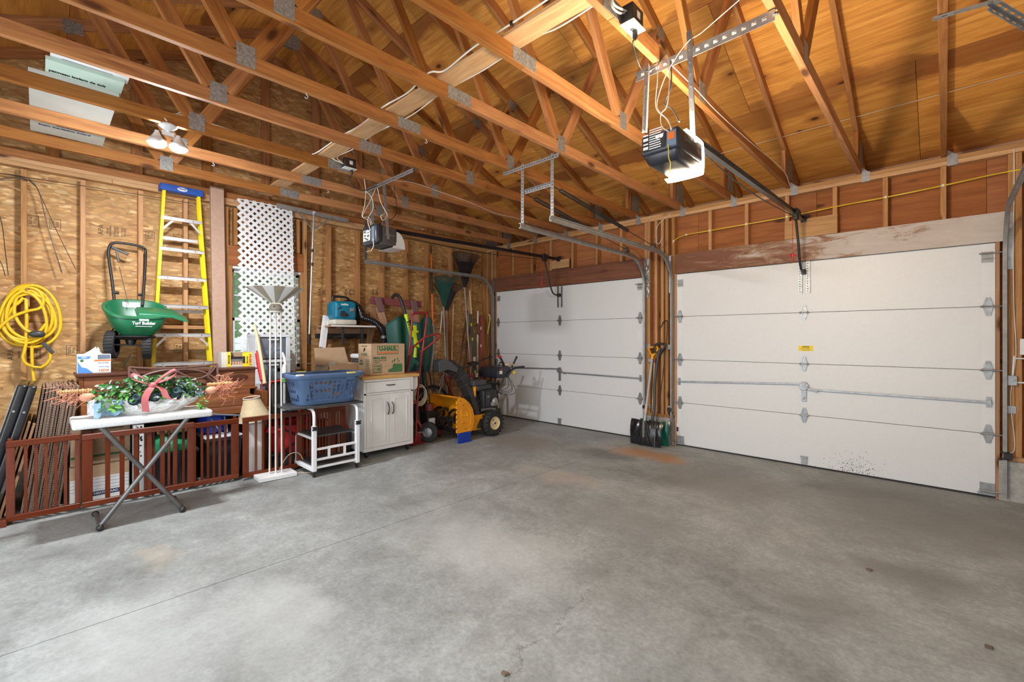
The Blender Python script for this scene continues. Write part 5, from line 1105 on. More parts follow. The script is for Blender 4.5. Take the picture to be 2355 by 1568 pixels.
# things on the piano
T = thing('bag_box', 'blue and white carton of trash bags with a white bag sticking out, on the piano', 'box', (.5, -5.16, 1.03))
y0_, y1_ = -5.272, -5.055; m = MB(); m.bb((.36, y0_, 1.031), (.545, y1_, 1.195)); part(T, 'carton', m, 'paper_white', bevel=.003)
fx = .5456
def fl(T, nm, poly, mat, x=fx): m = MB(); m.prism(poly, (x, 0, 0), (0, 1, 0), (0, 0, 1), (.0006, 0, 0)); return part(T, nm, m, mat)
fl(T, 'printed_area', [(y0_ + .004, 1.035), (y0_ + .10, 1.035), (y0_ + .06, 1.075), (y0_ + .03, 1.085), (y0_ + .01, 1.12), (y0_ + .004, 1.14)], 'ink_blue'); fl(T, 'printed_area', [(y0_ + .004, 1.155), (y0_ + .075, 1.155), (y0_ + .088, 1.178), (y0_ + .004, 1.178)], 'ink_blue'); fl(T, 'printed_area', [(y0_ + .13, 1.15), (y1_ - .004, 1.152), (y1_ - .004, 1.19), (y0_ + .13, 1.19)], 'panel_blue')
fl(T, 'printed_area', [(y0_ + .10, 1.133), (y1_ - .003, 1.133), (y1_ - .003, 1.147), (y0_ + .115, 1.147)], 'ink_orange')
m = MB(); m.disc((fx, y0_ + .03, 1.14), .012, .001, (1, 0, 0), 16); part(T, 'round_seal', m, 'ink_green')
text(T, 'HDX', (fx + .0008, y1_ - .045, 1.052), (0, 1, 0), (0, 0, 1), .03, 'ink_orange', .001, .07); text(T, 'TALL KITCHEN', (fx + .0008, y1_ - .05, 1.118), (0, 1, 0), (0, 0, 1), .012, 'ink_navy', .0002, .07); text(T, 'trash bags', (fx + .0008, y1_ - .045, 1.085), (0, 1, 0), (0, 0, 1), .013, 'ink_blue', .0002, .07); text(T, 'HDX', (fx + .0008, y0_ + .045, 1.167), (0, 1, 0), (0, 0, 1), .015, 'ink_white', .0005, .035)
m = MB(); m.grid(lambda u, v: V((.455 + .05 * math.cos(6.28 * u) * (1 - v * .85) + .012 * math.sin(9 * v + 5 * u), -5.165 + .065 * math.sin(6.28 * u) * (1 - v * .85) + .02 * v, 1.192 + .055 * v + .012 * math.sin(6.28 * u * 3 + 4 * v) * v)), 24, 7); part(T, 'bag', m, 'paper_white', smooth=50)
T = thing('brush_box', 'yellow and black open carton of paint brushes on the right end of the piano', 'box', (.45, -4.04, 1.03))
y0_, y1_ = -4.19, -3.895; m = MB()
x0_, x1_ = .33, .475
m.bb((x0_, y0_, 1.031), (x1_, y1_, 1.034)); m.bb((x0_, y0_, 1.031), (x0_ + .003, y1_, 1.185)); m.bb((x0_, y0_, 1.031), (x1_, y0_ + .003, 1.185)); m.bb((x0_, y1_ - .003, 1.031), (x1_, y1_, 1.185)); m.bb((x0_, y0_, 1.183), (x1_ - .06, y1_, 1.186)); m.bb((x1_ - .003, y0_, 1.031), (x1_, y0_ + .085, 1.185)); m.bb((x1_ - .003, y1_ - .10, 1.031), (x1_, y1_, 1.185)); m.bb((x1_ - .003, y0_ + .08, 1.031), (x1_, y1_ - .09, 1.05))
part(T, 'carton', m, 'off_white', bevel=.001)
fx = x1_ + .0004; fl(T, 'printed_area', [(y0_ + .05, 1.033), (y0_ + .085, 1.033), (y0_ + .085, 1.184), (y0_ + .05, 1.184)], 'sticker_yellow', fx); fl(T, 'printed_area', [(y1_ - .10, 1.033), (y1_ - .002, 1.033), (y1_ - .002, 1.184), (y1_ - .10, 1.184)], 'sticker_yellow', fx); fl(T, 'printed_area', [(y1_ - .10, 1.07), (y1_ - .075, 1.06), (y1_ - .075, 1.14), (y1_ - .10, 1.14)], 'ink_black', fx + .0006)
text(T, 'HUSKY', (fx + .0014, y1_ - .024, 1.10), (0, 0, -1), (0, 1, 0), .036, 'red_plastic', .0016, .125); text(T, 'PAINTERS', (fx + .0014, y1_ - .055, 1.10), (0, 0, -1), (0, 1, 0), .018, 'ink_black', .0006, .08); text(T, 'BRUSHES', (fx + .0014, y0_ + .067, 1.11), (0, 0, -1), (0, 1, 0), .02, 'ink_black', .0008, .09)
m = MB(); m.prism([(0, 0), (.17, .0), (.16, -.05), (.02, -.05)], (x1_ + .001, y0_ + .10, 1.186), (0, 1, 0), (.35, 0, 1), (.002, 0, 0)); part(T, 'flap', m, 'cardboard')
for k in range(5):
    yy = y0_ + .10 + .024 * k; m = MB(); m.taper((x1_ - .03, yy, 1.036), (.012, .012), (x1_ - .03, yy + .006, 1.09), (.010, .010)); br = part(T, 'brush_handle', m, 'tan_wood' if k % 2 else 'orange_plastic', bevel=.002)
    m = MB(); m.bb((x1_ - .038, yy - .006, 1.09), (x1_ - .022, yy + .016, 1.11)); part(br, 'ferrule', m, 'galv'); m = MB(); m.bb((x1_ - .037, yy - .007, 1.11), (x1_ - .023, yy + .017, 1.15)); part(br, 'bristles', m, 'ink_black')

# ------------------------------------------------------------------ leaning boards and sheets at far left
T = thing('folded_game_table', 'black folded table with rivets leaning at the left edge, beside the flattened cartons', 'table', (.6, -5.7, 0))
al = math.atan2(.235, .955); M_ = Matrix.Translation((.62, -5.815, .02)) @ rot('X', -al)
m = MB(M_); m.box((0, .0, .5), (.66, .05, .99)); m.box((0, .051, .5), (.66, .05, .99)); sh = part(T, 'half', m, 'black_gloss', smooth=40, bevel=.012, seg=3)
m = MB(M_)
m.box((0, -.03, .5), (.60, .008, .93)); part(T, 'top_face', m, 'galv_dull', bevel=.004, label='grey table top face')
for q in (-.002, .052):
    m = MB(M_); m.disc((.331, q, .80), .008, .004, (1, 0, 0), 10); part(T, 'rivet', m, 'galv_bright')
for k, (a, b) in enumerate(((-.095, 0), (-.070, .02))):
    M2 = Matrix.Translation((.56, -5.70 + .028 * k, .0)) @ rot('X', -al * .9); m = MB(M2); m.box((0, 0, .36), (.62, .016, .70 - b)); solo('wood_sheet', ('brown wooden panel leaning between the black folded table and the flattened cartons, ' + ('left' if k == 0 else 'right') + ' one'), 'panel', m, 'tan_wood', bevel=.002)
# flattened cartons, every sheet its own
al = math.atan2(.118, .94)
NS = 15
for k in range(NS):
    M2 = Matrix.Translation((.555 + .012 * math.sin(k * 2.3), -5.592 + .0138 * k, .0)) @ rot('X', -al - .004 * math.sin(k * 1.7)) @ rot('Z', .01 * math.sin(k))
    m = MB(M2); h = .965 + .012 * math.sin(k * 3.1); m.box((0, .006, h / 2), (.60, .0052, h)); m.box((0, -.0005, h / 2), (.60, .0052, h))
    T = thing('flattened_carton', 'flattened corrugated cardboard carton, %s the leaning stack at left' % (['leftmost of'] + [w + ' from the left in' for w in ('second', 'third', 'fourth', 'fifth', 'sixth', 'seventh', 'eighth', 'ninth', 'tenth', 'eleventh', 'twelfth', 'thirteenth', 'fourteenth')] + ['rightmost of'])[k], 'carton', (.55, -5.55 + .0138 * k, 0), group='flattened cartons leaning in a stack')
    part(T, 'sheet', m, 'cardboard_edge' if 'cardboard_edge' in MATS else 'cardboard')

# ================================================================== in front of the left wall, from left to right
# wooden pet gates: one panel builder, every slat its own part
def gate_panel(T, x, y0, y1, zt, n, ws=.030, lead=.045, tail=.03, wide0=True):
    board(T, 'top_rail', (x, y0, zt - .022), (x, y1, zt - .022), .032, .044, 'gate_wood', bev=.003); board(T, 'bottom_rail', (x, y0, .045), (x, y1, .045), .032, .042, 'gate_wood', bev=.003)
    board(T, 'stile', (x, y0 + lead / 2, .066), (x, y0 + lead / 2, zt - .044), lead, .028, 'gate_wood', up=(1, 0, 0), bev=.003)
    board(T, 'stile', (x, y1 - tail / 2, .066), (x, y1 - tail / 2, zt - .044), tail, .028, 'gate_wood', up=(1, 0, 0), bev=.003)
    a, b = y0 + lead, y1 - tail
    for k in range(n): y = a + (b - a) * (k + 1) / (n + 1); board(T, 'slat', (x, y, .066), (x, y, zt - .044), ws, .016, 'gate_wood', up=(1, 0, 0), bev=.002)
G1 = thing('pet_gate', 'red-brown wooden pet gate of three panels standing on the floor under the speckled table', 'gate', (1.06, -4.92, 0))
gate_panel(G1, 1.058, -5.66, -5.275, .598, 5, .02); gate_panel(G1, 1.076, -5.268, -4.545, .590, 6, .03, .062, .05); gate_panel(G1, 1.094, -4.548, -4.20, .582, 5, .02, .012, .062)
for k in range(7): y = -4.93 + .052 * k; board(G1, 'slat', (1.050, y, .066), (1.050, y, .54), .02, .014, 'gate_wood', up=(1, 0, 0), bev=.002)
for y, z in ((-5.64, .615), (-4.215, .60)): m = MB(); m.bb((1.02, y - .012, z - .615 + .0), (1.04, y + .012, z)); part(G1, 'hinge_post', m, 'gate_wood', bevel=.002)
m = MB(); m.bb((1.03, -5.69, .0), (1.10, -5.655, .05)); part(G1, 'foot', m, 'gate_wood', bevel=.004)
G2 = thing('pet_gate', 'red-brown wooden pet gate standing between the lampshade and the rolling cart', 'gate', (1.13, -3.73, 0))
gate_panel(G2, 1.14, -4.178, -3.64, .588, 6, .02, .05, .05); gate_panel(G2, 1.125, -3.645, -3.17, .59, 11, .018, .03, .05); board(G2, 'stile', (1.125, -3.32, .066), (1.125, -3.32, .55), .05, .028, 'gate_wood', up=(1, 0, 0), bev=.003)

# folding personal table
T = thing('folding_table', 'small folding table with speckled white top on crossed dark grey legs', 'table', (1.47, -4.95, 0))
m = MB(); m.bb((1.285, -5.345, .712), (1.665, -4.535, .765)); part(T, 'tabletop', m, 'speckle', smooth=40, bevel=.016, seg=3)
for x, (ya, yb_) in ((1.642, (-5.205, -4.70)), (1.610, (-4.735, -5.20))):
    m = MB(); m.tube([(x, ya, .025), (x, yb_, .715)], .0165, 10); part(T, 'leg', m, 'grey_steel', smooth=50)
for y, xs in ((-5.205, (1.30, 1.66)), (-4.735, (1.33, 1.66))):
    m = MB(); m.tube([(xs[0], y, .028), (xs[1], y, .028)], .013, 10); part(T, 'foot_bar', m, 'grey_steel', smooth=50)
    for x in xs: m = MB(); m.ball((x, y, .022), (.024, .022, .022)); part(T, 'foot_cap', m, 'black_plastic', smooth=60)
m = MB(); m.tube([(1.60, -4.968, .37), (1.655, -4.968, .37)], .008, 8); m.disc((1.660, -4.968, .37), .010, .006, (1, 0, 0), 10); part(T, 'pivot_bolt', m, 'galv_bright')

# floral arrangement in a crumpled white wrapper, on the table
FA = thing('flower_basket', 'long flower arrangement with pink bow and crumpled white wrapper on the speckled table', 'flowers', (1.47, -4.92, .762))
fc = V((1.46, -4.90, .765))
def crumple(u, v):
    a = 2 * math.pi * u; rx, ry = (.125, .315); k = .60 + .46 * math.sin(v * 1.5)
    z = .002 + .125 * v; p = V((fc.x + rx * k * math.cos(a), fc.y + ry * k * math.sin(a), fc.z + z))
    n_ = noise.noise(p * 15) * .06 + abs(noise.noise(p * 30)) * .085 + noise.noise(p * 62) * .03 - .02; q = V((math.cos(a), math.sin(a), .4)).normalized(); return p + q * n_ * (0.15 + v) + V((0, 0, .02 * noise.noise(V((u * 9, v * 3, 2))) * v))
m = MB(); m.grid(crumple, 96, 12); m.disc((fc.x, fc.y, fc.z + .012), .07, .01); part(FA, 'wrapper', m, 'paper_white')
m = MB(); m.grid(lambda u, v: V((fc.x + .085 + .03 * math.sin(u * 9) + .02 * noise.noise(V((u * 7, v * 5, 1))), fc.y - .33 + .16 * u, fc.z + .005 + .11 * v + .03 * noise.noise(V((u * 5, v * 6, 4))) + .015 * u)), 14, 9); part(FA, 'plastic_wrap', m, 'blue_film', smooth=30)
m = MB(); m.grid(lambda u, v: V((fc.x + .02 + .05 * math.sin(u * 7) + .02 * noise.noise(V((u * 7, v * 5, 9))), fc.y - .36 + .14 * u, fc.z + .03 + .10 * v + .03 * noise.noise(V((u * 6, v * 6, 7))))), 12, 9); part(FA, 'plastic_wrap', m, 'plastic_film', smooth=30)
def leaves(name, mat, n, box, s, flat=.15, kind='stuff', seed=3):
    rr = random.Random(seed); bm = bmesh.new()
    for k in range(n):
        while True:
            q = V((rr.uniform(-1, 1), rr.uniform(-1, 1), rr.uniform(0, 1)))
            if q.x * q.x + q.y * q.y * .9 + q.z * q.z * .8 < 1: break
        c = V((box[0].x + q.x * box[1].x, box[0].y + q.y * box[1].y, box[0].z + q.z * box[1].z))
        d = (V((q.x, q.y * .5, .6)) + V((rr.uniform(-1, 1), rr.uniform(-1, 1), rr.uniform(-.6, .8))) * .8).normalized(); e = d.orthogonal().normalized(); e = Matrix.Rotation(rr.uniform(0, 6.28), 3, d) @ e; f = d.cross(e); z = s * rr.uniform(.6, 1.25)
        vs = [bm.verts.new(c + e * z * a + f * z * b + d * z * h) for a, b, h in ((-1, 0, 0), (-.45, .5, .12), (.3, .55, .14), (1, 0, -.1), (.3, -.55, .14), (-.45, -.5, .12))]; mid = bm.verts.new(c - d * z * .05)
        for i in range(6): bm.faces.new((vs[i], vs[(i + 1) % 6], mid))
    me = bpy.data.meshes.new(name); 
    inv = TH[FA.name].inverted()
    for v_ in bm.verts: v_.co = inv @ v_.co
    bm.to_mesh(me); bm.free(); me.materials.append(MATS[mat]); o = _link(name, me, FA, TH[FA.name]); o['kind'] = kind; return o
top = fc + V((0, 0, .115))
leaves('ivy_leaves', 'leaf_green', 420, (top, V((.13, .36, .16))), .023, seed=1); leaves('fern_leaves', 'leaf_bright', 200, (top + V((.05, -.02, -.01)), V((.12, .33, .12))), .018, seed=2)
leaves('eucalyptus_leaves', 'leaf_blue', 120, (top + V((.06, .05, -.01)), V((.09, .30, .13))), .024, seed=5); leaves('sage_leaves', 'leaf_pale', 110, (top + V((.02, 0, .03)), V((.10, .34, .14))), .017, seed=6)
leaves('trailing_ivy', 'leaf_bright', 26, (fc + V((.12, .31, -.01)), V((.03, .035, .12))), .02, seed=8); leaves('trailing_ivy', 'leaf_bright', 30, (fc + V((.12, -.24, .05)), V((.035, .07, .07))), .022, seed=9)
for k, (y, z) in enumerate(((-.10, .10), (.14, .13), (-.06, .085), (.13, .09), (-.12, .075), (.0, .09))): 
    c = fc + V((.125, y, z + .035)); m = MB()
    for j in range(5): m.lathe([(.004, 0), (.018 + .004 * j, .006 * (5 - j) * .6), (.022 + .004 * j, .018)], c, (1, .1 * (j - 2), .25), 10, cap=False)
    part(FA, 'rosette', m, 'leaf_blue', smooth=40)
m = MB(); 
for k in range(9): a = k * .7; m.bar(fc + V((.10, -.09, .16)), fc + V((.12 + .02 * math.sin(a), -.09 + .05 * math.cos(a), .16 + .03 * math.sin(a))), .012, .003)
part(FA, 'dried_flower', m, 'hub_cream')
# curly straw sprays and copper globes at both ends
for s, c in ((-1, fc + V((.0, -.42, .15))), (1, fc + V((.02, .45, .14)))):
    rr = random.Random(11 + s); 
    for mat_ in ('straw_copper', 'straw_peach'):
        m = MB()
        for k in range(38 if s > 0 else 20):
            p = c + V((rr.uniform(-.05, .05), rr.uniform(-.05, .08 * 1), rr.uniform(-.03, .04))); d = V((rr.uniform(-1, 1), s * rr.uniform(-.2, 1.1), rr.uniform(-.8, .8))).normalized(); e = d.orthogonal(); L_ = rr.uniform(.05, .15)
            m.tube([p, p + d * L_ * .35 + e * .018, p + d * L_ * .7 - e * .012, p + d * L_ + e * .02], .0022, 4, cap=False)
        part(FA, 'curly_straw', m, mat_)['kind'] = 'stuff'
    m = MB(); m.ball(c + V((.03, -s * .06, .0)), (.035, .045, .032)); part(FA, 'copper_globe', m, 'straw_peach', smooth=80)
    m = MB()
    for k in range(13): m.disc(c + V((0, -s * (.14 - .014 * k) + s * .06, .045)), .013 + .004 * (k % 2), .012, (0, 1, 0), 10)
    part(FA, 'wheat_twist', m, 'tan_rope', smooth=50)
m = MB()
for c_, h in (((0, 0, 0), 1),):
    bc = fc + V((.13, -.005, .215))
    for s, sz in ((-1, 1.0), (1, 1.25)):
        pts = spline([bc, bc + V((.03, s * .045, .05)) * sz, bc + V((.01, s * .105, .085)) * sz, bc + V((-.02, s * .115, .05)) * sz, bc + V((-.02, s * .05, .015)) * sz, bc], 5)
        m.loft([[p + V((0, 0, 0)), p + V((-.055, s * .006, .012))] for p in pts], cap=False, closed=False)
    for pts in ([bc, bc + V((.03, .05, -.03)), bc + V((.045, .08, -.10)), bc + V((.05, .15, -.125))], [bc, bc + V((.03, -.03, -.04)), bc + V((.05, -.055, -.10)), bc + V((.06, -.05, -.19))]):
        sp = spline(pts, 5); m.loft([[p + V((0, -.02, .008)), p + V((.004, .022, .0))] for p in sp], cap=False, closed=False)
    m.ball(bc, (.022, .03, .024))
part(FA, 'bow', m, 'bow_pink', smooth=50, sol=.002)

# cartons, totes and bags behind the gate
def carton(label, x0, x1, y0, y1, z0, z1, mat='cardboard'):
    T = thing('carton', label, 'box', ((x0 + x1) / 2, (y0 + y1) / 2, z0)); m = MB(); m.bb((x0, y0, z0), (x1, y1, z1)); part(T, 'body', m, mat, bevel=.004); return T
T = carton('brown moving carton with green printing on top of the file box behind the pet gate', .61, .845, -5.325, -4.955, .302, .602)
m = MB(); m.bb((.845, -5.322, .36), (.8458, -4.958, .378)); m.bb((.845, -5.27, .42), (.8458, -5.21, .49)); part(T, 'green_print', m, 'ink_green')
text(T, 'EASY-TO-LIFT HANDLES', (.8466, -5.12, .585), (0, 1, 0), (0, 0, 1), .022, 'ink_brown', .0008, .24); text(T, 'LARGE BOX', (.8466, -5.14, .515), (0, 1, 0), (0, 0, 1), .03, 'ink_green', .0008, .18); text(T, 'holds clothes\nlinens and toys', (.8466, -5.05, .45), (0, 1, 0), (0, 0, 1), .02, 'ink_brown', .0004, .12)
m = MB(); m.lathe([(.034, 0), (.034, .0012)], (.845, -5.13, .555), (1, 0, 0), 18, sx=.45); part(T, 'hand_hole', m, 'ink_black')
T = carton('tan and white file storage box on the floor under the brown moving carton', .61, .84, -5.33, -4.96, .001, .30, 'cardboard')
m = MB(); m.bb((.84, -5.325, .005), (.8408, -4.965, .19)); part(T, 'white_print', m, 'paper_white'); m = MB(); m.bb((.8408, -5.20, .04), (.8416, -5.02, .075)); part(T, 'name_strip', m, 'ink_navy'); text(T, 'NEATGUARD', (.8424, -5.11, .057), (0, 1, 0), (0, 0, 1), .024, 'ink_white', .0006, .15)
for k in range(4): m = MB(); m.bb((.8408, -5.325, .09 + .028 * k), (.8412, -4.965, .092 + .028 * k)); part(T, 'print_line', m, 'ink_brown')
def tote(label, x0, x1, y0, y1, h, z=0.001, lid=None):
    T = thing('storage_tote', label, 'tote', ((x0 + x1) / 2, (y0 + y1) / 2, z)); c = ((x0 + x1) / 2, (y0 + y1) / 2); d = (x1 - x0, y1 - y0); m = MB()
    R_ = lambda s, zz: [V((c[0] + a * d[0] / 2 * s, c[1] + b * d[1] / 2 * s, zz)) for a, b in ((-1, -1), (1, -1), (1, 1), (-1, 1))]
    m.loft([R_(.86, z), R_(.97, z + h - .03), R_(1.04, z + h - .03), R_(1.04, z + h), R_(.95, z + h), R_(.93, z + h - .04), R_(.82, z + .01)]); part(T, 'bin', m, 'tote_grey', bevel=.006)
    for k in range(5): m = MB(); yy = y0 + (y1 - y0) * (k + 1) / 6; m.bar((c[0] + d[0] * .432, yy, z + .02), (c[0] + d[0] * .486, yy, z + h - .035), .02, .006, (1, 0, 0)); part(T, 'rib', m, 'tote_grey')
    if lid: m = MB(); m.loft([R_(1.05, z + h + .001), R_(1.05, z + h + .012), R_(.9, z + h + .022)]); part(T, 'lid', m, lid, bevel=.004)
    return T
tote('dark grey tote heaped with green tarp behind the first pet gate', .64, 1.0, -4.86, -4.50, .34); tote('dark grey lidded tote with a blue bag on top, behind the first pet gate', .64, 1.0, -4.44, -4.14, .40, lid='plastic_film')
T = thing('green_tarp', 'folded green tarp heaped in the middle dark grey tote', 'tarp', (.72, -4.7, .30)); m = MB(); m.ball((.82, -4.69, .34), (.14, .16, .15), 20, 10)
for v_ in m.v: v_ += V((noise.noise(v_ * 9), noise.noise(v_ * 9 + V((5, 0, 0))), noise.noise(v_ * 11))) * .035
part(T, 'cloth', m, 'pot_green', smooth=50)
T = thing('fabric_roll', 'olive rolled fabric lying on the green tarp', 'fabric', (.66, -4.62, .47)); m = MB(); m.tube([(.78, -4.82, .535), (.80, -4.66, .55), (.78, -4.52, .53)], [.045, .055, .04], 12); part(T, 'roll', m, 'olive_dark', smooth=60); m = MB(); m.tube([(.87, -4.78, .515), (.89, -4.66, .53), (.87, -4.54, .51)], [.035, .045, .03], 12); part(T, 'roll', m, 'tan_rope', smooth=60)
T = thing('printed_carton', 'black and white patterned carton standing behind the brown moving carton', 'box', (.6, -4.93, .3)); m = MB(); m.bb((.86, -4.945, .002), (.94, -4.875, .60)); part(T, 'body', m, 'paper_white', bevel=.003); m = MB(); rr = random.Random(4)
for k in range(40): a, b = rr.uniform(-4.94, -4.895), rr.uniform(.3, .58); m.bb((.94, a, b), (.9408, a + rr.uniform(.004, .014), b + rr.uniform(.004, .02)))
part(T, 'pattern', m, 'ink_black')
T = thing('blue_bag', 'bright blue plastic shopping bag on the lidded tote', 'bag', (.80, -4.32, .43)); m = MB(); m.loft([[V((.80 + rx * math.cos(t), -4.34 + ry * math.sin(t) + .01 * math.sin(5 * t), z + .006 * math.sin(7 * t))) for t in [6.283 * k / 26 for k in range(26)]] for rx, ry, z in ((.06, .07, .425), (.10, .115, .45), (.11, .12, .52), (.10, .11, .585), (.095, .105, .60), (.085, .095, .58), (.07, .08, .5))]); part(T, 'bag', m, 'bag_blue', smooth=50)
m = MB(); m.tube(spline([(.90, -4.38, .58), (.925, -4.30, .44), (.93, -4.25, .45), (.90, -4.27, .585)], 6), .006, 6); part(T, 'handle', m, 'blue_film', smooth=60)
T = thing('broom', 'pale blue handled stick lying over the tote behind the gate corner', 'stick', (1.0, -4.4, .6)); m = MB(); m.tube([(1.0, -4.55, .66), (.97, -4.26, .605), (.95, -4.08, .575)], .008, 8); part(T, 'handle', m, 'panel_blue', smooth=60); m = MB(); m.box((.95, -4.09, .585), (.035, .05, .03)); part(T, 'grip', m, 'orange_plastic', bevel=.006)
# small wooden floor cloth and plastic sheet beneath the cartons left out of sight
# red folding wagon behind the second gate
T = thing('wagon', 'red fabric folding wagon with black tube frame behind the right-hand pet gate', 'wagon', (.85, -3.75, 0))
m = MB(); m.loft([[V((.83 + a * .2 * s, -3.60 + b * .26 * s, z)) for a, b in ((-1, -1), (0, -1.02), (1, -1), (1.05, 0), (1, 1), (0, 1.02), (-1, 1), (-1.05, 0))] for s, z in ((.9, .16), (.98, .28), (1, .44), (.94, .44), (.88, .2))]); part(T, 'tub', m, 'red_fabric', bevel=.015, seg=2, smooth=40)
for a, b in (((1.055, -3.86, .14), (1.055, -3.36, .46)), ((1.055, -3.36, .14), (1.055, -3.86, .46)), ((1.055, -3.87, .45), (1.055, -3.33, .45)), ((1.055, -3.86, .12), (1.055, -3.36, .12))): m = MB(); m.tube([a, b], .008, 8); part(T, 'frame_tube', m, 'black_plastic', smooth=60)
for y in (-3.78, -3.42): m = MB(); m.lathe([(.03, -.02), (.085, -.02), (.09, 0), (.085, .02), (.03, .02)], (1.04, y, .091), (1, 0, 0), 22, cap=False); w = part(T, 'wheel', m, 'rubber', smooth=40); m = MB(); m.disc((1.062, y, .091), .05, .006, (1, 0, 0), 18); part(w, 'hub', m, 'dark_grey_plastic')
m = MB(); m.grid(lambda u, v: V((.94 + .10 * v, -3.94 + .6 * u, .40 + .05 * u + .03 * math.sin(u * 13) * math.sin(v * 4) + .03 * noise.noise(V((u * 6, v * 5, 3))))), 26, 8); part(T, 'canopy_cloth', m, 'red_fabric', smooth=50)
T = thing('cooler', 'white plastic lid lying under the beige lampshade', 'lid', (.98, -4.06, .5)); m = MB(); m.bb((.925, -4.15, .501), (1.05, -3.97, .532)); part(T, 'lid', m, 'white_plastic', bevel=.01)
T = carton('small white carton under the beige lampshade, mostly hidden by the second pet gate', .925, 1.045, -4.12, -3.965, .001, .50, 'paper_white')
T = thing('lampshade', 'beige bell-shaped lampshade standing behind the second pet gate', 'lampshade', (.95, -4.02, .535)); m = MB(); m.lathe([(.155, 0), (.135, .04), (.108, .10), (.085, .16), (.072, .215)], (.95, -4.02, .535), (.04, -.14, 1), 28, cap=False); part(T, 'shade', m, 'lampshade_cloth', smooth=60, sol=.003)
m = MB(); m.torus(V((.95, -4.02, .535)) + V((.04, -.14, 1)).normalized() * .216, .073, .004, (.04, -.14, 1)); m.torus((.95, -4.02, .537), .155, .004, (.04, -.14, 1)); part(T, 'trim_ring', m, 'off_white', smooth=60)
# things between piano and cart: drawers, sticks, spray mop, red backpack
T = thing('drawer_tower', 'tall grey plastic drawer tower with clear drawers in front of the window', 'drawers', (.55, -3.60, 0))
y0, y1, x1 = (0.62, -3.911, 1.23)[1], (0.62, -3.558, 1.224)[1], .62; m = MB()
for y in (y0, y1 - .045): m.bb((.33, y, .002), (x1, y + .045, 1.375))
for z in (.05, .33, .60, .84, 1.07, 1.345): m.bb((.33, y0, z), (x1 + .004, y1, z + .03))
m.bb((.33, y0, .002), (.34, y1, 1.375)); part(T, 'frame', m, 'organizer', bevel=.003)
for z0, z1 in ((.09, .325), (.37, .595), (.64, .835), (.88, 1.065), (1.11, 1.34)):
    m = MB(); m.bb((.345, y0 + .05, z0), (x1 - .01, y1 - .05, z1)); d = part(T, 'drawer', m, 'drawer_dark', bevel=.006)
    m = MB(); m.bb((x1 - .01, (y0 + y1) / 2 - .05, z1 - .03), (x1 + .012, (y0 + y1) / 2 + .05, z1 - .015)); part(d, 'pull', m, 'organizer', bevel=.003)
    m = MB(); rr = random.Random(int(z0 * 100))
    for k in range(6): a, b = rr.uniform(y0 + .06, y1 - .12), rr.uniform(z0 + .02, z1 - .07); m.bb((x1 - .0098, a, b), (x1 - .009, a + .04, b + .045))
    part(d, 'contents', m, 'panel_blue')
T = thing('wooden_pole', 'pale round wooden pole leaning between the piano and the drawer tower', 'pole', (0.93, -3.937, 0.885)); m = MB(); m.tube([(0.92, -3.917, 0.874), (0.75, -3.921, 1.277), (0.66, -3.935, 1.477)], [.017, .016, .013], 10); part(T, 'pole', m, 'pale_wood', smooth=60)
T = thing('umbrella', 'folded red umbrella standing by the pale wooden pole', 'umbrella', (0.85, -3.932, 0.914)); m = MB(); m.tube([(0.85, -3.924, 0.905), (0.8, -3.929, 1.054), (0.76, -3.937, 1.178)], [.016, .026, .022], 10); part(T, 'canopy', m, 'red_plastic', smooth=60); m = MB(); m.tube([(0.85, -3.928, 0.914), (0.88, -3.925, 0.792)], .006, 6); m.tube([(0.76, -3.937, 1.169), (0.75, -3.942, 1.205)], [.012, .008], 6); part(T, 'shaft', m, 'red_plastic', smooth=60)
T = thing('spray_mop', 'white and green spray mop standing behind the floor lamp', 'mop', (0.95, -3.74, 0.579)); m = MB(); m.tube([(0.97, -3.747, 0.605), (0.95, -3.74, 0.881)], .013, 10); part(T, 'pole', m, 'pvc_grey', smooth=60); m = MB(); m.tube([(0.95, -3.74, 0.908), (0.94, -3.737, 1.006), (0.94, -3.733, 1.06)], [.022, .026, .018], 12); part(T, 'bottle', m, 'white_plastic', smooth=60); m = MB(); m.tube([(0.95, -3.74, 0.881), (0.95, -3.74, 0.917)], .023, 12); part(T, 'collar', m, 'leaf_bright', smooth=60)
m = MB(); m.tube(spline([(0.94, -3.728, 1.051), (0.93, -3.729, 1.105), (0.91, -3.739, 1.163), (0.9, -3.748, 1.182)], 4), .015, 10, flat=.7); part(T, 'grip', m, 'white_plastic', smooth=60); m = MB(); m.bar((0.97, -3.773, 0.599), (0.97, -3.687, 0.607), .05, .03); part(T, 'head', m, 'pvc_grey', bevel=.006)
T = thing('suitcase', 'black suitcase with red edges standing behind the floor lamp poles', 'suitcase', (.80, -3.72, .47)); m = MB(); m.bb((.70, -3.86, .47), (.88, -3.55, .90)); part(T, 'body', m, 'black_plastic', smooth=40, bevel=.05, seg=4); m = MB(); m.tube(spline([(.885, -3.86, .52), (.885, -3.865, .84), (.885, -3.82, .885), (.885, -3.60, .885), (.885, -3.56, .84), (.885, -3.565, .52)], 5), .011, 8); part(T, 'red_trim', m, 'red_plastic', smooth=60)

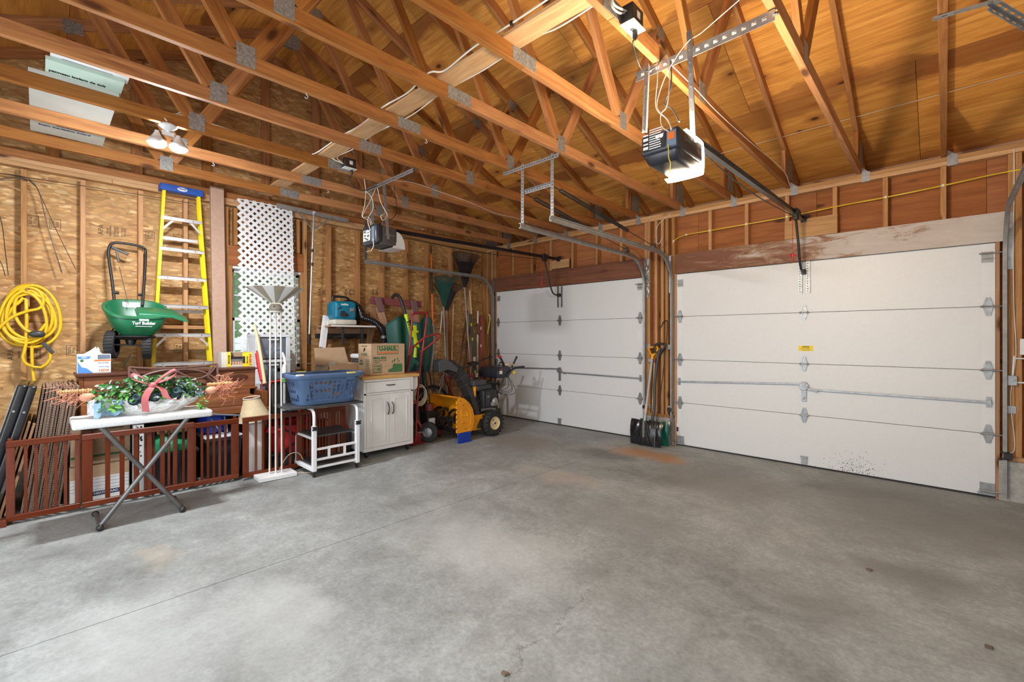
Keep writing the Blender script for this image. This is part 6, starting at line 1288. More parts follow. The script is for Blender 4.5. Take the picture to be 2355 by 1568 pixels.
# torchiere floor lamp
T = thing('floor_lamp', 'white torchiere floor lamp with three thin poles and striped cone shade', 'lamp', (1.26, -3.93, 0))
m = MB(); m.box((1.258, -3.93, .022), (.19, .33, .036), Matrix.Rotation(-.05, 3, 'Z')); part(T, 'base', m, 'white_plastic', bevel=.003)
for d in (-.052, 0, .052): m = MB(); m.tube([(1.26 + d * .35, -3.93 + d * .94, .04), (1.26 + d * .30, -3.93 + d * .80, 1.60)], .0075, 10); part(T, 'pole', m, 'cream_metal', smooth=60)
m = MB(); m.ball((1.26, -3.93, 1.625), (.056, .056, .048), 20, 12); part(T, 'ball', m, 'ball_taupe', smooth=80); m = MB(); m.disc((1.30, -3.955, 1.632), .008, .02, (.85, -.5, 0), 10); part(T, 'switch', m, 'black_plastic')
m = MB(); m.tube([(1.26, -3.93, 1.595), (1.26, -3.93, 1.58)], .06, 14); part(T, 'pole_cap', m, 'cream_metal', smooth=40)
NSEG = 16
for par, mat_ in ((0, 'shade_white'), (1, 'shade_beige')):
    m = MB()
    for k in range(NSEG):
        if k % 2 != par: continue
        for j in range(3):
            a0 = 2 * math.pi * (k + j / 3) / NSEG; a1 = 2 * math.pi * (k + (j + 1) / 3) / NSEG
            m.add([V((1.26 + r_ * math.cos(a), -3.93 + r_ * math.sin(a), z)) for r_, z, a in ((.042, 1.67, a0), (.042, 1.67, a1), (.248, 1.812, a1), (.248, 1.812, a0))], [(0, 1, 2, 3)])
    part(T, 'shade_gore', m, mat_, sol=.002)
m = MB(); m.tube(spline([(1.30, -3.85, .045), (1.33, -3.72, .012), (1.36, -3.60, .01), (1.25, -3.52, .012), (1.18, -3.62, .01), (1.21, -3.75, .012), (1.16, -3.86, .02), (1.15, -3.78, .16), (1.17, -3.68, .17), (1.20, -3.62, .03)], 6), .004, 6); part(T, 'power_cord', m, 'cable_tan', smooth=60)

# rolling overbed cart
T = thing('rolling_cart', 'white steel rolling cart with black shelves carrying the blue laundry basket', 'cart', (1.32, -3.46, 0))
m = MB(); m.bb((1.10, -3.90, .662), (1.52, -3.165, .68)); part(T, 'top_shelf', m, 'dark_grey_plastic', bevel=.003)
for y in (-3.675, -3.235):
    m = MB(); m.bb((1.505, y - .019, .06), (1.543, y + .019, .49)); part(T, 'post', m, 'white_vinyl', bevel=.003)
    m = MB(); m.tube(spline([(1.525, y, .47), (1.525, y, .57), (1.515, y, .61), (1.49, y, .635), (1.44, y - .0, .648), (1.25, y, .65)], 5), .0145, 10); part(T, 'arm', m, 'white_vinyl', smooth=60)
    m = MB(); m.disc((1.552, y + .0, .47), .02, .016, (1, 0, 0), 10); m.bar((1.55, y - .026, .455), (1.55, y + .026, .485), .014, .012, (1, 0, 0)); m.bar((1.55, y - .026, .485), (1.55, y + .026, .455), .014, .012, (1, 0, 0)); part(T, 'clamp_knob', m, 'black_plastic')
    m = MB(); m.bb((1.08, y - .017, .055), (1.54, y + .017, .09)); part(T, 'base_rail', m, 'white_vinyl', bevel=.003)
    m = MB(); m.tube(spline([(1.10, y, .08), (1.10, y, .30), (1.115, y, .345), (1.16, y, .365), (1.50, y, .365)], 5), .014, 10); part(T, 'shelf_arm', m, 'white_vinyl', smooth=60)
    for x in (1.10, 1.52): m = MB(); m.disc((x, y, .024), .023, .018, (0, 1, 0), 14); m.bb((x - .018, y - .014, .03), (x + .018, y + .014, .058)); part(T, 'caster', m, 'black_plastic')
for z in (.09, .165, .265): m = MB(); m.bb((1.515, -3.66, z - .011), (1.535, -3.25, z + .011)); part(T, 'rail', m, 'white_vinyl', bevel=.002)
for y in (-3.53, -3.37): m = MB(); m.bb((1.518, y - .011, .17), (1.533, y + .011, .26)); part(T, 'spindle', m, 'white_vinyl')
m = MB(); m.bb((1.10, -3.66, .375), (1.50, -3.25, .39)); part(T, 'middle_shelf', m, 'dark_grey_plastic', bevel=.003); m = MB(); m.bb((1.14, -3.66, .092), (1.50, -3.25, .105)); part(T, 'bottom_shelf', m, 'dark_grey_plastic', bevel=.003)
# laundry basket with real openings
T = thing('laundry_basket', 'blue plastic laundry basket with pale yellow tabs on the rolling cart', 'basket', (1.30, -3.50, .682))
cy_, cx__ = -3.485, 1.30; z0, z1 = .684, .965
def bring(t, n=64):
    hx, hy = .150 + .055 * t, .285 + .055 * t; p = 5
    return lambda a: V((cx__ + hx * (abs(math.cos(a)) ** (2 / p)) * (1 if math.cos(a) > 0 else -1), cy_ + hy * (abs(math.sin(a)) ** (2 / p)) * (1 if math.sin(a) > 0 else -1), z0 + (z1 - z0) * t))
# perimeter walked evenly
def per(t, n):
    f = bring(t); raw = [f(2 * math.pi * i / 720) for i in range(721)]; L_ = [0]
    for i in range(720): L_.append(L_[-1] + (raw[i + 1] - raw[i]).length)
    out = []; j = 0
    for k in range(n):
        d = L_[-1] * k / n
        while L_[j + 1] < d: j += 1
        out.append(raw[j].lerp(raw[j + 1], (d - L_[j]) / max(1e-9, L_[j + 1] - L_[j])))
    return out
NP = 120; rows = [0, .06, .13, .23, .275, .375, .42, .52, .565, .665, .71, .82, 1.0]; P_ = [per(t, NP) for t in rows]; m = MB(); vs = [p for r_ in P_ for p in r_]; fs = []
for i in range(len(rows) - 1):
    for k in range(NP):
        hole = False
        ph = (k // 12 + i // 2) % 2; c_ = P_[i][k]; corner = abs(abs(c_.x - cx__) - .15) < .05 and abs(abs(c_.y - cy_) - .285) < .055
        if not corner and 1 <= i <= 10 and not (i in (3, 4) and False):
            if i in (2, 4, 6, 8, 10): hole = (k % 3 != 0) and True
            if i in (1, 3, 5, 7, 9): hole = (k % 3 == 1) and ((k // 9 + i) % 3 != 0)
            if i in (4, 8): hole = hole and ph == 0
            if i == 1: hole = False
        if not hole: q = (k + 1) % NP; fs.append((i * NP + k, i * NP + q, (i + 1) * NP + q, (i + 1) * NP + k))
m.add(vs, fs); m.add(P_[0], [tuple(range(NP - 1, -1, -1))]); part(T, 'body', m, 'basket_blue', smooth=35, sol=.003)
f = bring(1.0); m = MB(); rings = []
for dz, s in ((0, 1.0), (-.022, 1.075), (.0, 1.10), (.018, 1.09), (.022, 1.03), (.006, 1.0)): rings.append([V((cx__ + (p.x - cx__) * (1 + (s - 1) * 1.5), cy_ + (p.y - cy_) * s, p.z + dz)) for p in P_[-1]])
m.loft(rings, cap=False); part(T, 'rim', m, 'basket_blue', smooth=45)
for (x, y, dx, dy) in ((cx__ + .225, -3.30, .028, .09), (cx__ - .225, -3.62, .028, .09), (cx__ - .225, -3.28, .028, .09), (cx__ + .21, -3.80, .05, .06)): m = MB(); m.box((x, y, z1 + .019), (dx, dy, .014)); part(T, 'handle_tab', m, 'tag_yellow' if y > -3.7 else 'off_white', bevel=.003)
m = MB(); m.bb((cx__ + .195, -3.34, z1 - .05), (cx__ + .215, -3.25, z1 - .01)); part(T, 'handle_latch', m, 'basket_blue', bevel=.004)

# white cabinet on casters with butcher block top
T = thing('kitchen_cart', 'white two-door kitchen cabinet on casters with butcher block top', 'cabinet', (1.06, -2.72, 0))
x0, x1, y0, y1 = .84, 1.272, -3.035, -2.40
m = MB(); m.bb((x0, y0, .075), (x1, y1, .87)); part(T, 'body', m, 'cabinet_white', bevel=.003)
board(T, 'worktop', (1.06, y0 - .02, .889), (1.06, -2.315, .889), .475, .036, 'butcher_block', bev=.004)
m = MB(); m.bb((x1, y0, .075), (x1 + .018, y1, .115)); m.bb((x1, y0, .70), (x1 + .018, y1, .722)); m.bb((x1, y0, .845), (x1 + .018, y1, .87)); 
for y in (y0, y1 - .03): m.bb((x1, y, .115), (x1 + .018, y + .03, .845))
part(T, 'face_frame', m, 'cabinet_white', bevel=.002)
m = MB(); m.bb((x1 + .004, y0 + .034, .726), (x1 + .022, y1 - .034, .842)); dw = part(T, 'drawer', m, 'cabinet_white', bevel=.004)
def pull(P, a, b):
    a, b = V(a), V(b); m = MB(); m.tube(spline([a, a + V((.024, 0, 0)) + (b - a) * .15, a + V((.022, 0, 0)) + (b - a) * .5 + V((.006, .004, 0)), b + V((.024, 0, 0)) - (b - a) * .15, b], 5), .0055, 8); part(P, 'handle', m, 'dark_steel', smooth=60)
pull(dw, (x1 + .022, -2.76, .80), (x1 + .022, -2.655, .80))
for k, (a, b) in enumerate(((y0 + .034, -2.7195), (-2.7165, y1 - .034))):
    m = MB(); m.bb((x1 + .004, a, .118), (x1 + .021, b, .697)); dr = part(T, 'door', m, 'cabinet_white', bevel=.003)
    for c, d in (((a + .05, .165), (b - .05, .178)), ((a + .05, .637), (b - .05, .65)), ((a + .05, .178), (a + .063, .637)), ((b - .063, .178), (b - .05, .637))):
        m = MB(); m.bb((x1 + .0208, c[0], c[1]), (x1 + .025, d[0], d[1])); part(dr, 'moulding', m, 'cabinet_white', bevel=.0018)
    y = (b - .028) if k == 0 else (a + .028); pull(dr, (x1 + .021, y, .60), (x1 + .021, y + .006, .465))
m = MB(); m.prism([(0, 0), (.10, 0), (.10, -.11), (.085, -.145), (.05, -.16), (.0, -.165)], (x1 - .06, y1, .865), (0, 1, 0), (0, 0, 1), (.03, 0, 0)); part(T, 'towel_bracket', m, 'cabinet_white', bevel=.003); m = MB(); m.prism([(0, 0), (.10, 0), (.10, -.11), (.085, -.145), (.05, -.16), (.0, -.165)], (x0 + .03, y1, .865), (0, 1, 0), (0, 0, 1), (.03, 0, 0)); part(T, 'towel_bracket', m, 'cabinet_white', bevel=.003)
for x in (x0 + .05, x1 - .03):
    for y in (y0 + .05, y1 - .05): m = MB(); m.disc((x, y, .0285), .028, .022, (0, 1, 0), 16); m.bb((x - .02, y - .016, .045), (x + .02, y + .016, .075)); m.bar((x - .015, y - .016, .03), (x, y - .016, .07), .02, .003, (0, 1, 0)); part(T, 'caster', m, 'black_plastic')
# U-Haul carton on the cabinet
T = carton('brown U-Haul small moving carton with green print on the butcher block', .915, 1.205, -2.905, -2.462, .908, 1.268)
X = 1.2055
def pr(nm, poly, mat, x=X): m = MB(); m.prism(poly, (x, 0, 0), (0, 1, 0), (0, 0, 1), (.0006, 0, 0)); return part(T, nm, m, mat)
def rrect(y0, z0, y1, z1, t, mat, x=X):
    m = MB(); m.bb((x, y0, z0), (x + .0006, y1, z0 + t)); m.bb((x, y0, z1 - t), (x + .0006, y1, z1)); m.bb((x, y0, z0), (x + .0006, y0 + t, z1)); m.bb((x, y1 - t, z0), (x + .0006, y1, z1)); part(T, 'print_border', m, mat)
rrect(-2.825, 1.145, -2.55, 1.245, .006, 'ink_green'); text(T, 'U-HAUL', (X + .001, -2.687, 1.209), (0, 1, 0), (0, 0, 1), .066, 'ink_green', .0042, .235); pr('print_bar', [(-2.81, 1.157), (-2.565, 1.157), (-2.565, 1.174), (-2.81, 1.174)], 'ink_orange')
text(T, 'SMALL BOX', (X + .001, -2.795, 1.105), (0, 1, 0), (0, 0, 1), .034, 'ink_green', .0018, .17); text(T, '16 3/8 x 12 5/8 x 12 5/8', (X + .001, -2.795, 1.077), (0, 1, 0), (0, 0, 1), .018, 'ink_green', .0004, .165); text(T, '1.5 CU FT', (X + .001, -2.838, 1.055), (0, 1, 0), (0, 0, 1), .018, 'ink_green', .0006, .08)
rrect(-2.882, .935, -2.765, 1.035, .004, 'ink_green'); text(T, '6 LOADS', (X + .001, -2.822, 1.012), (0, 1, 0), (0, 0, 1), .022, 'ink_green', .0012, .09); text(T, 'OK', (X + .001, -2.805, .975), (0, 1, 0), (0, 0, 1), .042, 'ink_green', .003, .06); text(T, 'FOR REPEAT USE', (X + .001, -2.823, .945), (0, 1, 0), (0, 0, 1), .011, 'ink_green', .0004, .09); m = MB(); m.bar((X + .0006, -2.875, .962), (X + .0006, -2.84, .99), .0012, .006, (0, 0, 1)); part(T, 'print_tick', m, 'ink_green')
pr('boot_print', [(-2.68, .935), (-2.50, .935), (-2.495, .955), (-2.50, 1.03), (-2.62, 1.03), (-2.63, .985), (-2.685, .965)], 'ink_green')
for (a, b, r_) in ((-2.60, 1.075, .018), (-2.56, 1.09, .015), (-2.63, 1.06, .015), (-2.54, 1.06, .013)): pr('leaf_print', [(a + r_ * .5 * math.cos(t) + .3 * r_ * math.sin(t), b + r_ * math.sin(t)) for t in [6.283 * k / 12 for k in range(12)]], 'ink_green')
for a in (-2.60, -2.56): pr('stem_print', [(a - .002, 1.03), (a + .002, 1.03), (a + .002, 1.075), (a - .002, 1.075)], 'ink_green')
Y = -2.9055; m = MB(); m.lathe([(.03, 0), (.03, .001)], (1.06, Y - .0004, 1.20), (0, -1, 0), 18, sx=.5); part(T, 'hand_hole', m, 'ink_black')
for tx, z, s, c, w in (('EASY GRIP', 1.24, .016, 'ink_green', .13), ('U-HAUL', 1.145, .04, 'ink_green', .14), ('SAVE\nMONEY', 1.05, .034, 'ink_green', .09)): text(T, tx, (1.06 if w > .1 else .99, Y - .001, z), (1, 0, 0), (0, 0, 1), s, c, .0008, w)
for k in range(7): text(T, ('holds tools', 'books & media', 'canned goods', 'small items', 'dishes', 'records', 'shoes')[k], (1.13, Y - .001, 1.085 - .02 * k), (1, 0, 0), (0, 0, 1), .014, 'ink_green', 0, .08)
m = MB(); m.bb((.985, Y - .0008, 1.12), (1.135, Y - .0002, 1.126)); part(T, 'print_bar', m, 'ink_orange')
# open carton behind the basket
T = thing('open_carton', 'open brown moving carton with raised flaps behind the blue laundry basket', 'box', (.72, -3.1, .85)); x0, x1, y0, y1, z0, z1 = .52, .86, -3.24, -2.83, .62, 1.03; m = MB()
m.bb((x0, y0, z0), (x1, y1, z0 + .004)); m.bb((x0, y0, z0), (x0 + .004, y1, z1)); m.bb((x1 - .004, y0, z0), (x1, y1, z1)); m.bb((x0, y0, z0), (x1, y0 + .004, z1)); m.bb((x0, y1 - .004, z0), (x1, y1, z1)); part(T, 'body', m, 'cardboard')
m = MB(); m.prism([(0, 0), (.41, 0), (.375, .19), (.0, .185)], (x0, y0, z1), (0, 1, 0), (-.22, 0, 1), (.004, 0, 0)); part(T, 'flap', m, 'cardboard'); m = MB(); m.prism([(0, 0), (.34, 0), (.32, .20), (.02, .2)], (x0, y0, z1), (1, 0, 0), (0, -1, .10), (0, 0, .004)); part(T, 'flap', m, 'cardboard'); m = MB(); m.prism([(0, 0), (.41, 0), (.37, -.15), (.05, -.15)], (x1, y0, z1), (0, 1, 0), (-.5, 0, 1), (.004, 0, 0)); part(T, 'flap', m, 'cardboard'); m = MB(); m.prism([(0, 0), (.34, 0), (.30, .17), (.04, .17)], (x0, y1, z1), (1, 0, 0), (0, 1, -.3), (0, 0, .004)); part(T, 'flap', m, 'cardboard')
text(T, 'U-HAUL', (x0 + .15, y1 - .006, z1 - .06), (1, 0, 0), (0, 0, 1), .06, 'ink_green', .002, .18); text(T, 'oxo', (x1 + .001, -3.0, z1 - .06), (0, 1, 0), (0, 0, 1), .05, 'ink_brown', .0003, .12); m = MB(); m.bb((x0 + .0045, y0 + .16, z1 - .02), (x0 + .006, y0 + .24, z1 + .01)); part(T, 'tape', m, 'plastic_film')
T = carton('plain brown carton on the floor under the open carton, beside the cabinet', .50, .835, -3.26, -2.82, .001, .615, 'cardboard_pink')
T = thing('bread_box', 'white and grey lidded bin between the open carton and the U-Haul carton', 'bin', (.8, -2.80, .62)); m = MB(); m.bb((.52, -2.80, .62), (.80, -2.50, 1.08)); part(T, 'bin', m, 'dark_grey_plastic', bevel=.03); m = MB(); m.bb((.51, -2.81, 1.08), (.81, -2.49, 1.14)); part(T, 'lid', m, 'white_plastic', bevel=.025, seg=3)
T = thing('support_crate', 'dark crate holding the lidded bin behind the cabinet', 'crate', (.66, -2.65, 0)); m = MB(); m.bb((.50, -2.81, .001), (.81, -2.46, .618)); part(T, 'crate', m, 'tan_wood', bevel=.004)
T = thing('red_tool_bag', 'red-topped black tool bag on the floor between the second gate and the cabinet', 'bag', (1.0, -3.14, 0)); m = MB(); m.bb((.90, -3.16, .001), (1.06, -3.06, .30)); part(T, 'bag', m, 'black_plastic', bevel=.03, seg=3, smooth=40); m = MB(); m.ball((.98, -3.11, .32), (.07, .05, .035)); part(T, 'top', m, 'red_plastic', smooth=60)

# ================================================================== back corner: tools, snow blower, shovels
# wall shelf with the backpack blower
T = thing('wall_shelf', 'wooden wall shelf on black brackets holding the teal backpack blower', 'shelf', (.2, -2.75, 1.44))
board(T, 'shelf_board', (.24, -3.02, 1.482), (.24, -2.30, 1.482), .44, .02, 'tan_wood'); board(T, 'cleat', (.02, -3.02, 1.42), (.02, -2.30, 1.42), .03, .09, 'tan_wood')
m = MB(); m.bb((.455, -3.02, 1.476), (.465, -2.30, 1.494)); part(T, 'edge_strip', m, 'white_plastic')
for y in (-2.86, -2.60): m = MB(); m.bar((.43, y, 1.47), (.43, y, 1.25), .03, .03, (1, 0, 0)); m.bar((.02, y, 1.33), (.43, y, 1.36), .03, .03); part(T, 'bracket', m, 'black_plastic', bevel=.006)
m = MB(); m.bb((.05, -3.05, 1.33), (.09, -2.30, 1.39)); part(T, 'bracket_bar', m, 'black_plastic', bevel=.008)
B = thing('backpack_blower', 'teal and black backpack leaf blower with a ribbed hose, on the wall shelf', 'leaf blower', (.3, -2.78, 1.495))
m = MB(); m.bb((.16, -2.955, 1.56), (.42, -2.66, 1.80)); part(B, 'engine_cover', m, 'teal', smooth=40, bevel=.045, seg=4)
m = MB(); m.bb((.14, -2.965, 1.497), (.43, -2.665, 1.568)); part(B, 'fuel_tank', m, 'fuel_tank', smooth=40, bevel=.022, seg=3)
m = MB(); m.lathe([(.04, 0), (.042, .018), (.036, .026)], (.415, -2.855, 1.635), (1, 0, 0), 18); m.bb((.44, -2.88, 1.63), (.446, -2.83, 1.642)); part(B, 'cap_knob', m, 'navy_black', smooth=40); m = MB(); m.disc((.42, -2.795, 1.625), .018, .02, (1, 0, 0), 12); m.bar((.422, -2.92, 1.70), (.422, -2.87, 1.72), .014, .012, (1, 0, 0)); part(B, 'lever', m, 'navy_black'); m = MB(); m.bb((.41, -2.76, 1.67), (.425, -2.70, 1.72)); part(B, 'spark_cap', m, 'galv_bright', bevel=.006)
text(B, 'makita', (.4212, -2.83, 1.758), (0, 1, 0), (0, 0, 1), .036, 'ink_white', .0012, .095)
m = MB(); m.tube(spline([(.26, -2.90, 1.77), (.26, -2.91, 1.845), (.26, -2.88, 1.865), (.26, -2.74, 1.862), (.26, -2.69, 1.83), (.26, -2.66, 1.78)], 5), .016, 8); part(B, 'carry_handle', m, 'black_plastic', smooth=60)
m = MB(); m.prism([(-.25, .36), (-.17, .34), (-.13, .28), (-.09, .14), (-.08, .04), (-.28, .01), (-.31, .30)], (.09, -2.42, 1.49), (0, 1, 0), (0, 0, 1), (.13, 0, 0)); part(B, 'back_frame', m, 'black_plastic', bevel=.015)
m = MB(); m.tube(spline([(.30, -2.65, 1.79), (.33, -2.605, 1.75), (.35, -2.58, 1.68), (.36, -2.565, 1.62), (.38, -2.53, 1.59)], 4), [.034] * 4 + [.040] * 4 + [.046] * 4 + [.05] * 4 + [.046], 14); part(B, 'fan_duct', m, 'black_gloss', smooth=45)
hp = spline([(.38, -2.55, 1.592), (.42, -2.47, 1.565), (.46, -2.40, 1.52), (.49, -2.345, 1.44), (.50, -2.325, 1.36), (.50, -2.32, 1.27)], 12); m = MB(); m.tube(hp, [.042 + .0055 * (i % 3 == 0) - .0025 * (i % 3 == 1) for i in range(len(hp))], 14); part(B, 'hose', m, 'black_gloss', smooth=25)
m = MB(); m.tube([hp[-14], hp[-9]], .0465, 14); part(B, 'hose_clamp', m, 'grey_steel', smooth=40)
T = thing('vinyl_plank', 'short white vinyl plank standing against the studs left of the blower', 'plank', (0.3, -3.041, 1.264)); board(T, 'plank', (0.36, -3.089, 1.212), (0.2, -2.969, 1.611), .075, .03, 'white_vinyl', up=(1, 0, 0)); 
board(T, 'groove', V((0.36, -3.089, 1.212)) + V((.0165, 0, 0)), V((0.2, -2.969, 1.611)) + V((.0165, 0, 0)), .008, .002, 'organizer', up=(1, 0, 0))
# brown folding sawhorse hung on the studs
T = thing('sawhorse', 'maroon-topped wooden sawhorse with tan legs standing against the studs behind the U-Haul carton', 'sawhorse', (.3, -2.1, 0))
ct = (V((0.22, -2.358, 1.851)), V((0.22, -1.541, 1.835))); board(T, 'top_rail', ct[0], ct[1], .045, .10, 'maroon_wood', up=(0, 0, 1))
for p, q in (((0.25, -2.277, 1.854), (0.42, -2.164, 1.138)), ((0.25, -1.699, 1.844), (0.42, -1.681, 1.189))):
    p, q = V(p), V(q); d = (q - p).normalized(); board(T, 'leg', p + d * .10, p + d * 1.62, .09, .04, 'tan_wood', up=(1, 0, 0)); board(T, 'leg', p + d * .10 + V((-.06, -.06, 0)), p + V((-.20, -.10, 0)) + V((0, 0, -1.55)), .09, .04, 'tan_wood', up=(1, 0, 0))
    board(T, 'leg_bracket', p - d * .04 + V((.026, 0, 0)), p + d * .17 + V((.026, 0, 0)), .10, .012, 'purple_bracket_wood', up=(1, 0, 0))
board(T, 'cross_brace', (0.4, -2.337, 1.504), (0.4, -2.138, 1.507), .07, .05, 'tan_wood', up=(1, 0, 0))
# green wheelbarrow tray standing on edge
T = thing('wheelbarrow_tray', 'dark green poly wheelbarrow tray standing on end behind the red hand truck', 'wheelbarrow', (.55, -1.95, .8))
def tray(u, v):
    a = -1 + 2 * u; yy = -1.98 + .36 * a * (1 - .18 * (1 - v) ** 2); zz = .86 + .72 * v - .05 * math.cos(a * 5) * v; xx = .62 + .16 * (1 - a * a) + .05 * math.cos(a * 8) - .10 * (v - .45) ** 2
    if v > .8: zz -= .12 * max(0, abs(a) - .55)
    return V((xx, yy, zz))
m = MB(); m.grid(tray, 28, 14); part(T, 'tray', m, 'dark_green', smooth=60, sol=.008)
m = MB(); m.tube([tray(1.0, v / 12) + V((.02, .02, 0)) for v in range(13)], .016, 8, flat=.5); part(T, 'rim', m, 'pvc_grey', smooth=60); m = MB(); m.tube([tray(0.0, v / 12) for v in range(13)], .010, 8); m.tube([tray(u / 16, 1.0) for u in range(17)], .010, 8); part(T, 'rim', m, 'dark_green', smooth=60)
m = MB(); m.tube([(.5, -1.72, .9), (.62, -1.70, .05)], .018, 8); m.tube([(.5, -2.20, .9), (.62, -2.22, .05)], .018, 8); part(T, 'handle', m, 'dark_green', smooth=60)
# lime string trimmer
T = thing('string_trimmer', 'lime green and black string trimmer hung head down in front of the green tray', 'trimmer', (0.78, -2.056, 1.375))
m = MB(); m.tube(spline([(0.7, -2.322, 1.854), (0.7, -2.284, 1.896), (0.71, -2.238, 1.888), (0.72, -2.198, 1.821), (0.74, -2.171, 1.718), (0.75, -2.144, 1.616)], 5), .022, 10); part(T, 'grip', m, 'black_plastic', smooth=60); m = MB(); m.tube([(0.75, -2.138, 1.604), (0.79, -2.09, 1.346)], .019, 10); part(T, 'shaft', m, 'lime', smooth=60); m = MB(); m.tube([(0.75, -2.151, 1.65), (0.75, -2.138, 1.599)], .025, 10); part(T, 'collar', m, 'lime', smooth=60)
A_, B__ = V((0.775, -2.147, 1.569)), V((0.815, -2.114, 1.374)); text(T, 'RYOBI', (A_ + B__) / 2, (B__ - A_), V((0, .9, .3)), .04, 'ink_black', .001, .17)
m = MB(); m.prism([(-.05, .07), (.05, .07), (.055, .045), (.015, .035), (.02, -.05), (.04, -.12), (.045, -.165), (.0, -.145), (-.03, -.155), (-.02, -.05), (-.045, .035)], (0.8, -2.05, 1.363), (0, 1, 0), (0, -.12, 1), (.035, 0, 0)); part(T, 'guard', m, 'lime', bevel=.006); m = MB(); m.bar((0.8, -2.043, 1.502), (0.8, -2.036, 1.404), .035, .03, (1, 0, 0)); m.tube([(0.82, -2.043, 1.202), (0.83, -2.063, 1.076)], [.018, .026], 10); part(T, 'head', m, 'lime', smooth=50)
# red hand truck
T = thing('hand_truck', 'red tubular hand truck with pneumatic tires standing right of the white cabinet', 'hand truck', (1.05, -2.15, 0))
def hp_(px): return V(px)
l_ = spline([(1.06, -2.347, 0.045), (0.98, -2.282, 0.659), (0.95, -2.249, 0.93), (0.88, -2.137, 1.572), (0.87, -2.104, 1.647), (0.87, -2.063, 1.666)], 5); r_ = spline([(0.87, -2.063, 1.666), (0.87, -1.939, 1.671), (0.87, -1.904, 1.643), (0.88, -1.911, 1.561), (0.97, -2.078, 0.923), (1.02, -2.153, 0.512), (1.08, -2.22, 0.038)], 5)
m = MB(); m.tube(l_ + r_[1:], .0145, 10); part(T, 'frame', m, 'truck_red', smooth=60)
for a, b, c in (((0.95, -2.249, 0.93), (0.97, -2.204, 1.207), (1.15, -2.125, 1.345)), ((0.97, -2.071, 0.95), (1, -2.072, 1.16), (1.17, -1.971, 1.306))):
    m = MB(); m.tube(spline([a, b, b, c], 5), .013, 10); part(T, 'loop_handle', m, 'truck_red', smooth=60)
m = MB(); m.tube(spline([(1.15, -2.125, 1.345), (1.16, -1.984, 1.379), (1.17, -1.922, 1.379), (1.17, -1.915, 1.346), (1.17, -1.971, 1.301)], 5), .013, 10); part(T, 'loop_handle', m, 'truck_red', smooth=60)
for a, b in (((0.955, -2.253, 0.887), (0.97, -2.078, 0.883)), ((1, -2.295, 0.525), (1.02, -2.153, 0.512)), ((0.98, -2.275, 0.702), (1, -2.119, 0.691))): m = MB(); m.bar(a, b, .04, .012, (1, 0, 0)); part(T, 'cross_bar', m, 'truck_red')
m = MB(); m.bb((1.05, -2.32, .012), (1.15, -2.12, .018)); m.bb((1.05, -2.32, .012), (1.058, -2.12, .13)); part(T, 'toe_plate', m, 'truck_red', bevel=.002)
for y, xx in ((-2.045, 1.11), (-2.27, .95)):
    c = V((xx, y, .1305)); ax = V((.55, -.83, 0)) if y > -2.1 else V((.55, -.83, 0)); m = MB(); m.lathe([(.06, -.03), (.10, -.04), (.124, -.030), (.13, 0), (.124, .03), (.10, .04), (.06, .03)], c, ax, 30, cap=False); w = part(T, 'wheel', m, 'rubber', smooth=50)
    m = MB(); m.lathe([(.066, .028), (.062, .040), (.05, .024), (.032, .026), (.03, .036), (.012, .038), (.01, .05), (0, .05)], c, ax, 24, cap=False); part(w, 'rim', m, 'galv', smooth=35)
for a, b in (((1.05, -2.186, 0.298), (1.07, -2.07, .131)), ((1, -2.295, 0.306), (.97, -2.25, .131))): m = MB(); m.bar(a, b, .03, .008, (1, 0, 0)); part(T, 'axle_strut', m, 'truck_red')
m = MB(); m.tube([(1.13, -2.01, .13), (.94, -2.29, .13)], .01, 8); part(T, 'axle', m, 'grey_steel')
T = thing('garden_hose', 'pale garden hose looped on the hand truck', 'hose', (0.95, -2.071, 0.638)); m = MB()
for k in range(4): m.torus(V((0.94, -2.057, 0.608)) + V((.012 * k - .02, .0, -.01 * k)), .115 + .008 * (k % 2), .009, (1, .3, 0), 26, 6)
part(T, 'hose', m, 'off_white', smooth=60)
T = thing('engine_unit', 'black and white small engine machine behind the hand truck', 'machine', (.86, -1.86, .0)); m = MB(); m.bb((.78, -1.95, .14), (.95, -1.76, .36)); part(T, 'engine', m, 'dark_steel', bevel=.015); m = MB(); m.bb((.76, -1.97, .03), (.97, -1.73, .15)); part(T, 'base', m, 'red_plastic', bevel=.01); m = MB(); m.tube([(.87, -1.86, .36), (.87, -1.86, .45)], .06, 16); part(T, 'air_filter', m, 'maroon', smooth=40); m = MB(); m.bb((.93, -1.93, .18), (.98, -1.84, .27)); part(T, 'cover', m, 'white_plastic', bevel=.008)
m = MB(); m.tube(spline([(.88, -1.80, .15), (.80, -1.82, .55), (.74, -1.86, .95)], 5), .012, 8); part(T, 'handle', m, 'black_plastic', smooth=60)
for y in (-1.99, -1.71): m = MB(); m.disc((.88, y, .051), .05, .03, (0, 1, 0), 18); part(T, 'wheel', m, 'rubber')
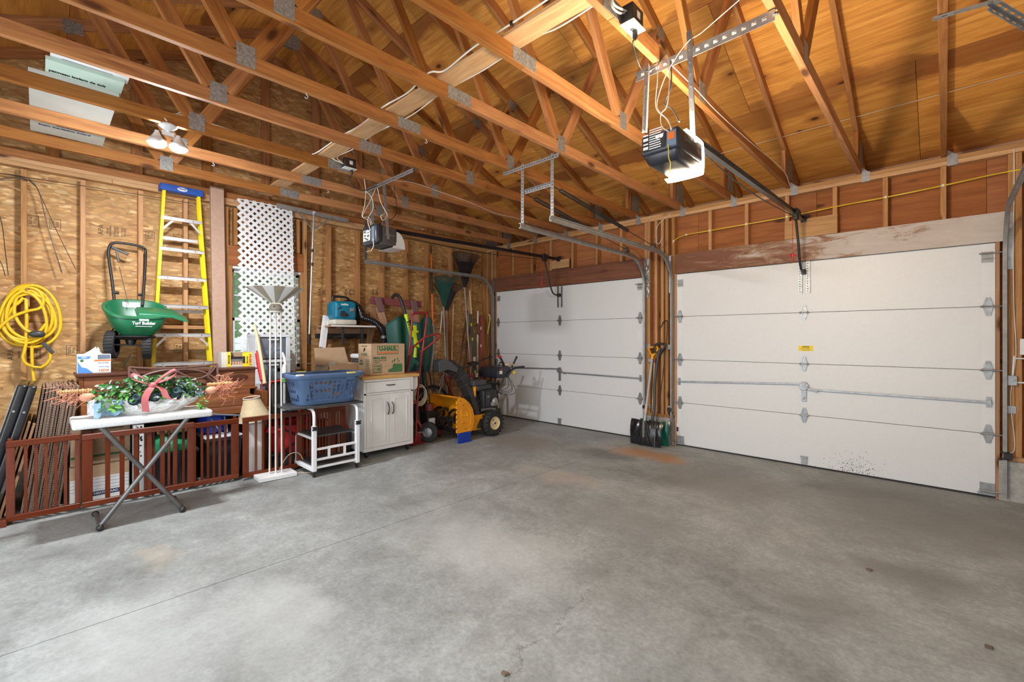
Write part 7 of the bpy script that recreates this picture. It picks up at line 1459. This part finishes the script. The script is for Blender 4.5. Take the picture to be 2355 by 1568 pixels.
# rakes
def leaf_rake(label, cpx, tip_z, y0, x, half, ht, mat, pole_top, pole_bot, tines, fanmat):
    T = thing('leaf_rake', label, 'rake', V(pole_bot)); hub = V(pole_top)
    m = MB(); m.tube([hub, V(pole_bot)], .0125, 10); part(T, 'pole', m, 'galv_dull', smooth=60)
    m = MB(); w = [hub + V((.012, -.025, -.02)), hub + V((.012, .025, -.02)), hub + V((.02, half * .62, ht * .66)), hub + V((.03, half * .25, ht * .72)), hub + V((.03, -half * .25, ht * .72)), hub + V((.02, -half * .62, ht * .66))]; m.add(w, [tuple(range(6))]); part(T, 'fan_web', m, fanmat, sol=.004)
    for k in range(tines):
        a = -1 + 2 * k / (tines - 1); p0 = hub + V((.012, .03 * a, 0)); p1 = hub + V((.02, half * .55 * a, ht * .62)); p2 = hub + V((.035, half * a * .96, ht * (.93 - .05 * a * a))); p3 = p2 + V((.05, .0, .035)); m = MB(); m.tube([p0, p1, p2, p3], .0058, 5); part(T, 'tine', m, 'black_plastic' if mat == 'black' else 'dark_green')
leaf_rake('green leaf rake standing fan up against the studs left of the black rake', None, 0, 0, 0, .22, .46, 'green', (0.12, -1.041, 1.853), (0.34, -1.127, 0.103), 20, 'dark_green')
leaf_rake('wide black leaf rake standing fan up, tallest in the corner', None, 0, 0, 0, .30, .56, 'black', (0.12, -0.607, 2.193), (0.36, -0.645, 0.432), 24, 'black_plastic')
leaf_rake('dark leaf rake half hidden behind the green rake', None, 0, 0, 0, .30, .44, 'black', (0.05, -0.925, 1.791), (0.2, -1.068, 0.49), 20, 'black_plastic')
def pole(label, nm, cat, a, b, segs, r=.012):
    T = thing(nm, label, cat, V(b)); A, B = V(a), V(b)
    for t0, t1, mat, rr in segs: m = MB(); m.tube([A.lerp(B, t0), A.lerp(B, t1)], rr, 9); part(T, 'section', m, mat, smooth=60)
pole('orange and black pole saw standing against the studs above the hand truck', 'pole_tool', 'pole', (0.05, -1.234, 2.783), (0.3, -1.353, 0.523), ((0, .06, 'black_plastic', .009), (.06, .19, 'orange_plastic', .012), (.19, .34, 'dark_steel', .013), (.34, .57, 'orange_plastic', .015), (.57, .64, 'black_plastic', .02), (.64, 1, 'grey_steel', .012)))
pole('pale wooden tool handle slanting up right of the black rake', 'tool_handle', 'handle', (0.1, -0.475, 2.132), (0.42, -0.557, 0.252), ((0, 1, 'pale_wood', .0135),))
pole('thin white stick standing between the green rake and the corner', 'thin_stick', 'stick', (0.04, -0.773, 1.885), (0.1, -0.866, 0.747), ((0, 1, 'pale_wood', .009),))
pole('tan wooden handle leaning right beside the green rake pole', 'tool_handle', 'handle', (0.1, -0.964, 1.718), (0.22, -1.032, 0.626), ((0, 1, 'tan_wood', .012),))
pole('pale bent stick leaning from the hand truck up to the green rake', 'tool_handle', 'handle', (0.1, -1.051, 1.756), (0.3, -1.32, 0.785), ((0, .35, 'off_white', .011), (.35, 1, 'tan_wood', .011)))
pole('dark wooden handle leaning left in the corner behind the rakes', 'tool_handle', 'handle', (0.05, -0.48, 1.789), (0.12, -0.774, 0.6), ((0, 1, 'piano_dark', .014),))
pole('second dark wooden handle leaning left, just right of the first', 'tool_handle', 'handle', (0.05, -0.412, 1.607), (0.12, -0.663, 0.592), ((0, 1, 'piano_dark', .012),))
pole('white and violet ski pole standing in the corner', 'ski_pole', 'ski pole', (0.2, -0.378, 1.787), (0.35, -0.533, 0.456), ((0, .16, 'off_white', .013), (.16, .3, 'dark_steel', .009), (.3, .4, 'organizer', .012), (.4, 1, 'organizer', .008)))
for (a, b, lab, mt) in (((0.2, -0.543, 1.73), (0.4, -0.596, 0.536), 'dark green and yellow ski standing in the corner', 'olive_dark'), ((0.24, -0.53, 1.383), (0.45, -0.594, 0.329), 'black and green ski standing just right of the yellow-green ski', 'navy_black'), ((0.18, -0.291, 1.718), (0.36, -0.455, 0.235), 'dark red ski standing near the door track', 'maroon_wood')):
    T = thing('ski', lab, 'ski', V(b)); board(T, 'ski_body', V(a), V(b), .055, .012, mt, up=(.85, -.5, .1), bev=.002); M0 = V(a).lerp(V(b), .62); m = MB(); m.box(M0 + V((.02, -.012, 0)), (.03, .04, .07)); part(T, 'binding', m, 'off_white', bevel=.004)
    m = MB(); 
    for t in (.15, .35, .8): m.box(V(a).lerp(V(b), t) + V((.006, -.004, 0)), (.008, .022, .05))
    part(T, 'graphic', m, 'lime' if mt != 'maroon_wood' else 'off_white')
T = thing('strap', 'yellow webbing strap hung on a nail beside the left door track', 'strap', (0.1, -0.032, 1.401)); m = MB(); m.tube(spline([(0.06, 0.006, 1.755), (0.08, 0.018, 1.694), (0.08, -0.003, 1.54), (0.08, -0.045, 1.401), (0.1, -0.032, 1.539), (0.08, 0.029, 1.679)], 5), .012, 6, flat=.3); part(T, 'webbing', m, 'tag_yellow', smooth=60)
T = thing('leaning_panel', 'dark rolled fence stakes leaning behind the red hand truck', 'stakes', (.3, -1.55, 0)); 
for k in range(5): m = MB(); m.tube([(.36 + .02 * k, -1.62 + .05 * k, .02), (.14 + .012 * k, -1.55 + .035 * k, 1.05 + .06 * (k % 2))], .02, 8); part(T, 'stake', m, 'dark_green' if k % 2 else 'olive_dark', smooth=60)
# bicycle behind the snow blower
T = thing('bicycle', 'red bicycle parked against the wall behind the snow blower', 'bicycle', (.55, -1.25, 0))
for y in (-1.62, -.62):
    c = V((.60, y, .335)); m = MB(); m.torus(c, .305, .024, (1, 0, 0), 40, 8); w = part(T, 'tire', m, 'rubber', smooth=60); m = MB(); m.torus(c, .28, .010, (1, 0, 0), 40, 6); m.disc(c, .02, .08, (1, 0, 0), 12); part(w, 'rim', m, 'galv_bright', smooth=60)
    m = MB()
    for k in range(18): a = 2 * math.pi * k / 18; m.tube([c + V(((-1) ** k * .02, .02 * math.cos(a), .02 * math.sin(a))), c + V((0, .28 * math.cos(a + .15), .28 * math.sin(a + .15)))], .0013, 4, cap=False)
    part(w, 'spokes', m, 'galv_bright')
for a, b, r in (((.60, -1.42, .82), (.60, -1.15, .30), .017), ((.60, -.85, .80), (.60, -1.15, .30), .016), ((.60, -1.40, .76), (.60, -.86, .76), .015), ((.60, -1.15, .30), (.60, -.62, .335), .010), ((.60, -.86, .76), (.60, -.62, .335), .009)): m = MB(); m.tube([a, b], r, 8); part(T, 'frame_tube', m, 'truck_red', smooth=60)
m = MB(); m.tube([(.57, -1.62, .335), (.575, -1.46, .66), (.60, -1.40, .86)], .011, 8); m.tube([(.63, -1.62, .335), (.625, -1.46, .66), (.60, -1.40, .86)], .011, 8); part(T, 'fork', m, 'galv_bright', smooth=60); m = MB(); m.tube([(.60, -1.40, .84), (.60, -1.44, .95), (.40, -1.42, 1.0)], .012, 8); m.tube([(.60, -1.44, .95), (.80, -1.42, 1.0)], .012, 8); part(T, 'handlebar', m, 'black_plastic', smooth=60); m = MB(); m.tube([(.60, -.85, .8), (.60, -.83, .92)], .012, 8); m.ball((.60, -.82, .94), (.07, .13, .03)); part(T, 'saddle', m, 'black_plastic', smooth=60)
# ------------------------------------------------------------------ snow blower
S = thing('snow_blower', 'orange and black two-stage snow blower facing left in the corner', 'snow blower', (1.12, -1.4, 0))
xl, xr, yf = .80, 1.435, -1.835
def dshape(z0=.10): return [(-.0, z0), (.0, .555), (.03, .585), (.12, .555), (.20, .49), (.255, .41), (.28, .32), (.28, .22), (.25, .14), (.22, z0)]
m = MB(); m.prism(dshape(), (xr - .006, yf, 0), (0, 1, 0), (0, 0, 1), (.006, 0, 0)); part(S, 'side_plate', m, 'blower_orange', bevel=.002); m = MB(); m.prism(dshape(), (xl, yf, 0), (0, 1, 0), (0, 0, 1), (.006, 0, 0)); part(S, 'side_plate', m, 'blower_orange', bevel=.002)
# pressed ribs and bent flange on the near side plate
m = MB(); pts = [(.03, .50), (.10, .50), (.16, .46), (.21, .40), (.225, .30), (.22, .20), (.19, .13), (.03, .13)]
for pa in (pts, [(.06, .33), (.06, .42), (.13, .42), (.165, .37), (.165, .33), (.06, .33)], [(.05, .255), (.16, .255)], [(.13, .19), (.19, .19), (.2, .23)]): m.tube([V((xr + .001, yf + a, b)) for a, b in pa], .005, 6, flat=1)
part(S, 'pressed_rib', m, 'blower_orange', smooth=60)
m = MB()
for k in range(7): m.bb((xr - .02, yf - .012, .13 + .06 * k), (xr + .002, yf + .002, .175 + .06 * k))
for k in range(7): m.bb((xl - .0, yf - .012, .13 + .06 * k), (xl + .02, yf + .002, .175 + .06 * k))
part(S, 'front_flange', m, 'blower_orange', bevel=.002)
m = MB()
for (a, b) in ((.05, .53), (.09, .47), (.20, .20), (.13, .17)): m.disc((xr + .002, yf + a, b), .006, .006, (1, 0, 0), 8)
part(S, 'bolt', m, 'dark_steel')
bk = [(.03, .585), (.12, .555), (.20, .49), (.255, .41), (.28, .32), (.28, .22), (.25, .14), (.19, .09)]; m = MB()
m.loft([[V((xl, yf + a, b)), V((xr, yf + a, b))] for a, b in [(-.005, .578)] + bk], cap=False, closed=False); part(S, 'auger_housing', m, 'blower_orange', smooth=40, sol=.006)
m = MB(); m.bb((xl, yf + .17, .075), (xr, yf + .20, .095)); part(S, 'scraper_bar', m, 'dark_steel')
for x, s in ((xr, 1), (xl - .012, -1)): m = MB(); m.bb((x, yf - .0, .001), (x + .012, yf + .215, .125)); m.bb((x - (.0 if s > 0 else .03), yf, .001), (x + (.04 if s > 0 else .012), yf + .215, .008)); sk = part(S, 'skid_shoe', m, 'skid_blue', bevel=.003)
m = MB(); ax_ = V((0, yf + .11, .25)); m.tube([V((xl, 0, 0)) + ax_, V((xr, 0, 0)) + ax_], .02, 10); m.ball(((xl + xr) / 2, yf + .11, .25), (.06, .05, .055)); part(S, 'auger_shaft', m, 'dark_steel', smooth=50)
for s in (1, -1):
    for ph in (0, math.pi):
        m = MB(); rings = []
        for i in range(41):
            t = i / 40; x = (xl + .03 + t * .27) if s > 0 else (xr - .03 - t * .27); a = ph + s * t * 2 * math.pi * 1.1; c, sn = math.cos(a), math.sin(a); rings.append([V((x, yf + .11 + c * q, .25 + sn * q)) for q in (.115, .155)])
        m.loft(rings, cap=False, closed=False); part(S, 'auger_flight', m, 'black_gloss', smooth=60, sol=.006)
# transmission, engine, wheels
m = MB(); m.bb((.92, -1.56, .10), (1.36, -1.02, .30)); part(S, 'chassis', m, 'blower_orange', bevel=.008)
m = MB(); m.tube([(1.12, -1.62, .30), (1.12, -1.52, .30)], .15, 24); part(S, 'impeller_housing', m, 'blower_orange', smooth=40)
m = MB(); m.bb((.98, -1.32, .34), (1.36, -1.06, .62)); part(S, 'engine', m, 'black_plastic', bevel=.02, seg=3, smooth=40); m = MB(); m.bb((.97, -1.38, .60), (1.30, -1.10, .70)); part(S, 'engine_shroud', m, 'dark_grey_plastic', bevel=.03, seg=3, smooth=40); m = MB(); m.bb((1.36, -1.28, .40), (1.375, -1.20, .60)); part(S, 'engine_label', m, 'tote_grey', bevel=.003)
text(S, 'HS', (1.3765, -1.245, .53), (0, 1, 0), (0, 0, 1), .05, 'galv', .001, .05)
m = MB(); m.lathe([(.045, 0), (.05, .03), (.03, .05)], (1.365, -1.13, .46), (1, 0, 0), 14); m.bb((1.36, -1.19, .40), (1.40, -1.08, .45)); part(S, 'carburetor', m, 'galv_dull', bevel=.004); m = MB(); m.tube([(1.37, -1.36, .36), (1.37, -1.20, .36), (1.38, -1.12, .34)], .022, 10); part(S, 'muffler', m, 'grey_steel', smooth=50)
m = MB(); m.bar((1.26, -1.43, .32), (1.26, -1.40, .70), .07, .03, (0, 1, 0)); part(S, 'belt_cover', m, 'blower_orange', bevel=.008); m = MB(); m.bb((1.16, -1.46, .68), (1.32, -1.22, .76)); part(S, 'fuel_tank', m, 'dark_grey_plastic', bevel=.02, seg=3); m = MB(); m.lathe([(.04, 0), (.04, .03), (.03, .04)], (1.10, -1.18, .70), (0, 0, 1), 14); part(S, 'fuel_cap', m, 'maroon', smooth=40)
m = MB(); m.bb((1.20, -1.50, .28), (1.30, -1.36, .40)); part(S, 'chute_base_guard', m, 'black_plastic', bevel=.01)
for x, s in ((1.475, 1), (.83, -1)):
    c = V((x - s * .06, -1.21, .176)); m = MB(); m.lathe([(.09, -.06), (.145, -.065), (.158, -.045), (.160, 0), (.158, .045), (.145, .065), (.09, .06)], c, (s, 0, 0), 36, cap=False)
    for k in range(18):
        a = 2 * math.pi * k / 18
        for q, off in ((-1, 0), (1, .5)): a2 = a + off * 2 * math.pi / 18; d = V((0, math.cos(a2), math.sin(a2))); m.bar(c + V((s * q * .008, 0, 0)) + d * .163, c + V((s * q * .066, 0, 0)) + d * .158 , .022, .024, d)
    w = part(S, 'wheel', m, 'rubber', smooth=35); m = MB(); m.lathe([(.092, .05), (.086, .064), (.078, .045), (.03, .035), (.022, .055), (.0, .055)], c, (s, 0, 0), 26, cap=False); rm = part(w, 'rim', m, 'hub_cream', smooth=40)
    m = MB(); m.disc(c + V((s * .058, 0, 0)), .012, .012, (s, 0, 0), 10); m.tube([c + V((s * .05, -.03, .045)), c + V((s * .066, -.045, .06))], .006, 6); part(w, 'hub_bolt', m, 'dark_steel')
# chute
def ring_c(c, d, w, h):
    d = V(d).normalized(); u = V((.25, -.97, 0)); u = (u - d * u.dot(d)).normalized(); r = d.cross(u); c = V(c); return [c + r * (w * a) + u * (h * b) for a, b in ((-1, -.9), (-1, .2), (-.6, .9), (.6, .9), (1, .2), (1, -.9), (.82, -.9), (.82, .1), (.5, .7), (-.5, .7), (-.82, .1), (-.82, -.9))]
CP = spline([(1.3, -1.392, 0.107), (1.26, -1.388, 0.308), (1.2, -1.446, 0.575), (1.14, -1.549, 0.798), (1.1, -1.652, 0.907), (1.08, -1.739, 0.957)], 4); m = MB(); rings = []
for i, p in enumerate(CP): d = CP[min(i + 1, len(CP) - 1)] - CP[max(0, i - 1)]; rings.append(ring_c(p, d, .085, .075))
m.loft(rings, cap=True); part(S, 'chute', m, 'black_plastic', smooth=30)
m = MB()
for i in range(4, len(CP) - 4, 2): rr_ = ring_c(CP[i], CP[i + 1] - CP[i - 1], .092 - .012 * i / len(CP), .076); m.tube([rr_[4], rr_[5]], .006, 5); m.tube([rr_[3], rr_[4]], .006, 5); m.tube([rr_[2], rr_[3]], .006, 5)
part(S, 'chute_rib', m, 'dark_grey_plastic')
e = CP[-1]; m = MB(); m.prism([(-.10, .06), (-.03, .105), (.07, .065), (.17, -.03), (.15, -.08), (.03, -.04), (-.09, -.075)], e + V((-.10, -.02, .0)), (.3, 1, 0), (0, 0, 1), (.20, -.06, 0)); part(S, 'deflector', m, 'dark_grey_plastic', bevel=.008)
m = MB(); m.bb(e + V((.07, -.09, .0)), e + V((.078, .03, .05))); part(S, 'deflector_label', m, 'ink_black')
m = MB(); m.tube(spline([e + V((.0, .08, .02)), (1.2, -1.469, 0.944), (1.22, -1.207, 1.03), (1.25, -1.05, 1.062)], 5), .010, 8); part(S, 'chute_crank', m, 'black_plastic', smooth=60)
# handlebars and dash
for x in (.92, 1.30):
    m = MB(); m.tube(spline([(x, -1.10, .34), (x, -1.02, .50), (x + .01, -.90, .72), (x + .02, -.84, .80), (x + .03, -.70, .88), (x + .04, -.52, .90)], 5), .013, 10); part(S, 'handlebar', m, 'dark_steel', smooth=60); m = MB(); m.tube([(x + .03, -.66, .895), (x + .04, -.48, .902)], .018, 10); part(S, 'grip', m, 'black_plastic', smooth=50)
m = MB(); m.tube([(.92, -.95, .68), (1.30, -.95, .68)], .011, 8); m.tube(spline([(1.31, -1.02, .70), (1.31, -1.10, .71), (1.31, -1.20, .71), (1.25, -1.24, .70)], 4), .010, 8); part(S, 'cross_tube', m, 'dark_steel', smooth=60)
m = MB(); m.prism([(-.16, -.05), (-.17, .04), (-.13, .10), (.02, .115), (.10, .10), (.12, .02), (.06, -.05)], (.90, -.84, .81), (0, 1, 0), (0, 0, 1), (.42, 0, 0)); part(S, 'dash_panel', m, 'navy_black', bevel=.018, seg=3, smooth=40)
m = MB(); m.bb((1.3205, -.975, .82), (1.324, -.92, .865)); part(S, 'dash_label', m, 'paper_white'); m = MB(); m.bb((1.3205, -.965, .875), (1.324, -.915, .893)); part(S, 'logo_plate', m, 'maroon'); m = MB(); m.lathe([(.03, 0), (.034, -.03), (.02, -.05)], (1.30, -.66, .845), (0, 0, 1), 14); part(S, 'headlight', m, 'tag_yellow', smooth=40)
for (a, b, mt) in (((1.20, -.93, .91), (1.21, -.92, 1.03), 'black_plastic'), ((1.28, -.68, .90), (1.31, -.60, 1.06), 'black_plastic'), ((1.24, -.78, .92), (1.22, -.86, 1.05), 'black_plastic')): m = MB(); m.tube([a, b], [.012, .016], 8); part(S, 'lever', m, mt, smooth=60)
m = MB(); m.ball((1.22, -.87, 1.06), (.025, .03, .025)); part(S, 'lever_knob', m, 'red_plastic', smooth=60); m = MB(); m.tube(spline([(1.22, -.90, .90), (1.22, -.86, .98), (1.23, -.84, .97), (1.24, -.80, .92)], 4), .008, 6); part(S, 'shift_lever', m, 'black_plastic', smooth=60)
m = MB()
for k in range(5): m.tube(spline([(1.27, -.80 + .01 * k, .80), (1.30 + .02 * (k % 3), -.84 + .05 * k, .66 - .03 * k), (1.30, -1.0 + .03 * k, .60 - .02 * k), (1.25, -1.10, .55 + .02 * k)], 5), .0035, 5)
part(S, 'control_cable', m, 'black_plastic')
T = thing('work_glove', 'dirty grey work gloves lying on the snow blower dash', 'gloves', (1.28, -.74, .925)); m = MB(); m.ball((1.27, -.74, .945), (.045, .07, .028), 14, 8)
for k in range(4): m.tube([(1.29 + .012 * k - .02, -.70, .945), (1.30 + .012 * k - .02, -.64, .945 - .008 * k)], .012, 6)
part(T, 'glove', m, 'cable_tan', smooth=60)
# ------------------------------------------------------------------ shovels by the middle post
def snow_shovel(label, x0, x1, yb, zt, mat, hx, htop, hmat, gmat, tilt=.10):
    T = thing('snow_shovel', label, 'shovel', ((x0 + x1) / 2, yb, 0)); xc = (x0 + x1) / 2
    def f(u, v): a = 2 * u - 1; return V((xc + (x1 - x0) / 2 * a * (1 - .06 * (1 - v)) , yb + tilt * v - .085 * math.sin(v * 2.2) * .7 + .035 * a * a * 1 + .006 * math.sin(9 * a + 6 * v * a), .004 + zt * v))
    m = MB(); m.grid(f, 24, 12); part(T, 'blade', m, mat, smooth=60, sol=.005)
    m = MB()
    for k in (-3, -2, -1, 0, 1, 2, 3): m.tube([f(.5 + .015 * k, .95) + V((0, -.006, 0)), f(.5 + .08 * k, .5) + V((0, -.007, 0)), f(.5 + .15 * k if abs(k) < 3 else .5 + .14 * k, .06) + V((0, -.004, 0))], .006, 6)
    part(T, 'blade_rib', m, mat, smooth=60)
    return T, f
T, f = snow_shovel('black snow shovel with yellow grip, in front of the green one by the middle post', 2.99, 3.42, -.33, .305, 'black_gloss', 0, 0, '', '')
a = f(.5, .75) + V((0, -.02, 0)); b = V((3.18, -0.06, 1.083)); m = MB(); m.tube([a, a.lerp(b, .5), b], .016, 10); part(T, 'handle', m, 'pvc_grey', smooth=60); m = MB(); m.tube([a.lerp(b, .20), a.lerp(b, .32)], .0172, 10); part(T, 'handle_label', m, 'cable_tan', smooth=60); m = MB(); m.tube([a + V((0, -.004, -.12)), a + V((0, 0, .08))], .022, 10); part(T, 'socket', m, 'grey_steel', smooth=60)
d = (b - a).normalized(); m = MB(); g = b
m.tube([g - d * .02, g + d * .045], .022, 10); sx_ = V((1, 0, 0))
m.tube(spline([g + d * .03 - sx_ * .012, g + d * .07 - sx_ * .04, g + d * .13 - sx_ * .058, g + d * .135 + sx_ * .058, g + d * .07 + sx_ * .04, g + d * .03 + sx_ * .012], 4), .0125, 8); part(T, 'd_grip', m, 'grip_yellow', smooth=60)
T, f = snow_shovel('dark green snow shovel with bent black handle, behind the black shovel', 3.06, 3.455, -.185, .30, 'shovel_green', 0, 0, '', '', .06)
a = f(.45, .8); b = V((3.254, -0.055, 1.086)); m = MB(); m.tube(spline([a, V((3.249, -0.14, 0.497)), V((3.235, -0.1, 0.767)), b, V((3.286, -0.05, 1.208))], 5), .018, 10); part(T, 'handle', m, 'dark_grey_plastic', smooth=60)
m = MB(); m.tube(spline([(3.246, -0.05, 1.085), (3.313, -0.045, 1.181), (3.339, -0.04, 1.23), (3.328, -0.04, 1.258), (3.231, -0.045, 1.257), (3.204, -0.05, 1.223), (3.224, -0.055, 1.14)], 4), .013, 8); part(T, 'd_grip', m, 'black_plastic', smooth=60)
T = thing('edging_spade', 'slim wooden handled tool between the two snow shovels', 'tool', (3.227, -0.12, 0.107)); m = MB(); m.tube([(3.202, -0.045, 1.028), (3.209, -0.13, 0.189)], .011, 8); part(T, 'handle', m, 'pale_wood', smooth=60); m = MB(); m.tube([(3.206, -0.042, 1.073), (3.202, -0.045, 1.017)], .016, 8); part(T, 'grip', m, 'maroon', smooth=60)
T = thing('shepherd_hook', 'thin dark iron shepherd hook rod leaning on the middle post', 'hook', (3.318, -0.28, -0.014)); m = MB(); m.tube(spline([(3.253, -0.03, 1.484), (3.271, -0.03, 1.467), (3.294, -0.03, 1.495), (3.317, -0.03, 1.538), (3.352, -0.03, 1.554), (3.369, -0.03, 1.521), (3.367, -0.05, 1.318), (3.341, -0.14, 0.723), (3.358, -0.34, 0.24)], 5), .0055, 8); part(T, 'rod', m, 'dark_steel', smooth=60); m = MB(); m.tube([(3.358, -0.34, 0.24), (V((3.358, -0.34, 0.24)) + V((-.01, -.01, -.28)))], .006, 8); part(T, 'spike', m, 'grey_steel')
# strut of crumpled metal beside the left door track
m = MB(); m.grid(lambda u, v: V((3.07 + .035 * u, -.012 - .02 * noise.noise(V((u * 4, v * 14, 0))) , 1.86 + .42 * v)), 4, 22); solo('metal_flashing', 'shiny crumpled metal flashing strip nailed up left of the middle post', 'flashing', m, 'galv_bright', smooth=20, sol=.002)
m = MB(); m.bb((3.115, -.05, 1.02), (3.155, -.005, 1.07)); solo('receiver_bracket', 'small galvanized bracket on the middle post behind the yellow grip', 'bracket', m, 'galv', bevel=.006)
m = MB(); m.bb((6.262, -.03, .95), (6.315, -.004, 1.03)); m.disc((6.30, -.032, .99), .008, .01, (0, 1, 0), 8); solo('stud_bracket', 'small galvanized bracket on the stud beside the far right track', 'bracket', m, 'galv', bevel=.002)
for (px, lab) in (((5.575, -2.201, 0), 'right'), ((6.027, -2.667, 0), 'far right'), ((4.626, -4.221, 0), 'bottom centre')):
    q = V(px); m = MB(); m.box((q.x, q.y, .006), (.022, .016, .010)); m.box((q.x + .008, q.y + .008, .004), (.015, .014, .007)); solo('dry_leaf', 'small dark dry leaf crumb on the floor, %s' % lab, 'leaf', m, 'bark')
